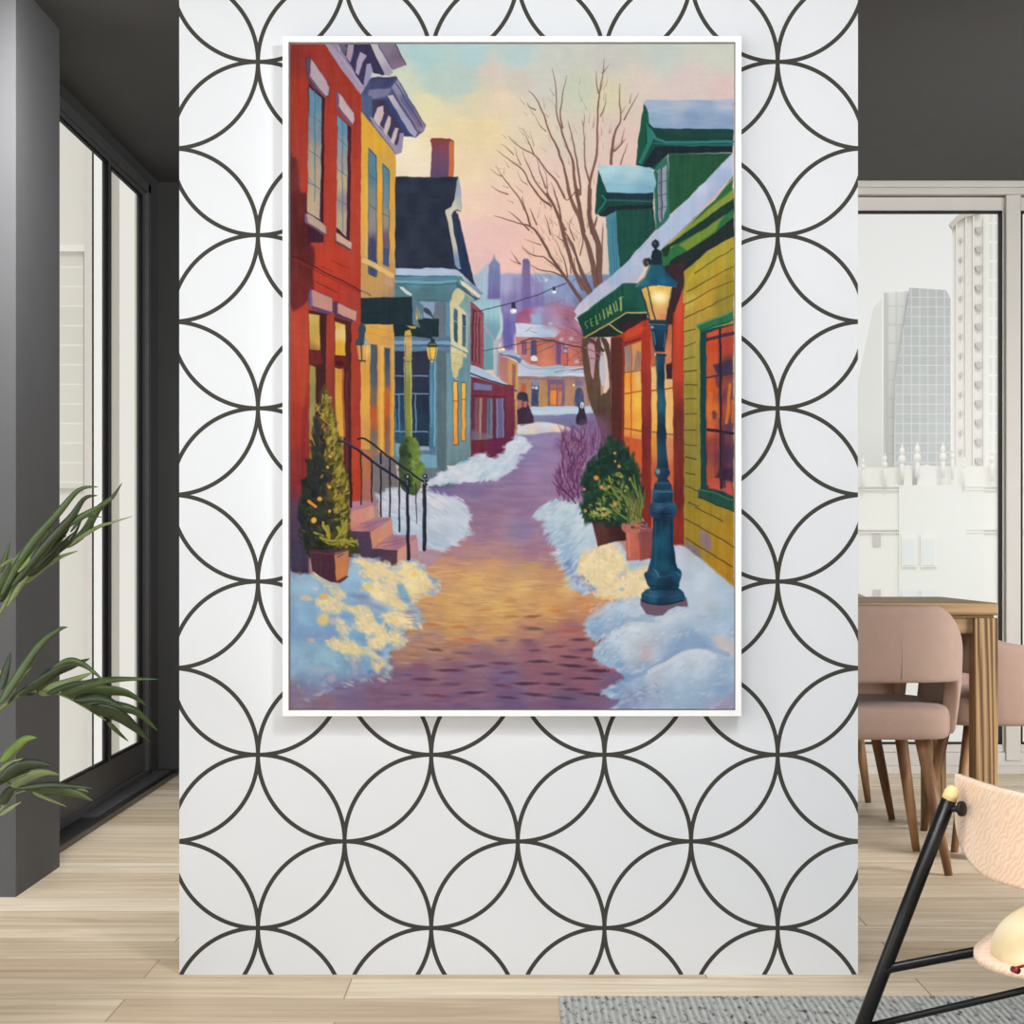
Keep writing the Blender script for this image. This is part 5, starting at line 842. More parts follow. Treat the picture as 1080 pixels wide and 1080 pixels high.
def paint_plants():
    # purple bush
    P = smooth(e1([(330,190),(480,120),(560,220),(560,400),(420,520),(370,640),(350,730),(220,700),(150,600),(200,480),(210,400),(170,330),(250,240)]), 3)
    poly(P, (132,94,136), 4.0, 12, 'n', al=0.5)
    rs = np.random.RandomState(33)
    cols = [(96,54,100),(116,66,120),(84,46,84),(150,104,150),(130,76,116),(110,60,92),(160,120,160)]
    for i in range(330):
        v_ = rs.uniform(270, 730); u_ = rs.uniform(215, 400) if v_ < 520 else rs.uniform(180, 370)
        x0, y0 = e1([(u_, v_)])[0]
        a = math.radians(rs.uniform(-120, -65)); l = rs.uniform(6, 18)
        m = (x0+math.cos(a)*l*.5+rs.uniform(-1, 1), y0+math.sin(a)*l*.5)
        line([(x0, y0), m, (x0+math.cos(a-.1)*l, y0+math.sin(a-.1)*l)], rs.uniform(1.0, 2.6), cols[rs.randint(len(cols))], w2=0.5, al=0.8)
    for i in range(40):
        x0, y0 = e1([(rs.uniform(380,540), rs.uniform(260,420))])[0]; l = rs.uniform(8, 20)
        line([(x0, y0), (x0+rs.uniform(-3, 3), y0-l)], 1.8, cols[rs.randint(len(cols))], w2=0.6, al=0.6)
    for q in ([(320,750),(270,690),(200,640),(155,600)], [(300,680),(240,560),(225,450)], [(340,700),(330,560),(340,400)], [(270,690),(180,590),(185,520)], [(310,640),(290,500),(265,380),(240,290)]): line(e1(q), 1.5, (86,46,84), w2=0.6, sm=3)
    # evergreen bush in a dark pot
    poly(e1([(430,860),(680,860),(690,1010),(560,1030),(480,1060)]), ((635,560,(96,50,46)),(650,560,(60,36,36))), 0.8, 5)
    P = smooth(e1([(575,300),(640,340),(690,400),(740,470),(770,560),(790,680),(760,800),(680,880),(560,880),(420,880),(370,800),(380,640),(385,560),(430,470),(500,420),(520,350)]), 3)
    poly(P, (28,52,44), 1.6, 6, 'n')
    fluff(P, [(26,54,46),(30,62,50),(22,42,38),(40,74,54)], 130, 8, 3.4, -70, 40, .95, 283, 3.2)
    dabs(P, 260, [(30,66,56),(24,48,44),(38,80,60),(22,40,36),(46,84,52),(34,60,36)], 6.5, 3, -60, 55, 0.8, 81)
    dabs(e1([(480,560),(640,520),(700,640),(690,800),(560,880),(420,860),(400,780),(500,700)]), 110, [(130,150,58),(96,124,50),(160,166,72),(74,104,48),(116,130,56)], 5.5, 2.2, 50, 50, 0.85, 82)
    dabs(e1([(420,770),(560,790),(570,850),(430,840)]), 40, [(176,176,84),(150,156,70),(190,184,100)], 4, 2.2, 20, 50, 0.9, 83)
    for q in ([(575,300),(590,370)], [(520,350),(550,430)], [(670,380),(660,450)], [(735,465),(720,520)], [(430,450),(470,520)], [(540,480),(580,560)]): line(e1(q), 2.6, (26,60,46), w2=1.2)
    for (u, v, r) in [(600,392,1.5),(628,484,1.7),(465,568,2.6),(505,632,2.0),(560,632,1.4),(598,755,2.6),(705,575,1.5),(388,800,1.8),(535,825,1.5),(380,650,1.3),(600,450,1.2),(675,660,1.2),(640,560,1.2)]: blob(*e1([(u,v)])[0], r, r, (206,146,70), 0, 0.4)
    # grass in a terracotta pot
    for i in range(70):
        x0, y0 = e1([(rs.uniform(690,790), rs.uniform(850,900))])[0]; tx, ty = e1([(rs.uniform(650,820), rs.uniform(640,760))])[0]
        line([(x0, y0), ((x0*.5+tx*.5), (y0+ty)/2), (tx, ty)], 1.3, [(116,124,56),(146,150,76),(86,96,46),(128,110,60),(60,80,44)][rs.randint(5)], w2=0.5, al=0.85)
    for q in ([(760,700),(730,540)], [(740,640),(700,560)], [(800,780),(770,620)], [(640,780),(600,640)], [(690,760),(640,660),(590,630)], [(680,860),(600,800),(590,760)]): line(e1(q), 2.4, (110,134,56), w2=0.8, sm=2)
    poly(e1([(650,900),(665,890),(700,905),(780,895),(868,925),(870,1080),(870,1140),(680,1160),(675,960)]), ((665,560,(206,110,84)),(672,575,(210,104,80)),(680,570,(140,70,76)),(688,575,(132,60,64)),(668,590,(190,96,80))), 0.7, 4)
    poly(e1([(768,955),(872,945),(872,1138),(775,1158)]), ((682,568,(140,72,74)),(682,588,(150,68,62))), 0.8, 5); line(e1([(690,960),(700,1130)]), 2.4, (222,124,98), al=.7)
    poly(smooth(e1([(648,905),(668,888),(700,915),(780,925),(780,950),(720,965),(660,945)]), 3), (186,106,90), 0.7, 4); poly(e1([(780,900),(860,915),(868,945),(780,950)]), (140,84,92), 0.9, 4); dabs(e1([(700,885),(830,885),(860,930),(720,930)]), 26, [(120,64,72),(196,120,110),(84,44,56),(150,90,100)], 4, 2, 40, 50, 0.9, 84)

def paint_snow_right():
    P = smooth(e1([(55,820),(110,770),(180,730),(260,705),(310,760),(380,810),(430,890),(480,1030),(470,1080),(520,1200),(400,1400),(300,1320),(220,1200),(180,1080),(130,960),(130,900),(80,850)]), 4)
    poly(P, ((575,540,(190,206,218)),(590,530,(206,214,222)),(600,545,(190,210,222)),(610,560,(196,212,226)),(590,560,(160,186,208)),(600,580,(150,182,212)),(615,575,(190,206,220)),(600,598,(120,150,196))), 1.2, 6, 'n')
    dabs(P, 170, [(216,222,228),(150,180,204),(202,212,222),(176,200,216)], 10, 2.8, -35, 22, 0.5, 91)
    fluff([a for a in P if a[0] < 612], [(200,212,222),(176,198,218),(150,180,206)], 110, 10, 3.0, -35, 25, .8, 191, 2.0)
    # broad right bank
    P = smooth(FF([(626,572),(640,569),(655,573),(662,583),(690,580),(712,575),(722,577),(740,590),(775,620),(790,640),(790,760),(640,760),(655,740),(645,738),(637,730),(660,716),(642,704),(628,694),(630,682),(642,673),(620,668),(621,650),(640,640),(655,632),(640,625),(612,622),(604,610),(612,596)]), 3)
    poly(P, ((640,575,(196,200,216)),(665,590,(170,190,214)),(690,590,(190,206,224)),(720,585,(190,196,210)),(735,610,(190,206,222)),(765,625,(176,196,218)),(745,640,(186,200,216)),(770,655,(160,190,216)),(640,650,(170,190,214)),(628,660,(140,172,208)),(660,640,(190,204,220)),(690,650,(196,208,222)),(660,668,(196,210,222)),(640,690,(150,180,212)),(680,680,(180,196,216)),(700,680,(196,190,206)),(720,662,(150,180,212)),(745,675,(136,172,210)),(770,680,(200,196,204)),(690,700,(150,178,208)),(740,688,(196,206,224)),(720,700,(190,204,222)),(700,715,(176,200,220)),(660,722,(120,160,204)),(740,720,(156,186,216)),(770,720,(150,184,216)),(710,740,(150,176,210)),(670,740,(140,160,196)),(760,742,(160,164,196))), 1.3, 6, 'n')
    cream = [(238,216,164),(244,226,180),(230,204,150),(226,196,150)]
    for (pts, n, sd) in [([(255,340),(300,300),(380,265),(440,290),(480,360),(440,420),(430,480),(400,500),(300,460),(245,400)], 90, 92), ([(440,440),(520,390),(580,376),(600,430),(600,490),(540,530),(440,540),(340,520),(360,490)], 60, 93)]:
        Q = smooth(e3(pts), 4); poly(Q, (236,214,168), 1.8, 7, 'n'); dabs(Q, n, cream, 5, 2.6, 30, 70, 0.7, sd); fluff(Q, cream, 80, 6, 3, 20, 60, .8, sd+500, 2.4)
    blob(*e3([(460,488)])[0], 3, 2, (170,186,210), 0, .5); blob(*e3([(530,350)])[0], 9, 7, (166,190,216), 0, .6, .8)
    dabs(e3([(200,420),(260,420),(340,480),(330,510),(250,480)]), 30, [(130,140,186),(150,150,190),(190,160,160),(170,190,216)], 5, 2.4, 20, 40, 0.7, 94)
    def mound(pts, cps, sd, n=60, sf=1.6):
        Q = smooth(e3(pts), 4); poly(Q, cps, sf, 6, 'n'); dabs(Q, n*2, [(210,218,230),(158,186,212),(190,206,222)], 7, 2.6, -25, 35, 0.35, sd); fluff(Q, [(196,208,222),(176,196,218),(150,180,210)], 90, 7, 3.2, -20, 40, .7, sd+500, 2.0)
    mound([(290,640),(320,600),(400,560),(470,540),(560,535),(580,580),(620,620),(540,640),(440,680),(380,730),(310,730),(285,690)], ((625,655,(150,182,212)),(640,642,(186,200,220)),(665,637,(196,206,222)),(632,668,(130,166,206)),(655,655,(150,180,212)),(672,648,(190,206,222))), 95, 50)
    mound([(320,830),(360,760),(440,680),(540,645),(620,640),(700,590),(760,575),(840,610),(960,640),(1030,700),(1030,760),(900,760),(780,800),(700,850),(600,900),(500,910),(400,880)], ((640,690,(150,182,210)),(655,672,(196,210,222)),(670,665,(206,216,226)),(665,690,(190,204,220)),(690,650,(186,204,220)),(715,645,(196,206,222)),(740,660,(176,196,218)),(680,690,(206,190,196)),(705,690,(160,184,212)),(730,672,(140,172,208)),(760,675,(160,190,214)),(755,668,(176,196,220)),(650,703,(130,166,208)),(680,703,(150,176,206))), 96, 90)
    line(smooth(e3([(330,740),(400,690),(470,655),(545,640),(620,645)]), 4, False), 5, (140,168,200), al=.55); line(smooth(e3([(560,620),(640,618),(700,585)]), 4, False), 4, (140,166,200), al=.6)
    poly(smooth(e3([(700,760),(780,730),(900,720),(940,740),(900,790),(800,790),(720,830),(660,850),(680,800)]), 3), (138,168,206), 4, 5, 'n', al=0.8)
    poly(smooth(e3([(910,730),(960,725),(1030,760),(1030,800),(970,790)]), 3), (206,190,190), 3, 5, 'n', al=0.8)
    mound([(370,1000),(440,970),(520,950),(600,900),(700,850),(780,800),(870,790),(930,820),(1030,850),(1040,1160),(560,1160),(420,1110),(480,1040),(400,1020)], ((645,725,(116,160,206)),(670,720,(150,180,212)),(690,715,(190,200,218)),(715,700,(196,210,226)),(735,690,(208,216,230)),(745,700,(190,208,226)),(765,705,(160,188,218)),(760,730,(140,176,214)),(730,730,(160,190,218)),(710,735,(160,186,214)),(690,740,(160,176,208)),(765,742,(170,160,190)),(665,738,(140,150,190))), 97, 90)
    line(smooth(e3([(440,962),(560,915),(660,862),(740,808),(830,780),(900,782),(1000,820)]), 4, False), 5, (130,160,200), al=.5); line(smooth(e3([(600,905),(690,862),(770,815),(860,800),(930,830)]), 4, False), 5, (214,220,232), al=.7)
    dabs(e6([(210,190),(320,120),(380,240),(300,330),(210,280)]), 30, [(214,222,226),(140,170,200),(190,204,214)], 4, 1.6, -30, 50, 0.6, 98)
    dabs(e6([(240,120),(350,30),(440,40),(380,130),(200,160)]), 26, [(206,214,226),(136,164,204),(190,160,176)], 4, 1.6, -30, 50, 0.5, 99)
    dabs(e6([(430,450),(560,440),(600,500),(440,520)]), 16, [(110,130,176),(190,190,204)], 4, 1.4, 10, 40, 0.6, 100)
    dabs(e3([(330,540),(400,545),(330,640),(290,620)]), 26, [(226,190,150),(206,130,110),(196,150,140)], 7, 1.8, -20, 30, 0.6, 101)
    dabs(e3([(310,840),(400,880),(480,920),(380,900)]), 12, [(206,84,90),(196,110,110)], 5, 1.6, 10, 30, 0.8, 102)

def paint_streetlamp():
    teal = (28,78,104); dk = (22,44,66)
    # base plinth
    poly(h4([(105,890),(110,935),(150,995),(210,1012),(265,1003),(305,965),(370,942),(442,945),(436,880)]), (112,88,106), 0.8, 4)
    poly(h4([(110,885),(118,850),(150,818),(175,808),(375,808),(415,845),(430,885),(400,912),(300,935),(190,932),(120,908)]), ((678,630,(30,70,100)),(690,628,(36,96,128)),(705,625,(26,60,90)),(718,632,(30,80,104)),(700,636,(22,48,74))), 0.6, 4)
    poly(smooth(e3([(572,410),(590,395),(610,380),(735,375),(765,405),(755,450),(750,480),(700,492),(620,488),(595,470),(580,440)]), 3), ((684,606,(24,60,84)),(692,606,(30,90,124)),(700,608,(26,60,84)),(715,606,(26,84,116)),(705,615,(20,44,64))), 0.6, 4)
    poly(e3([(617,120),(724,120),(722,250),(735,350),(748,395),(590,395),(605,350),(617,250)]), ((690,560,(22,50,72)),(692,590,(24,70,96)),(699,570,(24,92,122)),(700,595,(24,84,110)),(706,570,(20,60,88)),(710,590,(18,50,76)),(694,545,(20,44,66))), 0.6, 4)
    poly(smooth(e3([(600,80),(605,60),(620,48),(715,45),(735,60),(738,90),(725,120),(615,124)]), 3), ((689,536,(30,60,90)),(695,534,(60,100,140)),(706,536,(24,56,84)),(710,530,(40,110,140)),(700,542,(18,40,62))), 0.6, 4)
    poly(e1([(865,655),(1010,655),(1015,690),(1015,745),(865,745)]), ((690,520,(34,90,120)),(702,518,(24,60,90)),(698,527,(20,50,76))), 0.6, 4); line(e1([(866,665),(1012,668)]), 1.4, (56,110,140))
    poly(e1([(880,610),(900,590),(985,590),(1005,620),(1005,655),(872,655)]), (26,60,88), 0.6, 4); poly(smooth(e1([(885,540),(895,505),(940,488),(985,505),(992,540),(975,570),(985,595),(900,598),(905,570)]), 3), ((694,497,(50,90,110)),(700,500,(26,50,72)),(705,502,(24,46,66))), 0.6, 4); blob(*e1([(908,522)])[0], 2.0, 2.4, (110,150,170), 0, .5)
    for (g_, w_, c_) in [([(125,850),(160,862),(230,872)],1.6,(64,120,150)), ([(300,880),(400,860)],1.2,(50,104,136)), ([(120,900),(200,925),(300,928),(415,900)],1.6,(16,36,54)), ([(180,820),(370,822)],1.6,(16,38,58)), ([(160,770),(200,800),(330,805)],1.0,(16,40,60)), ([(200,680),(225,700),(240,730)],1.6,(90,160,190)), ([(365,700),(385,725)],1.6,(70,140,180)), ([(150,700),(250,735),(330,720)],0.9,(60,120,150)), ([(210,340),(215,600),(195,670)],1.6,(40,104,130)), ([(250,340),(262,640)],2.4,(20,84,110)), ([(325,340),(335,620)],1.6,(16,40,60)), ([(200,235),(260,240),(300,225)],1.4,(60,110,150)), ([(310,200),(320,250)],1.2,(50,120,150)), ([(195,280),(330,285)],1.2,(16,34,52)), ([(195,128),(330,132)],1.2,(60,120,150))]:
        line(h4(g_), w_, tuple(v*.88 for v in c_), sm=3, al=0.6)
    line(e1([(900,600),(985,605)]), 0.8, (70,120,150))
    # shaft
    poly(d7([(548,820),(608,820),(604,1000),(610,1400),(618,1500),(556,1500),(560,1100)]), ((692,380,(30,80,104)),(698,385,(20,60,84)),(703,390,(18,44,64)),(694,430,(32,84,108)),(700,440,(22,64,90)),(705,450,(18,44,64)),(696,480,(34,88,110))), 0.5, 3)
    poly(e1([(905,-60),(960,-60),(962,200),(972,420),(985,500),(900,500),(904,300)]), ((695,430,(36,92,112)),(699,440,(22,62,88)),(703,450,(22,44,60)),(695,480,(30,78,96)),(700,485,(24,60,84)),(704,490,(22,42,56))), 0.5, 3)
    line(d7([(556,850),(562,1080)]), 0.9, (60,120,140), al=0.7)
    # collar under the lantern
    poly(d7([(525,640),(625,640),(620,700),(610,760),(605,800),(548,800),(538,760),(530,700)]), ((690,345,(24,54,78)),(697,350,(28,66,100)),(703,355,(20,40,60)),(697,368,(20,44,66))), 0.5, 4)
    line(d7([(520,655),(618,660)]), 2.2, (30,72,104)); blob(*d7([(530,652)])[0], 1.6, 1.6, (130,160,170)); line(d7([(540,818),(610,820)]), 2.4, (24,50,70)); blob(*d7([(545,818)])[0], 1.3, 1.4, (170,190,196)); line(d7([(538,680),(550,760)]), 0.8, (96,150,170)); line(d7([(606,680),(598,770)]), 0.8, (80,110,130)); line(d7([(522,690),(540,800)]), 0.7, (90,70,80)); line(d7([(612,700),(606,790)]), 0.8, (160,90,80))
    # lantern glass
    poly(d7([(462,425),(500,405),(650,408),(648,430),(625,540),(612,620),(512,615),(490,520)]), ((680,310,(206,160,60)),(684,325,(190,140,50)),(690,305,(240,206,100)),(697,312,(252,236,170)),(697,318,(250,226,150)),(692,330,(226,160,90)),(700,333,(196,120,84)),(706,310,(236,190,80)),(705,325,(206,140,70)),(697,304,(236,180,60)),(700,325,(230,170,100))), 0.5, 3)
    blob(*d7([(568,470)])[0], 6.5, 5, (253,240,190), 0, .7, .9); dabs(d7([(520,425),(620,425),(610,450),(530,450)]), 10, [(240,200,90)], 3, 1.5, 80, 20, .5, 111)
    for q in ([(500,408),(518,500),(545,610)], [(462,430),(490,520),(515,615)], [(650,420),(628,540),(612,625)]): line(d7(q), 1.5, (44,44,56))
    line(d7([(470,425),(500,520),(524,610)]), 0.8, (190,170,110)); line(d7([(640,425),(618,560)]), 0.7, (120,100,80))
    poly(d7([(505,612),(620,612),(625,640),(520,645)]), (26,56,80), 0.5, 3); line(d7([(512,635),(610,640)]), 0.8, (110,130,140))
    # lantern roof and finial
    poly(d7([(515,280),(590,278),(640,350),(682,385),(668,415),(560,400),(470,405),(430,418),(425,408),(480,350)]), ((685,288,(30,96,116)),(695,282,(28,90,110)),(705,290,(20,64,88)),(680,300,(50,110,120)),(700,297,(30,110,150)),(710,298,(24,74,110)),(690,296,(24,80,104))), 0.5, 3)
    line(d7([(520,285),(480,360),(430,412)]), 0.9, (120,150,110)); line(d7([(590,282),(672,382)]), 0.8, (20,44,64)); line(d7([(430,412),(560,395),(670,410)]), 1.5, (34,88,120))
    poly(smooth(d7([(478,262),(490,240),(520,235),(530,195),(560,185),(585,205),(590,250),(588,280),(515,280),(490,290)]), 2), (26,44,54), 0.5, 4); blob(*d7([(548,155)])[0], 3.9, 4.3, (30,46,60), 0, .2); line(d7([(548,170),(552,200)]), 2.6, (26,40,54)); blob(*d7([(520,240)])[0], 1.2, 1.2, (120,140,150)); blob(*d7([(488,262)])[0], 2.6, 3.5, (60,64,44), 0, .4); blob(*d7([(545,150)])[0], 1.2, 1.2, (70,90,100))
    line(d7([(500,262),(510,285)]), 0.8, (140,140,110)); blob(*d7([(548,132)])[0], 1.0, 1.0, (30,46,60))

def paint_all():
    for f in (paint_sky, paint_distance, paint_street, paint_twigs, paint_tree, paint_left, paint_lights, paint_redhouse, paint_yellowhouse, paint_snow_left, paint_steps, paint_shrub_post, paint_snow_front, paint_conifer, paint_railing, paint_shop, paint_snow_right, paint_plants, paint_streetlamp):
        f()
    CAN[:] += (NZF*2.2+NZH*1.6)[..., None]
    g = CAN.mean(2, keepdims=True); CAN[:] = g+(CAN-g)*0.90
    return np.clip(CAN, 0, 255)/255.0
# ================================================================ the room
CEIL = 2.51; FAR = 7.65; LX = -1.53
M_dark = mat('charcoal_paint', (72,72,72), 0.7, 0.2, 0.03); M_black = mat('black_rubber', (16,16,16), 0.6, 0.2, 0.02)
M_ceil = mat('dark_ceiling_paint', (86,86,87), 0.75, 0.25, 0.03); M_grey = mat('grey_column_paint', (90,90,91), 0.75, 0.2, 0.03)
M_frame = mat('graphite_frame', (84,84,86), 0.45, 0.4, 0.03); M_white = mat('off_white_frame', (214,209,202), 0.55, 0.3, 0.02)
def slab(name, z0, z1, m):
    g = MB(); g.rings([[(-4.2,-3.2,z), (4.2,-3.2,z), (4.2,FAR+0.1,z), (-1.56,FAR+0.1,z), (-1.56,5.40,z), (-4.2,5.40,z)] for z in (z0, z1)]); tag(g.build(name, m), kind='structure')
slab('floor', -0.06, 0, floor_mat()); slab('ceiling', CEIL, CEIL+0.12, M_ceil)
wc = box('wall_center', (189-VX)/448*EYE, (905-VX)/448*EYE, 4.03, 4.15, 0, CEIL, wallpaper_mat(), kind='structure')
# left column
box('wall_column', -4.2, -1.376, 4.93, 5.40, 0, CEIL, M_grey, kind='structure')
# left wall beyond the column, with a sliding glass door
box('wall_left', -1.56, LX, 7.44, FAR, 0, CEIL, M_dark, kind='structure')
box('wall_front_left', -1.56, LX, 5.40, 5.55, 0, CEIL, M_dark, kind='structure')
box('trim_1', -1.56, LX, 5.55, 7.44, 2.455, CEIL, M_dark, kind='structure')
DZ0, DZ1 = 0.164, 2.395
door = MB()
door.box(-1.56, LX+0.012, 5.55, 7.44, DZ1+0.02, 2.455)            # head
door.box(-1.56, LX+0.012, 7.39, 7.44, 0.03, 2.455)               # far jamb
door.box(-1.56, LX+0.012, 5.55, 5.60, 0.03, 2.455); door.box(-1.56, LX+0.012, 5.55, 7.44, 0.0, 0.047)
dr = door.build('door_1', M_frame, bevel=0.003); tag(dr, kind='structure')
def sash(y0, y1, x, w0, w1):
    m = MB(); x0, x1 = x-0.024, x
    m.box(x0, x1, y0, y0+w0, 0.045, DZ1+0.035); m.box(x0, x1, y1-w1, y1, 0.045, DZ1+0.035)
    m.box(x0, x1, y0+w0, y1-w1, DZ1, DZ1+0.035); m.box(x0, x1, y0+w0, y1-w1, 0.045, DZ0)
    s = m.build('sash', M_frame, dr, bevel=0.002)
    g = MB(); e = 0.009; a, b = y0+w0, y1-w1
    g.box(x-0.012, x+0.0008, a, a+e, DZ0, DZ1); g.box(x-0.012, x+0.0008, b-e*1.4, b, DZ0, DZ1); g.box(x-0.012, x+0.0008, a, b, DZ0, DZ0+e); g.box(x-0.012, x+0.0008, a, b, DZ1-e, DZ1)
    g.build('gasket', M_black, s)
    MB().box(x-0.010, x-0.004, a, b, DZ0, DZ1).build('glass_pane', glass_mat(), s)
sash(5.60, 6.735, LX+0.004, 0.07, 0.035); sash(6.736, 7.395, LX-0.002, 0.030, 0.060)
MB().box(LX-0.02, -1.437, 5.55, FAR-0.02, 0, 0.022).build('threshold', mat('black_track_metal', (34,34,36), 0.3, 0.5, 0.02, metal=0.3), dr, bevel=0.003)
MB().box(LX-0.02, -1.458, 6.25, FAR-0.1, 0.022, 0.026).build('track_rail', mat('grey_track_metal', (120,120,122), 0.35, 0.5, 0.02, metal=0.6), dr)
# far wall: dark return on the left, white glazing on the right
box('wall_far', -1.56, 1.115, FAR, FAR+0.15, 0, CEIL, M_dark, kind='structure')
def fx(px): return (px-VX)/F*FAR
def fz(py): return EYE-(py-VY)/F*FAR
def glazing(n, x0, x1, cover_left):
    """a full-height white glazed bay; x0..x1 is the glass"""
    zt, zb = fz(222), fz(785)
    a, b = x0-0.075, x1+0.012
    m = MB(); m.box(a, x0, FAR+0.01, FAR+0.09, 0.09, 2.45); m.box(x1, b, FAR+0.01, FAR+0.09, 0.09, 2.45); m.box(x0, x1, FAR+0.01, FAR+0.09, zt, 2.45); m.box(x0, x1, FAR+0.01, FAR+0.09, 0.09, zb)
    w = m.build('window_%d' % n, M_white, bevel=0.003); tag(w, kind='structure')
    g = MB(); e = 0.006
    g.box(x0, x0+e, FAR+0.005, FAR+0.05, zb, zt); g.box(x1-e, x1, FAR+0.005, FAR+0.05, zb, zt); g.box(x0, x1, FAR+0.005, FAR+0.05, zb, zb+e); g.box(x0, x1, FAR+0.005, FAR+0.05, zt-e, zt)
    g.build('gasket', M_black, w); MB().box(x0, x1, FAR+0.04, FAR+0.048, zb, zt).build('glass_pane', glass_mat(), w)
glazing(1, fx(905)-0.25, fx(1057.5), False)
glazing(2, fx(1077.5), fx(1077.5)+0.9, False)
mull = MB().box(fx(1060.5), fx(1076), FAR-0.012, FAR+0.09, fz(802), fz(206)).build('trim_2', M_white, bevel=0.003); tag(mull, kind='structure')
box('trim_3', 1.115, 4.2, FAR-0.02, FAR+0.12, fz(205), CEIL, M_white, kind='structure', bevel=0.003)
box('trim_4', 1.115, 4.2, FAR-0.045, FAR-0.02, CEIL-0.028, CEIL, M_white, kind='structure', bevel=0.003)
box('trim_5', 1.115, 4.2, FAR-0.03, FAR+0.01, fz(205)-0.004, fz(205)+0.012, M_white, kind='structure')
box('baseboard_far', 1.115, 4.2, FAR-0.018, FAR+0.12, 0, 0.034, M_white, kind='structure', bevel=0.003)
box('trim_6', 1.115, 4.2, FAR+0.0, FAR+0.12, 0.034, 0.09, M_white, kind='structure')
box('wall_far_right', fx(1077.5)+0.92, 4.2, FAR+0.01, FAR+0.12, 0.09, fz(205), M_white, kind='structure')
box('wall_right', 3.6, 3.75, -3.2, FAR, 0, CEIL, M_dark, kind='structure')

# ================================================================ framed painting
FX0, FX1 = (298-VX)/448*EYE, (782-VX)/448*EYE
FZ0, FZ1 = EYE-(755.5-VY)/448*EYE, EYE-(38-VY)/448*EYE
# front face stands 5 cm off the wall, so the outline is scaled to that depth
DF = 3.975; k = DF/4.03
def gx(px): return (px-VX)/F*DF
def gz(py): return EYE-(py-VY)/F*DF
pic = empty('framed_painting', (gx(540), 4.03, gz(755.5)), label='large white-framed painting of a snowy village street at dusk, hung on the circle-patterned wall', cat='painting')
def loc(mb):
    mb.v = [(x-pic.location.x, y-pic.location.y, z-pic.location.z) for x, y, z in mb.v]; return mb
def rim(xa, xb, za, zb, w, y0, y1):
    m = MB(); m.box(xa, xb, y0, y1, zb-w, zb); m.box(xa, xb, y0, y1, za, za+w); m.box(xa, xa+w, y0, y1, za+w, zb-w); m.box(xb-w, xb, y0, y1, za+w, zb-w); return m
loc(rim(gx(298), gx(782), gz(755.5), gz(38), 6.2/F*DF, DF, 4.029)).build('frame', mat('white_frame_lacquer', (250,250,250), 0.5, 0.3, 0.005), pic, bevel=0.0008)
loc(MB().box(gx(303), gx(777), DF+0.0055, 4.02, gz(750), gz(43))).build('backing', mat('grey_backing_board', (120,116,116), 0.8, 0.1, 0.02), pic)
pig = paint_all()
me = bpy.data.meshes.new('canvas')
xs = np.linspace(gx(306.1), gx(774.6), NW)-pic.location.x; zs = np.linspace(gz(46.0), gz(747.8), NH)-pic.location.z
XX, ZZ = np.meshgrid(xs, zs)
co = np.empty((NW*NH, 3), np.float32); co[:, 0] = XX.ravel(); co[:, 1] = DF+0.004-4.03; co[:, 2] = ZZ.ravel()
idx = np.arange(NW*NH).reshape(NH, NW)
q = np.stack([idx[:-1, :-1].ravel(), idx[1:, :-1].ravel(), idx[1:, 1:].ravel(), idx[:-1, 1:].ravel()], 1)
me.vertices.add(NW*NH); me.vertices.foreach_set('co', co.ravel())
me.loops.add(q.size); me.loops.foreach_set('vertex_index', q.ravel().astype(np.int32))
me.polygons.add(len(q)); me.polygons.foreach_set('loop_start', np.arange(0, q.size, 4, dtype=np.int32))
try: me.polygons.foreach_set('loop_total', np.full(len(q), 4, np.int32))
except Exception: pass
me.update(calc_edges=True)
ca = me.color_attributes.new('pigment', 'FLOAT_COLOR', 'POINT')
lin = np.where(pig <= 0.04045, pig/12.92, ((pig+0.055)/1.055)**2.4)
rgba = np.ones((NW*NH, 4), np.float32); rgba[:, :3] = lin.reshape(-1, 3); ca.data.foreach_set('color', rgba.ravel())
cv = bpy.data.objects.new('canvas', me); COL.objects.link(cv); cv.parent = pic
m, n, L, b = nt('oil_paint_pigment'); at = n.new('ShaderNodeVertexColor'); at.layer_name = 'pigment'
gn = n.new('ShaderNodeVectorMath'); gn.operation = 'SCALE'; gn.inputs['Scale'].default_value = PAINT_GAIN; L.new(at.outputs[0], gn.inputs[0]); L.new(gn.outputs[0], b.inputs['Base Color'])
b.inputs['Roughness'].default_value = 0.75; b.inputs['Specular IOR Level'].default_value = 0.08
me.materials.append(m)
cv['label'] = 'canvas painted with brick lane, snow banks, gas lamp and coloured houses'

# ================================================================ rug
m, n, L, b = nt('woven_grey_rug')
tc = n.new('ShaderNodeTexCoord'); mp = n.new('ShaderNodeMapping'); mp.inputs['Scale'].default_value = (95, 26, 1); mp.inputs['Rotation'].default_value = (0, 0, 0.12)
no = n.new('ShaderNodeTexNoise'); no.inputs['Scale'].default_value = 1; no.inputs['Detail'].default_value = 2; L.new(tc.outputs['Object'], mp.inputs[0]); L.new(mp.outputs[0], no.inputs[0])
cr = n.new('ShaderNodeValToRGB'); e = cr.color_ramp.elements; e[0].position = 0.29; e[0].color = srgb((84,84,84))+(1,); e[1].position = 0.43; e[1].color = srgb((196,198,194))+(1,)
k2 = e.new(0.75); k2.color = srgb((216,217,213))+(1,); L.new(no.outputs[0], cr.inputs[0])
wv = n.new('ShaderNodeTexWave'); wv.inputs['Scale'].default_value = 22; wv.inputs['Distortion'].default_value = 1.5; wv.inputs['Detail Scale'].default_value = 4; L.new(tc.outputs['Object'], wv.inputs[0])
mw = n.new('ShaderNodeMix'); mw.data_type = 'RGBA'; mw.blend_type = 'MULTIPLY'; mw.inputs[0].default_value = 0.22; L.new(cr.outputs[0], mw.inputs[6]); L.new(wv.outputs[0], mw.inputs[7])
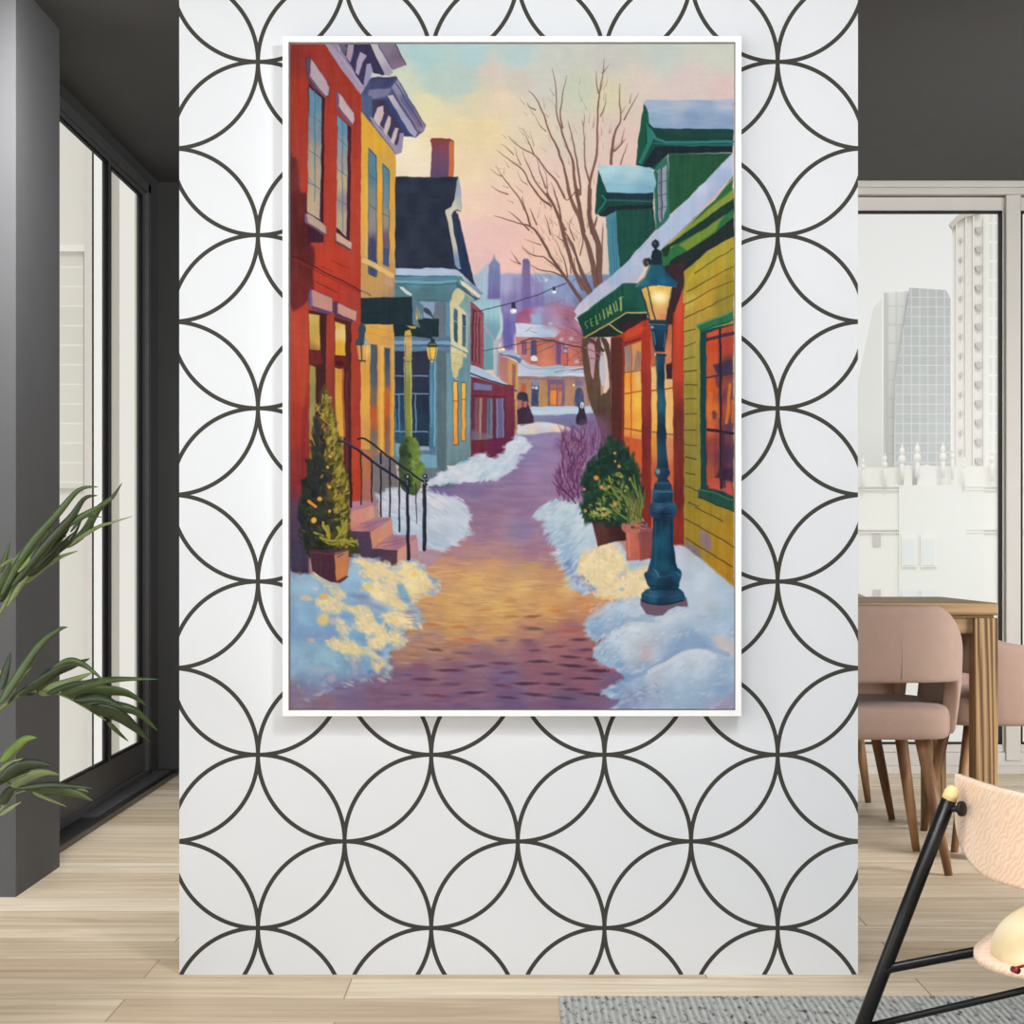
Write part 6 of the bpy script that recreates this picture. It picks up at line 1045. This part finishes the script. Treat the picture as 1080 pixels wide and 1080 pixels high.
L.new(mw.outputs[2], b.inputs['Base Color']); b.inputs['Roughness'].default_value = 0.95; b.inputs['Specular IOR Level'].default_value = 0.05
bp = n.new('ShaderNodeBump'); bp.inputs['Strength'].default_value = 0.6; bp.inputs['Distance'].default_value = 0.003; L.new(wv.outputs[1], bp.inputs['Height']); L.new(bp.outputs[0], b.inputs['Normal'])
box('rug', 0.085, 2.35, 1.7, 3.80, 0, 0.010, m, bevel=0.003, label='flat grey woven rug with dark flecks lying on the plank floor', cat='rug')

# ================================================================ dining table
TD0, TD1, TX0, TX1, TZ = 5.50, 6.24, -0.33, 1.464, 0.788
tb = empty('dining_table', ((TX0+TX1)/2, (TD0+TD1)/2, 0), label='brown oak dining table with thick square legs in front of the far window', cat='table')
def tl(m): m.v = [(x-tb.location.x, y-tb.location.y, z) for x, y, z in m.v]; return m
M_oak = wood('table_oak', (120,96,66), (166,136,98), 'x', 0.55, 0.25, 26, 0.25, 14); M_oakz = wood('table_oak_leg', (92,70,44), (170,138,100), 'z', 0.55, 0.25, 38, 0.5, 34)
tl(MB().box(TX0, TX1, TD0, TD1, TZ-0.038, TZ)).build('tabletop', M_oak, tb, bevel=0.003)
a = MB(); a.box(TX0+0.07, TX1-0.07, TD0+0.02, TD0+0.045, TZ-0.095, TZ-0.044); a.box(TX0+0.07, TX1-0.07, TD1-0.045, TD1-0.02, TZ-0.095, TZ-0.044)
a.box(TX0+0.02, TX0+0.045, TD0+0.07, TD1-0.07, TZ-0.095, TZ-0.044); a.box(TX1-0.045, TX1-0.02, TD0+0.07, TD1-0.07, TZ-0.095, TZ-0.044)
a.box(TX0+0.01, TX1-0.01, TD0+0.01, TD1-0.01, TZ-0.046, TZ-0.038)
tl(a).build('apron', M_oak, tb, bevel=0.002)
for sx in (TX0, TX1-0.072):
    for sy in (TD0, TD1-0.072):
        tl(MB().box(sx, sx+0.072, sy, sy+0.072, 0, TZ-0.046)).build('leg', M_oakz, tb, bevel=0.003)

# ================================================================ upholstered dining chairs
M_pink = mat('blush_fabric', (162,136,122), 0.8, 0.15, 0.03, (30,30,30), 0.12, 500, sheen=0.15)
M_leg = wood('chair_leg_wood', (112,80,56), (168,130,94), 'z', 0.5, 0.3, 40, 0.1)
def lerp(a, b, t): return a+(b-a)*t
def sstep(t): t = max(0, min(1, t)); return t*t*(3-2*t)
def make_chair():
    """origin on the floor at the centre; the backrest is on the -y side"""
    r = empty('dining_chair')
    # wrap-around shell: swept section along a U in plan
    A, B = 0.262, 0.235; N = 56; rs = []
    for i in range(N+1):
        t = -1+2*i/N           # -1 front left .. 0 back .. 1 front right
        ang = t*math.pi*0.5
        if abs(t) <= 0.62:
            th = t/0.62*math.pi/2; e = 0.62
            x = A*math.copysign(abs(math.sin(th))**e, th); y = -B*abs(math.cos(th))**e
            nx, ny = math.copysign(abs(math.sin(th))**(2-e), th)/A, -abs(math.cos(th))**(2-e)/B
        else:
            u = (abs(t)-0.62)/0.38; x = math.copysign(A-0.012*u, t); y = 0.22*u; nx, ny = math.copysign(1, t), 0.03
        q = math.hypot(nx, ny); nx, ny = nx/q, ny/q
        s = abs(t)
        top = lerp(0.787, 0.655, max(0, min(1, (abs(x)-0.165)/0.097))**2.0) if s <= 0.62 else lerp(0.655, 0.60, (s-0.62)/0.38)
        bot = lerp(0.563, 0.40, sstep((abs(x)-0.234)/0.022)) if s <= 0.62 else lerp(0.40, 0.40, 1)
        th_ = 0.024
        sec = []
        M = 20; hz = (top-bot)/2; cz = (top+bot)/2
        for j in range(M):
            a_ = 2*math.pi*j/M; ex = 0.42
            o_ = math.copysign(abs(math.cos(a_))**ex, math.cos(a_))*th_; zz = cz+math.copysign(abs(math.sin(a_))**(0.22), math.sin(a_))*hz
            lean = 1-0.07*max(0, (0.56-zz)/0.16)+0.02*max(0, (zz-0.56)/0.2)
            sec.append(((x*lean+nx*o_), (y*(lean if s < .62 else 1)+ny*o_), zz))
        rs.append(sec)
    MB().rings(rs).build('backrest', M_pink, r, smooth=True)
    sm = MB(); rs = []
    for zz, k_ in ((0.397, 0.955), (0.402, 0.985), (0.42, 1.0), (0.46, 1.0), (0.478, 0.985), (0.488, 0.955), (0.494, 0.88), (0.4965, 0.6)):
        ring = []
        for j in range(48):
            a_ = 2*math.pi*j/48; e = 0.38
            ring.append((math.copysign(abs(math.cos(a_))**e, math.cos(a_))*0.238*k_, 0.012+math.copysign(abs(math.sin(a_))**e, math.sin(a_))*0.248*k_, zz))
        rs.append(ring)
    sm.rings(rs).build('seat', M_pink, r, smooth=True)
    for sx in (-1, 1):
        for sy in (-1, 1):
            MB().tube([(sx*0.148, sy*0.148, 0.40), (sx*0.19, sy*0.19, 0.15), (sx*0.215, sy*0.215, 0.0)], [0.020, 0.0165, 0.0115], 14).build('leg', M_leg, r, smooth=True)
    # back seam, two thin stitched lines
    MB().tube([(0.07, -0.2545, 0.785), (0.07, -0.2602, 0.70), (0.07, -0.2585, 0.575)], 0.0012, 6).build('seam', M_pink, r)
    return r
ch = make_chair(); ch.location = (1.04, 5.47, 0); tag(ch, 'blush pink dining chair seen from behind, directly beside the patterned wall', 'chair', 'upholstered dining chairs at the oak table')
c2_ = copy_tree(ch); c2_.location = (1.585, 5.88, 0); c2_.rotation_euler = (0, 0, -math.pi/2); tag(c2_, 'blush pink dining chair at the right end of the table, behind the square table leg', 'chair', 'upholstered dining chairs at the oak table')
c3_ = copy_tree(ch); c3_.location = (1.10, 6.56, 0); c3_.rotation_euler = (0, 0, math.pi); tag(c3_, 'shaded dining chair on the window side of the table, behind the nearest pink chair', 'chair', 'upholstered dining chairs at the oak table')

# ================================================================ plywood lounge chair in the foreground
M_ply = wood('pale_plywood', (240,204,174), (248,222,198), 'x', 0.25, 0.5, 22, 0.04, 55); M_ply2 = wood('cream_plywood', (226,206,160), (240,224,186), 'x', 0.3, 0.4, 14, 0.04, 4)
M_tube = mat('black_lacquered_steel', (11,12,13), 0.36, 0.35, 0.02); M_cap = wood('tan_wood_cap', (226,190,120), (240,212,150), 'z', 0.35, 0.4, 40)
lc = empty('lounge_chair', (0.80, 2.55, 0), label='plywood lounge chair with black tube frame at the lower right, standing on the rug', cat='chair')
def ll(m): m.v = [(x-lc.location.x, y-lc.location.y, z-lc.location.z) for x, y, z in m.v]; return m
off = Vector((0.24, -0.42, 0)); top = P(1001, 843, 2.75); low = P(910, 1080, 2.80); dirv = (low-top); foot = top+dirv*((top.z-0.024)/-dirv.z)
for o_ in (Vector((0, 0, 0)), off):
    l_ = ll(MB().tube([top+o_, (top+foot)/2+o_, foot+o_], 0.0118, 16)).build('rear_leg', M_tube, lc, smooth=True)
    dn = (top-foot).normalized()
    c_ = ll(MB().tube([top+o_, top+dn*0.010+o_, top+dn*0.017+o_, top+dn*0.021+o_, top+dn*0.0225+o_], [0.0117, 0.0117, 0.0095, 0.006, 0.002], 16)).build('end_cap', M_cap, l_, smooth=True)
    kn = P(1003, 853, 2.745)+o_; kb = P(1012, 853, 2.735)+o_; kd = (kb-kn).normalized()
    ll(MB().tube([kn-kd*0.004, kb], 0.0052, 12)).build('pin', M_tube, l_, smooth=True)
    ll(MB().tube([kb-kd*0.001, kb+kd*0.001, kb+kd*0.006, kb+kd*0.007], [0.009, 0.0118, 0.0118, 0.009], 16)).build('knob', M_tube, l_, smooth=True)
    ra = P(934, 1022, 2.785)+o_; rb = P(1032, 1003, 2.765)+o_; rd = (rb-ra); front = ra+rd*4.4
    ll(MB().tube([ra-rd.normalized()*0.004, ra+rd*0.06, front], [0.0105, 0.0078, 0.0078], 14)).build('seat_rail', M_tube, lc, smooth=True)
    sa = P(912, 1083.5, 2.80)+o_; sb = P(1080, 1044.5, 2.78)+o_; sd = sb-sa; sf = sa+sd*2.35
    ll(MB().tube([sa, sf], 0.0058, 12)).build('stretcher', M_tube, lc, smooth=True)
    ll(MB().tube([front, sf, Vector((sf.x+0.05, sf.y, 0.012))], [0.0105, 0.0105, 0.0105], 14)).build('front_leg', M_tube, lc, smooth=True)
# backrest: bent plywood with rounded corners
bx0 = P(1009.5, 816, 2.79); ux = Vector((0.49, -0.87, 0)).normalized(); un = Vector((ux.y, -ux.x, 0)); Wd, Hh = 0.46, 0.142
def back_pt(u, w): # u 0..Wd across, w 0..Hh down
    bulge = 0.055*math.sin(math.pi*u/Wd)
    return bx0+ux*u+un*bulge*(1-0.25*w/Hh)+Vector((0, 0, -w-0.004*math.sin(math.pi*u/Wd)))
NU, NWd = 48, 22; g = MB(); vs = []; fs = []; R1 = 0.11
def halfcorner(u):
    d = min(u, Wd-u)
    return (R1-math.sqrt(max(0, R1*R1-(R1-d)**2)))*0.72 if d < R1 else 0.0
for i in range(NU+1):
    u = Wd*0.5*(1-math.cos(math.pi*i/NU)); hh = Hh-halfcorner(u)
    for j in range(NWd+1): vs.append(back_pt(u, hh*j/NWd))
for i in range(NU):
    for j in range(NWd):
        a_ = i*(NWd+1)+j; fs.append((a_, a_+1, a_+NWd+2, a_+NWd+1))
g.add(vs, fs); bk = ll(g).build('backrest', M_ply, lc, smooth=True, solid=0.009)
# seat plate and the curled cream shell on it
def plate(cx, cy, a, bb, z, rise, ang, name, m_, th, e=0.55, dome=False):
    g = MB(); vs = []; fs = []; NR, NA = 14, 56
    for i in range(NR+1):
        r_ = i/NR
        for j in range(NA):
            t = 2*math.pi*j/NA
            x = math.copysign(abs(math.cos(t))**e, math.cos(t))*a*r_; y = math.copysign(abs(math.sin(t))**e, math.sin(t))*bb*r_
            zz = z+rise*sstep((r_-0.45)/0.55)*(0.6 if not dome else 1)
            c_, s_ = math.cos(ang), math.sin(ang); vs.append((cx+x*c_-y*s_, cy+x*s_+y*c_, zz))
    for i in range(NR):
        for j in range(NA):
            p0 = i*NA+j; p1 = i*NA+(j+1) % NA; fs.append((p0, p1, p1+NA, p0+NA))
    g.add(vs, fs); return ll(g).build(name, m_, lc, smooth=True, solid=th)
plate(0.895, 2.56, 0.235, 0.20, 0.362, 0.012, math.radians(-28), 'seat_plate', M_ply, 0.011, 0.7)
g = MB(); rs = []
for i in range(15):
    r_ = math.sin(math.pi/2*(1-i/14.0)); z_ = 0.369+0.092*(1-r_**2.4)**(1/2.4)
    rs.append([(0.868+0.195*max(r_, 0.02)*math.copysign(abs(math.cos(t_))**0.85, math.cos(t_)), 2.55+0.14*max(r_, 0.02)*math.copysign(abs(math.sin(t_))**0.85, math.sin(t_)), z_) for t_ in [2*math.pi*j/56 for j in range(56)]])
ll(g.rings(rs)).build('seat', M_ply2, lc, smooth=True)
bolt = P(1068, 1022, 2.36); M_red = mat('dark_red_lacquer', (120,20,16), 0.3, 0.5, 0.02)
ll(MB().tube([bolt, bolt+Vector((0.004, -0.012, 0.0))], 0.0042, 12)).build('bolt', M_red, lc, smooth=True)
ll(MB().tube([bolt, bolt+Vector((0.09, 0.02, 0.02))], 0.0019, 8)).build('cord', M_red, lc, smooth=True)

# ================================================================ potted palm at the left edge
pp = empty('potted_palm', (-1.27, 3.55, 0), label='green potted palm reaching in from the left edge in front of the grey column', cat='plant')
def pl(m): m.v = [(x-pp.location.x, y-pp.location.y, z) for x, y, z in m.v]; return m
pl(MB().lathe([(0.10, 0), (0.115, 0.01), (0.15, 0.28), (0.158, 0.30), (0.15, 0.305), (0.142, 0.295), (0.135, 0.265)], (-1.27, 3.55, 0), 40)).build('pot', mat('grey_stoneware', (150,148,144), 0.6, 0.3, 0.05), pp, smooth=True)
pl(MB().lathe([(0.02, 0), (0.138, 0.002), (0.12, 0.012), (0.02, 0.014)], (-1.27, 3.55, 0.26), 30)).build('soil', mat('dark_soil', (52,42,34), 0.95, 0.05, 0.3, (60,60,60)), pp)
M_lf = [mat('leaf_dark_green', (42,56,30), 0.42, 0.45, 0.2, (20,20,20)), mat('leaf_mid_green', (62,80,38), 0.42, 0.45, 0.18, (20,20,20)), mat('leaf_pale_green', (132,146,98), 0.45, 0.4, 0.15, (20,20,20)), mat('leaf_fresh_green', (104,130,60), 0.42, 0.45, 0.15, (20,20,20))]
M_st = mat('palm_stalk_green', (110,124,74), 0.5, 0.3, 0.12)
rb_ = random.Random(4)
def cr3(pts, n=8):
    out = []
    for i in range(len(pts)-1):
        p0, p1, p2, p3 = pts[max(i-1, 0)], pts[i], pts[i+1], pts[min(i+2, len(pts)-1)]
        for k_ in range(n):
            t = k_/n; out.append(0.5*((2*p1)+(-p0+p2)*t+(2*p0-5*p1+4*p2-p3)*t*t+(-p0+3*p1-3*p2+p3)*t**3))
    out.append(pts[-1]); return out
def blade(pts, w, s, oy, sc, d, mi):
    d1_ = d+rb_.uniform(-0.05, 0.05); dd = rb_.uniform(-0.10, 0.06)
    c = [P(u/sc, oy+v/sc, d1_+dd*i/max(1, len(pts)-1)) for i, (u, v) in enumerate(pts)]; c = cr3(c)
    wd = w/sc/F*d*0.57*s; n_ = len(c); vs = []; fs = []; tw = rb_.uniform(-0.5, 0.5)
    for i, p in enumerate(c):
        t = i/(n_-1); tan = (c[min(i+1, n_-1)]-c[max(i-1, 0)]).normalized()
        side = tan.cross(Vector((0, 1, 0))).normalized(); side = (Matrix.Rotation(tw*(1-0.6*t), 3, tan) @ side)
        nn = side.cross(tan).normalized()
        h = wd*min(1, (t/0.22)**0.6+0.12)*(1-max(0, (t-0.35)/0.65)**1.25)+0.0003
        vs += [p-side*h+nn*h*0.35, p-side*h*0.5+nn*h*0.12, p, p+side*h*0.5+nn*h*0.12, p+side*h+nn*h*0.35]
    for i in range(n_-1):
        for j in range(4):
            a_ = i*5+j; fs.append((a_, a_+1, a_+6, a_+5))
    pl(MB().add(vs, fs)).build('leaflet', M_lf[mi], pp, smooth=True, solid=0.0007)
CA = [([(0,700),(150,430),(330,220),(450,90),(560,72)],42,1),([(60,650),(260,400),(400,250),(480,140),(555,122)],42,0),([(0,730),(60,600),(150,500),(240,380)],48,0),([(90,620),(200,470),(320,390),(400,300)],52,0),([(120,600),(330,330),(480,230),(630,150)],44,1),
      ([(380,420),(480,330),(560,200),(640,130),(695,50)],38,1),([(380,420),(460,360),(560,300),(640,275),(755,240)],20,2),([(150,620),(250,530),(350,470),(445,437)],28,2),([(0,620),(100,480),(200,380),(300,320)],26,3),([(0,560),(30,470),(60,380)],30,1),([(0,530),(40,500),(80,480)],12,2),
      ([(400,330),(480,245),(580,245)],14,0),([(60,700),(180,520),(300,400),(380,350)],40,0),([(30,760),(140,600),(240,500),(330,430)],30,2),([(200,560),(320,440),(400,380),(470,250)],36,0),([(0,690),(80,560),(130,470),(180,440)],24,3),([(100,560),(220,430),(360,300),(500,230),(640,140)],26,3),([(160,580),(280,470),(420,330)],40,0),([(-40,700),(40,560),(60,500)],30,1)]
for p_, w_, mi in CA: blade(p_, w_, 1.0, 500, 5.4, 3.5, mi)
CB = [([(0,500),(60,400),(200,200),(300,120),(350,105)],42,1),([(0,430),(30,320),(55,235)],38,0),([(140,460),(250,350),(380,300),(465,268)],52,0),([(190,440),(330,300),(430,300),(550,395)],42,1),([(200,450),(330,400),(480,340)],48,2),([(310,450),(450,400),(600,375),(820,375)],42,1),([(330,460),(450,440),(640,445),(760,512)],62,1),
      ([(400,490),(560,510),(700,540),(820,645)],58,1),([(460,520),(600,560),(700,630),(780,700)],64,0),([(560,600),(610,650),(665,697)],22,1),([(80,400),(120,350),(165,315)],18,2),([(40,500),(100,430),(150,400)],14,0),([(0,330),(20,360),(30,385)],20,2),([(100,460),(220,380),(330,310),(400,300)],40,0),([(380,480),(520,470),(640,520)],44,0),([(440,500),(540,540),(640,590)],40,0),([(240,450),(380,400),(520,380)],26,0)]
for p_, w_, mi in CB: blade(p_, w_, 1.0, 640, 4.911, 3.5, mi)
CC = [([(0,800),(60,740),(130,685),(190,678)],52,3),([(0,850),(60,810),(120,785)],20,2),([(0,900),(100,830),(200,815),(280,828)],58,0),([(60,930),(150,880),(230,860),(310,870)],48,2),([(90,940),(250,920),(400,930),(480,942)],28,0),([(130,950),(300,950),(400,970),(480,1005)],58,1),([(0,1020),(40,960),(90,930)],52,0),([(0,1080),(60,1040),(110,1010)],16,2),([(170,960),(260,1000),(345,1035)],14,2),([(-20,910),(60,870),(160,850)],40,0),([(0,1060),(60,980),(140,950)],12,2),([(300,945),(400,940),(460,960)],20,2)]
for p_, w_, mi in CC: blade(p_, w_, 1.0, 640, 4.911, 3.45, mi)
def stalk(pts, r0, r1):
    c = cr3([Vector(p) for p in pts]); n_ = len(c)
    pl(MB().tube(c, [lerp(r0, r1, i/(n_-1)) for i in range(n_)], 8)).build('stalk', M_st, pp, smooth=True)
base = Vector((-1.27, 3.55, 0.26))
stalk([base, (-1.22, 3.53, 0.55), P(-10, 662, 3.5), P(22, 610, 3.5), P(70, 577, 3.5)], 0.007, 0.0016)
stalk([base, (-1.20, 3.52, 0.5), P(0, 748, 3.5), P(28, 730, 3.5), P(65, 733, 3.5), P(112, 760, 3.5)], 0.007, 0.0012)
stalk([base, (-1.17, 3.5, 0.42), P(-6, 828, 3.45), P(16, 829, 3.45), P(40, 835, 3.45)], 0.006, 0.0012)
stalk([base, (-1.33, 3.6, 0.7), (-1.45, 3.62, 1.05)], 0.007, 0.002)
for k_ in range(7):
    t = k_/6; q0 = Vector((-1.31-0.13*t, 3.6, 0.62+0.42*t)); sd = 1 if k_ % 2 else -1
    px_ = VX+q0.x*F/3.6; py_ = VY-(q0.z-EYE)*F/3.6
    blade([(px_, py_), (px_-sd*20-8, py_-38), (px_-sd*52-14, py_-60)], 9, 1.0, 0, 1.0, 3.6, k_ % 2)

# ================================================================ outside, beyond the glass
M_haze = mat('hazed_plaster', (234,232,226), 0.9, 0.05, 0.01, (0.5,0.5,0.5)); M_haze2 = mat('hazed_warm_stone', (244,239,234), 0.9, 0.05, 0.01, (0.5,0.5,0.5)); M_sh = mat('grey_window_opening', (196,190,188), 0.9, 0.05, 0.02)  # distance haze is mixed into these pale colours and those of the towers
def grid_mat(name, c1, c2, bw, bh, ms, sz=1.0):
    m, n, L, b = nt(name); tc = n.new('ShaderNodeTexCoord'); mp = n.new('ShaderNodeMapping'); mp.inputs['Rotation'].default_value = (math.pi/2, 0, 0)
    br = n.new('ShaderNodeTexBrick'); br.offset = 0; br.inputs['Scale'].default_value = 1; br.inputs['Brick Width'].default_value = bw; br.inputs['Row Height'].default_value = bh; br.inputs['Mortar Size'].default_value = ms
    br.inputs['Color1'].default_value = srgb(c1)+(1,); br.inputs['Color2'].default_value = srgb(tuple(v-7 for v in c1))+(1,); br.inputs['Mortar'].default_value = srgb(c2)+(1,)
    L.new(tc.outputs['Object'], mp.inputs[0]); L.new(mp.outputs[0], br.inputs[0]); L.new(br.outputs[0], b.inputs['Base Color']); b.inputs['Roughness'].default_value = 0.8; b.inputs['Specular IOR Level'].default_value = 0.1
    return m
def prism(pts, d, depth, z_low=None):
    """extrude an outline standing at depth d away from the room"""
    m = MB(); a_ = [P(x, y, d) for x, y in pts]; n_ = len(a_)
    vs = [tuple(p) for p in a_]+[(p.x*(d+depth)/d, p.y+depth, p.z) for p in a_]
    m.add(vs, [tuple(range(n_)), tuple(reversed(range(n_, 2*n_)))]+[(i, (i+1) % n_, n_+(i+1) % n_, n_+i) for i in range(n_)]); return m
D1, D2, D3 = 500.0, 330.0, 60.0
g1 = empty('glass_office_tower', (P(970, 580, D1).x, D1, -45), label='pale grey glass office tower with slanted left edge, seen through the far window', cat='building')
def rel(mb, o): mb.v = [(x-o.location.x, y-o.location.y, z-o.location.z) for x, y, z in mb.v]; return mb
rel(prism([(959,303.3),(998,306),(1002.5,315),(1003,755),(938,755),(943,480),(944,400),(952,348)], D1, 18), g1).build('wall', grid_mat('glass_grid_facade', (190,194,195), (212,214,213), 2.3, 2.7, 0.14), g1)
rel(prism([(935,308.6),(958,307),(944,400),(942,755),(932,755)], D1+6, 14), g1).build('side_wall', grid_mat('white_grid_facade', (238,238,234), (222,222,218), 2.6, 5.2, 0.3), g1)
rel(prism([(932,308.6),(935.5,308.6),(933.5,755),(930.5,755)], D1+5, 14), g1).build('corner_fin', mat('grey_corner_fin', (206,206,202), 0.9, 0.05, 0.01), g1)
gh = MB(); rel(prism([(905,400),(921,325),(930,315),(932,755),(880,755)], D1+60, 18), g1).build('rear_wall', mat('very_pale_glass', (232,232,228), 0.9, 0.05, 0.01), g1)
g2 = empty('apartment_tower', (P(1022, 580, D2).x, D2, -30), label='tall cream apartment tower with stacked balconies at the right of the far window', cat='building')
rel(prism([(1004,236),(1010,228),(1018,224),(1035,222),(1035,150),(1043,150),(1043,755),(1004,755)], D2, 12), g2).build('wall', M_haze2, g2)
rel(prism([(1001,236),(1008,229),(1016,224),(1034,218),(1034,225),(1018,229),(1010,234),(1005,241)], D2-1, 3), g2).build('cornice', mat('beige_cornice', (206,198,190), 0.9, 0.05, 0.02), g2)
rel(prism([(1043,150),(1056,150),(1056,755),(1043,755)], D2+1, 12), g2).build('glazed_wing', grid_mat('pale_wing_facade', (232,234,232), (246,246,242), 1.6, 3.5, 0.2), g2)
for i in range(16):
    y_ = 240+i*20.3
    if y_ > 490: break
    rel(prism([(1028,y_),(1034.5,y_-1),(1034.5,y_+6),(1031,y_+6)], D2-0.6, 0.5), g2).build('balcony', M_sh, g2)
    rel(prism([(1012,y_+12),(1014.5,y_+10),(1014.5,y_+15),(1012.5,y_+15)], D2-0.6, 0.5), g2).build('window', M_sh, g2)
for x_ in (1008, 1018, 1026, 1037): rel(prism([(x_,228),(x_+1.6,226),(x_+1.6,755),(x_,755)], D2-0.8, 0.7), g2).build('pilaster', M_haze, g2)
g3 = empty('ornate_white_building', (P(980, 580, D3).x, D3, -8), label='white ornate low building with round finials on its parapet, below the towers outside', cat='building')
rel(prism([(700,512),(1250,512),(1250,860),(700,860)], D3, 8), g3).build('wall', M_haze, g3)
rel(prism([(700,493),(948,493),(950,491),(1250,494),(1250,512),(700,512)], D3+0.2, 0.5), g3).build('parapet', M_haze, g3)
for (y_, h_) in ((511.5, 2.0), (516, 1.0), (557, 1.8), (561, 1.0)): rel(prism([(700,y_),(1250,y_),(1250,y_+h_),(700,y_+h_)], D3-0.09, 0.3), g3).build('ledge', M_haze, g3)
for (x_, y_, r_) in ((909,487,2.6),(932,484,3),(950,476,4.0),(966,474,4.2),(993,474,3.8),(1003,476,2.6),(1015,486,2.4),(1044.5,478,3.2),(1054,478,3.2),(885,476,4),(1075,476,4)):
    f_ = MB(); c_ = P(x_, y_, D3); k_ = D3/F
    q_ = r_/4.2*k_; f_.lathe([(0.1*q_, 8*q_), (0.7*q_, 7*q_), (0.8*q_, 4.2*q_), (2.2*q_, 3*q_), (3.0*q_, 0), (2.2*q_, -3*q_), (1.2*q_, -4.2*q_), (3*q_, -5.6*q_), (4.2*q_, -9*q_), (3.2*q_, -12.5*q_), (1.6*q_, -13.6*q_), (2.4*q_, -15*q_), (2.4*q_, -30*k_)], (c_.x, c_.y-0.2, c_.z), 16)
    rel(f_, g3).build('finial', M_haze, g3, smooth=True)
for (x0, x1) in ((953,962),(967,988)):
    pts = [(x0, 512)]+[(lerp(x0, x1, t/10), 498-8*math.sin(math.pi*t/10)) for t in range(11)]+[(x1, 512)]
    rel(prism(pts, D3-0.1, 0.4), g3).build('gable', M_haze, g3)
for (x0, y0, x1, y1) in ((920.5,564,929,576),(920.5,622,929,629)): rel(prism([(x0,y0),(x1,y0),(x1,y1),(x0,y1)], D3-0.06, 0.1), g3).build('vent_window', M_sh, g3)
M_pw = mat('pale_blue_glass', (222,226,226), 0.6, 0.2, 0.01)
for (x0, x1) in ((951,967),(971,988)):
    fr = rel(prism([(x0,598),(x0,566)]+[(lerp(x0, x1, t/8), 564-2.5*math.sin(math.pi*t/8)) for t in range(9)]+[(x1,598)], D3-0.2, 0.2), g3).build('window', M_haze, g3)
    rel(prism([(x0+2,596),(x0+2,568),(x1-2,568),(x1-2,596)], D3-0.23, 0.05), g3).build('pane', M_pw, fr)
    rel(prism([(x0,640),(x0,622),(x1,622),(x1,640)], D3-0.2, 0.1), g3).build('window', M_pw, g3)
for (x0, x1) in ((948,1019),(1019,1038)): rel(prism([(x0,512),(x1,512),(x1,860),(x0,860)], D3-0.12+(0.06 if x0 > 1000 else 0), 0.2), g3).build('bay', mat('cool_pale_plaster', (229,229,224), 0.9, 0.05, 0.01), g3)
# building beyond the sliding door
DL = 30.0
g4 = empty('cream_courtyard_building', (P(90, 580, DL).x, DL, -8), label='cream facade with tall pilasters seen through the sliding glass door on the left', cat='building')
rel(prism([(-900,-400),(260,-400),(260,1080),(-900,1080)], DL, 4), g4).build('wall', mat('cream_plaster', (230,226,219), 0.9, 0.05, 0.01), g4)
for (x0, x1, dd_, c_) in ((88.5,92,0.25,(228,222,215)),(92,97,0.4,(224,218,212)),(97,99,0.1,(208,202,194)),(99,108.5,0.55,(250,248,244)),(126,142,0.5,(242,238,233))):
    rel(prism([(x0,-400),(x1,-400),(x1,1080),(x0,1080)], DL-dd_, dd_), g4).build('pilaster', mat('cream_pilaster_%d' % x0, c_, 0.9, 0.05, 0.01), g4)
rel(prism([(60,265),(88,265),(88,515),(60,515)], DL-0.08, 0.08), g4).build('stone_screen', grid_mat('stone_block_screen', (230,226,217), (242,239,232), 0.42, 0.325, 0.012), g4)
rel(prism([(-40,258),(88.5,258),(88.5,265),(-40,265)], DL-0.15, 0.15), g4).build('ledge', M_haze2, g4)
box('ground', -600, 600, 9, 900, -50.5, -50, mat('pale_city_ground', (200,198,192), 0.95, 0.02, 0.02, (0.01,0.01,0.01)), kind='structure')
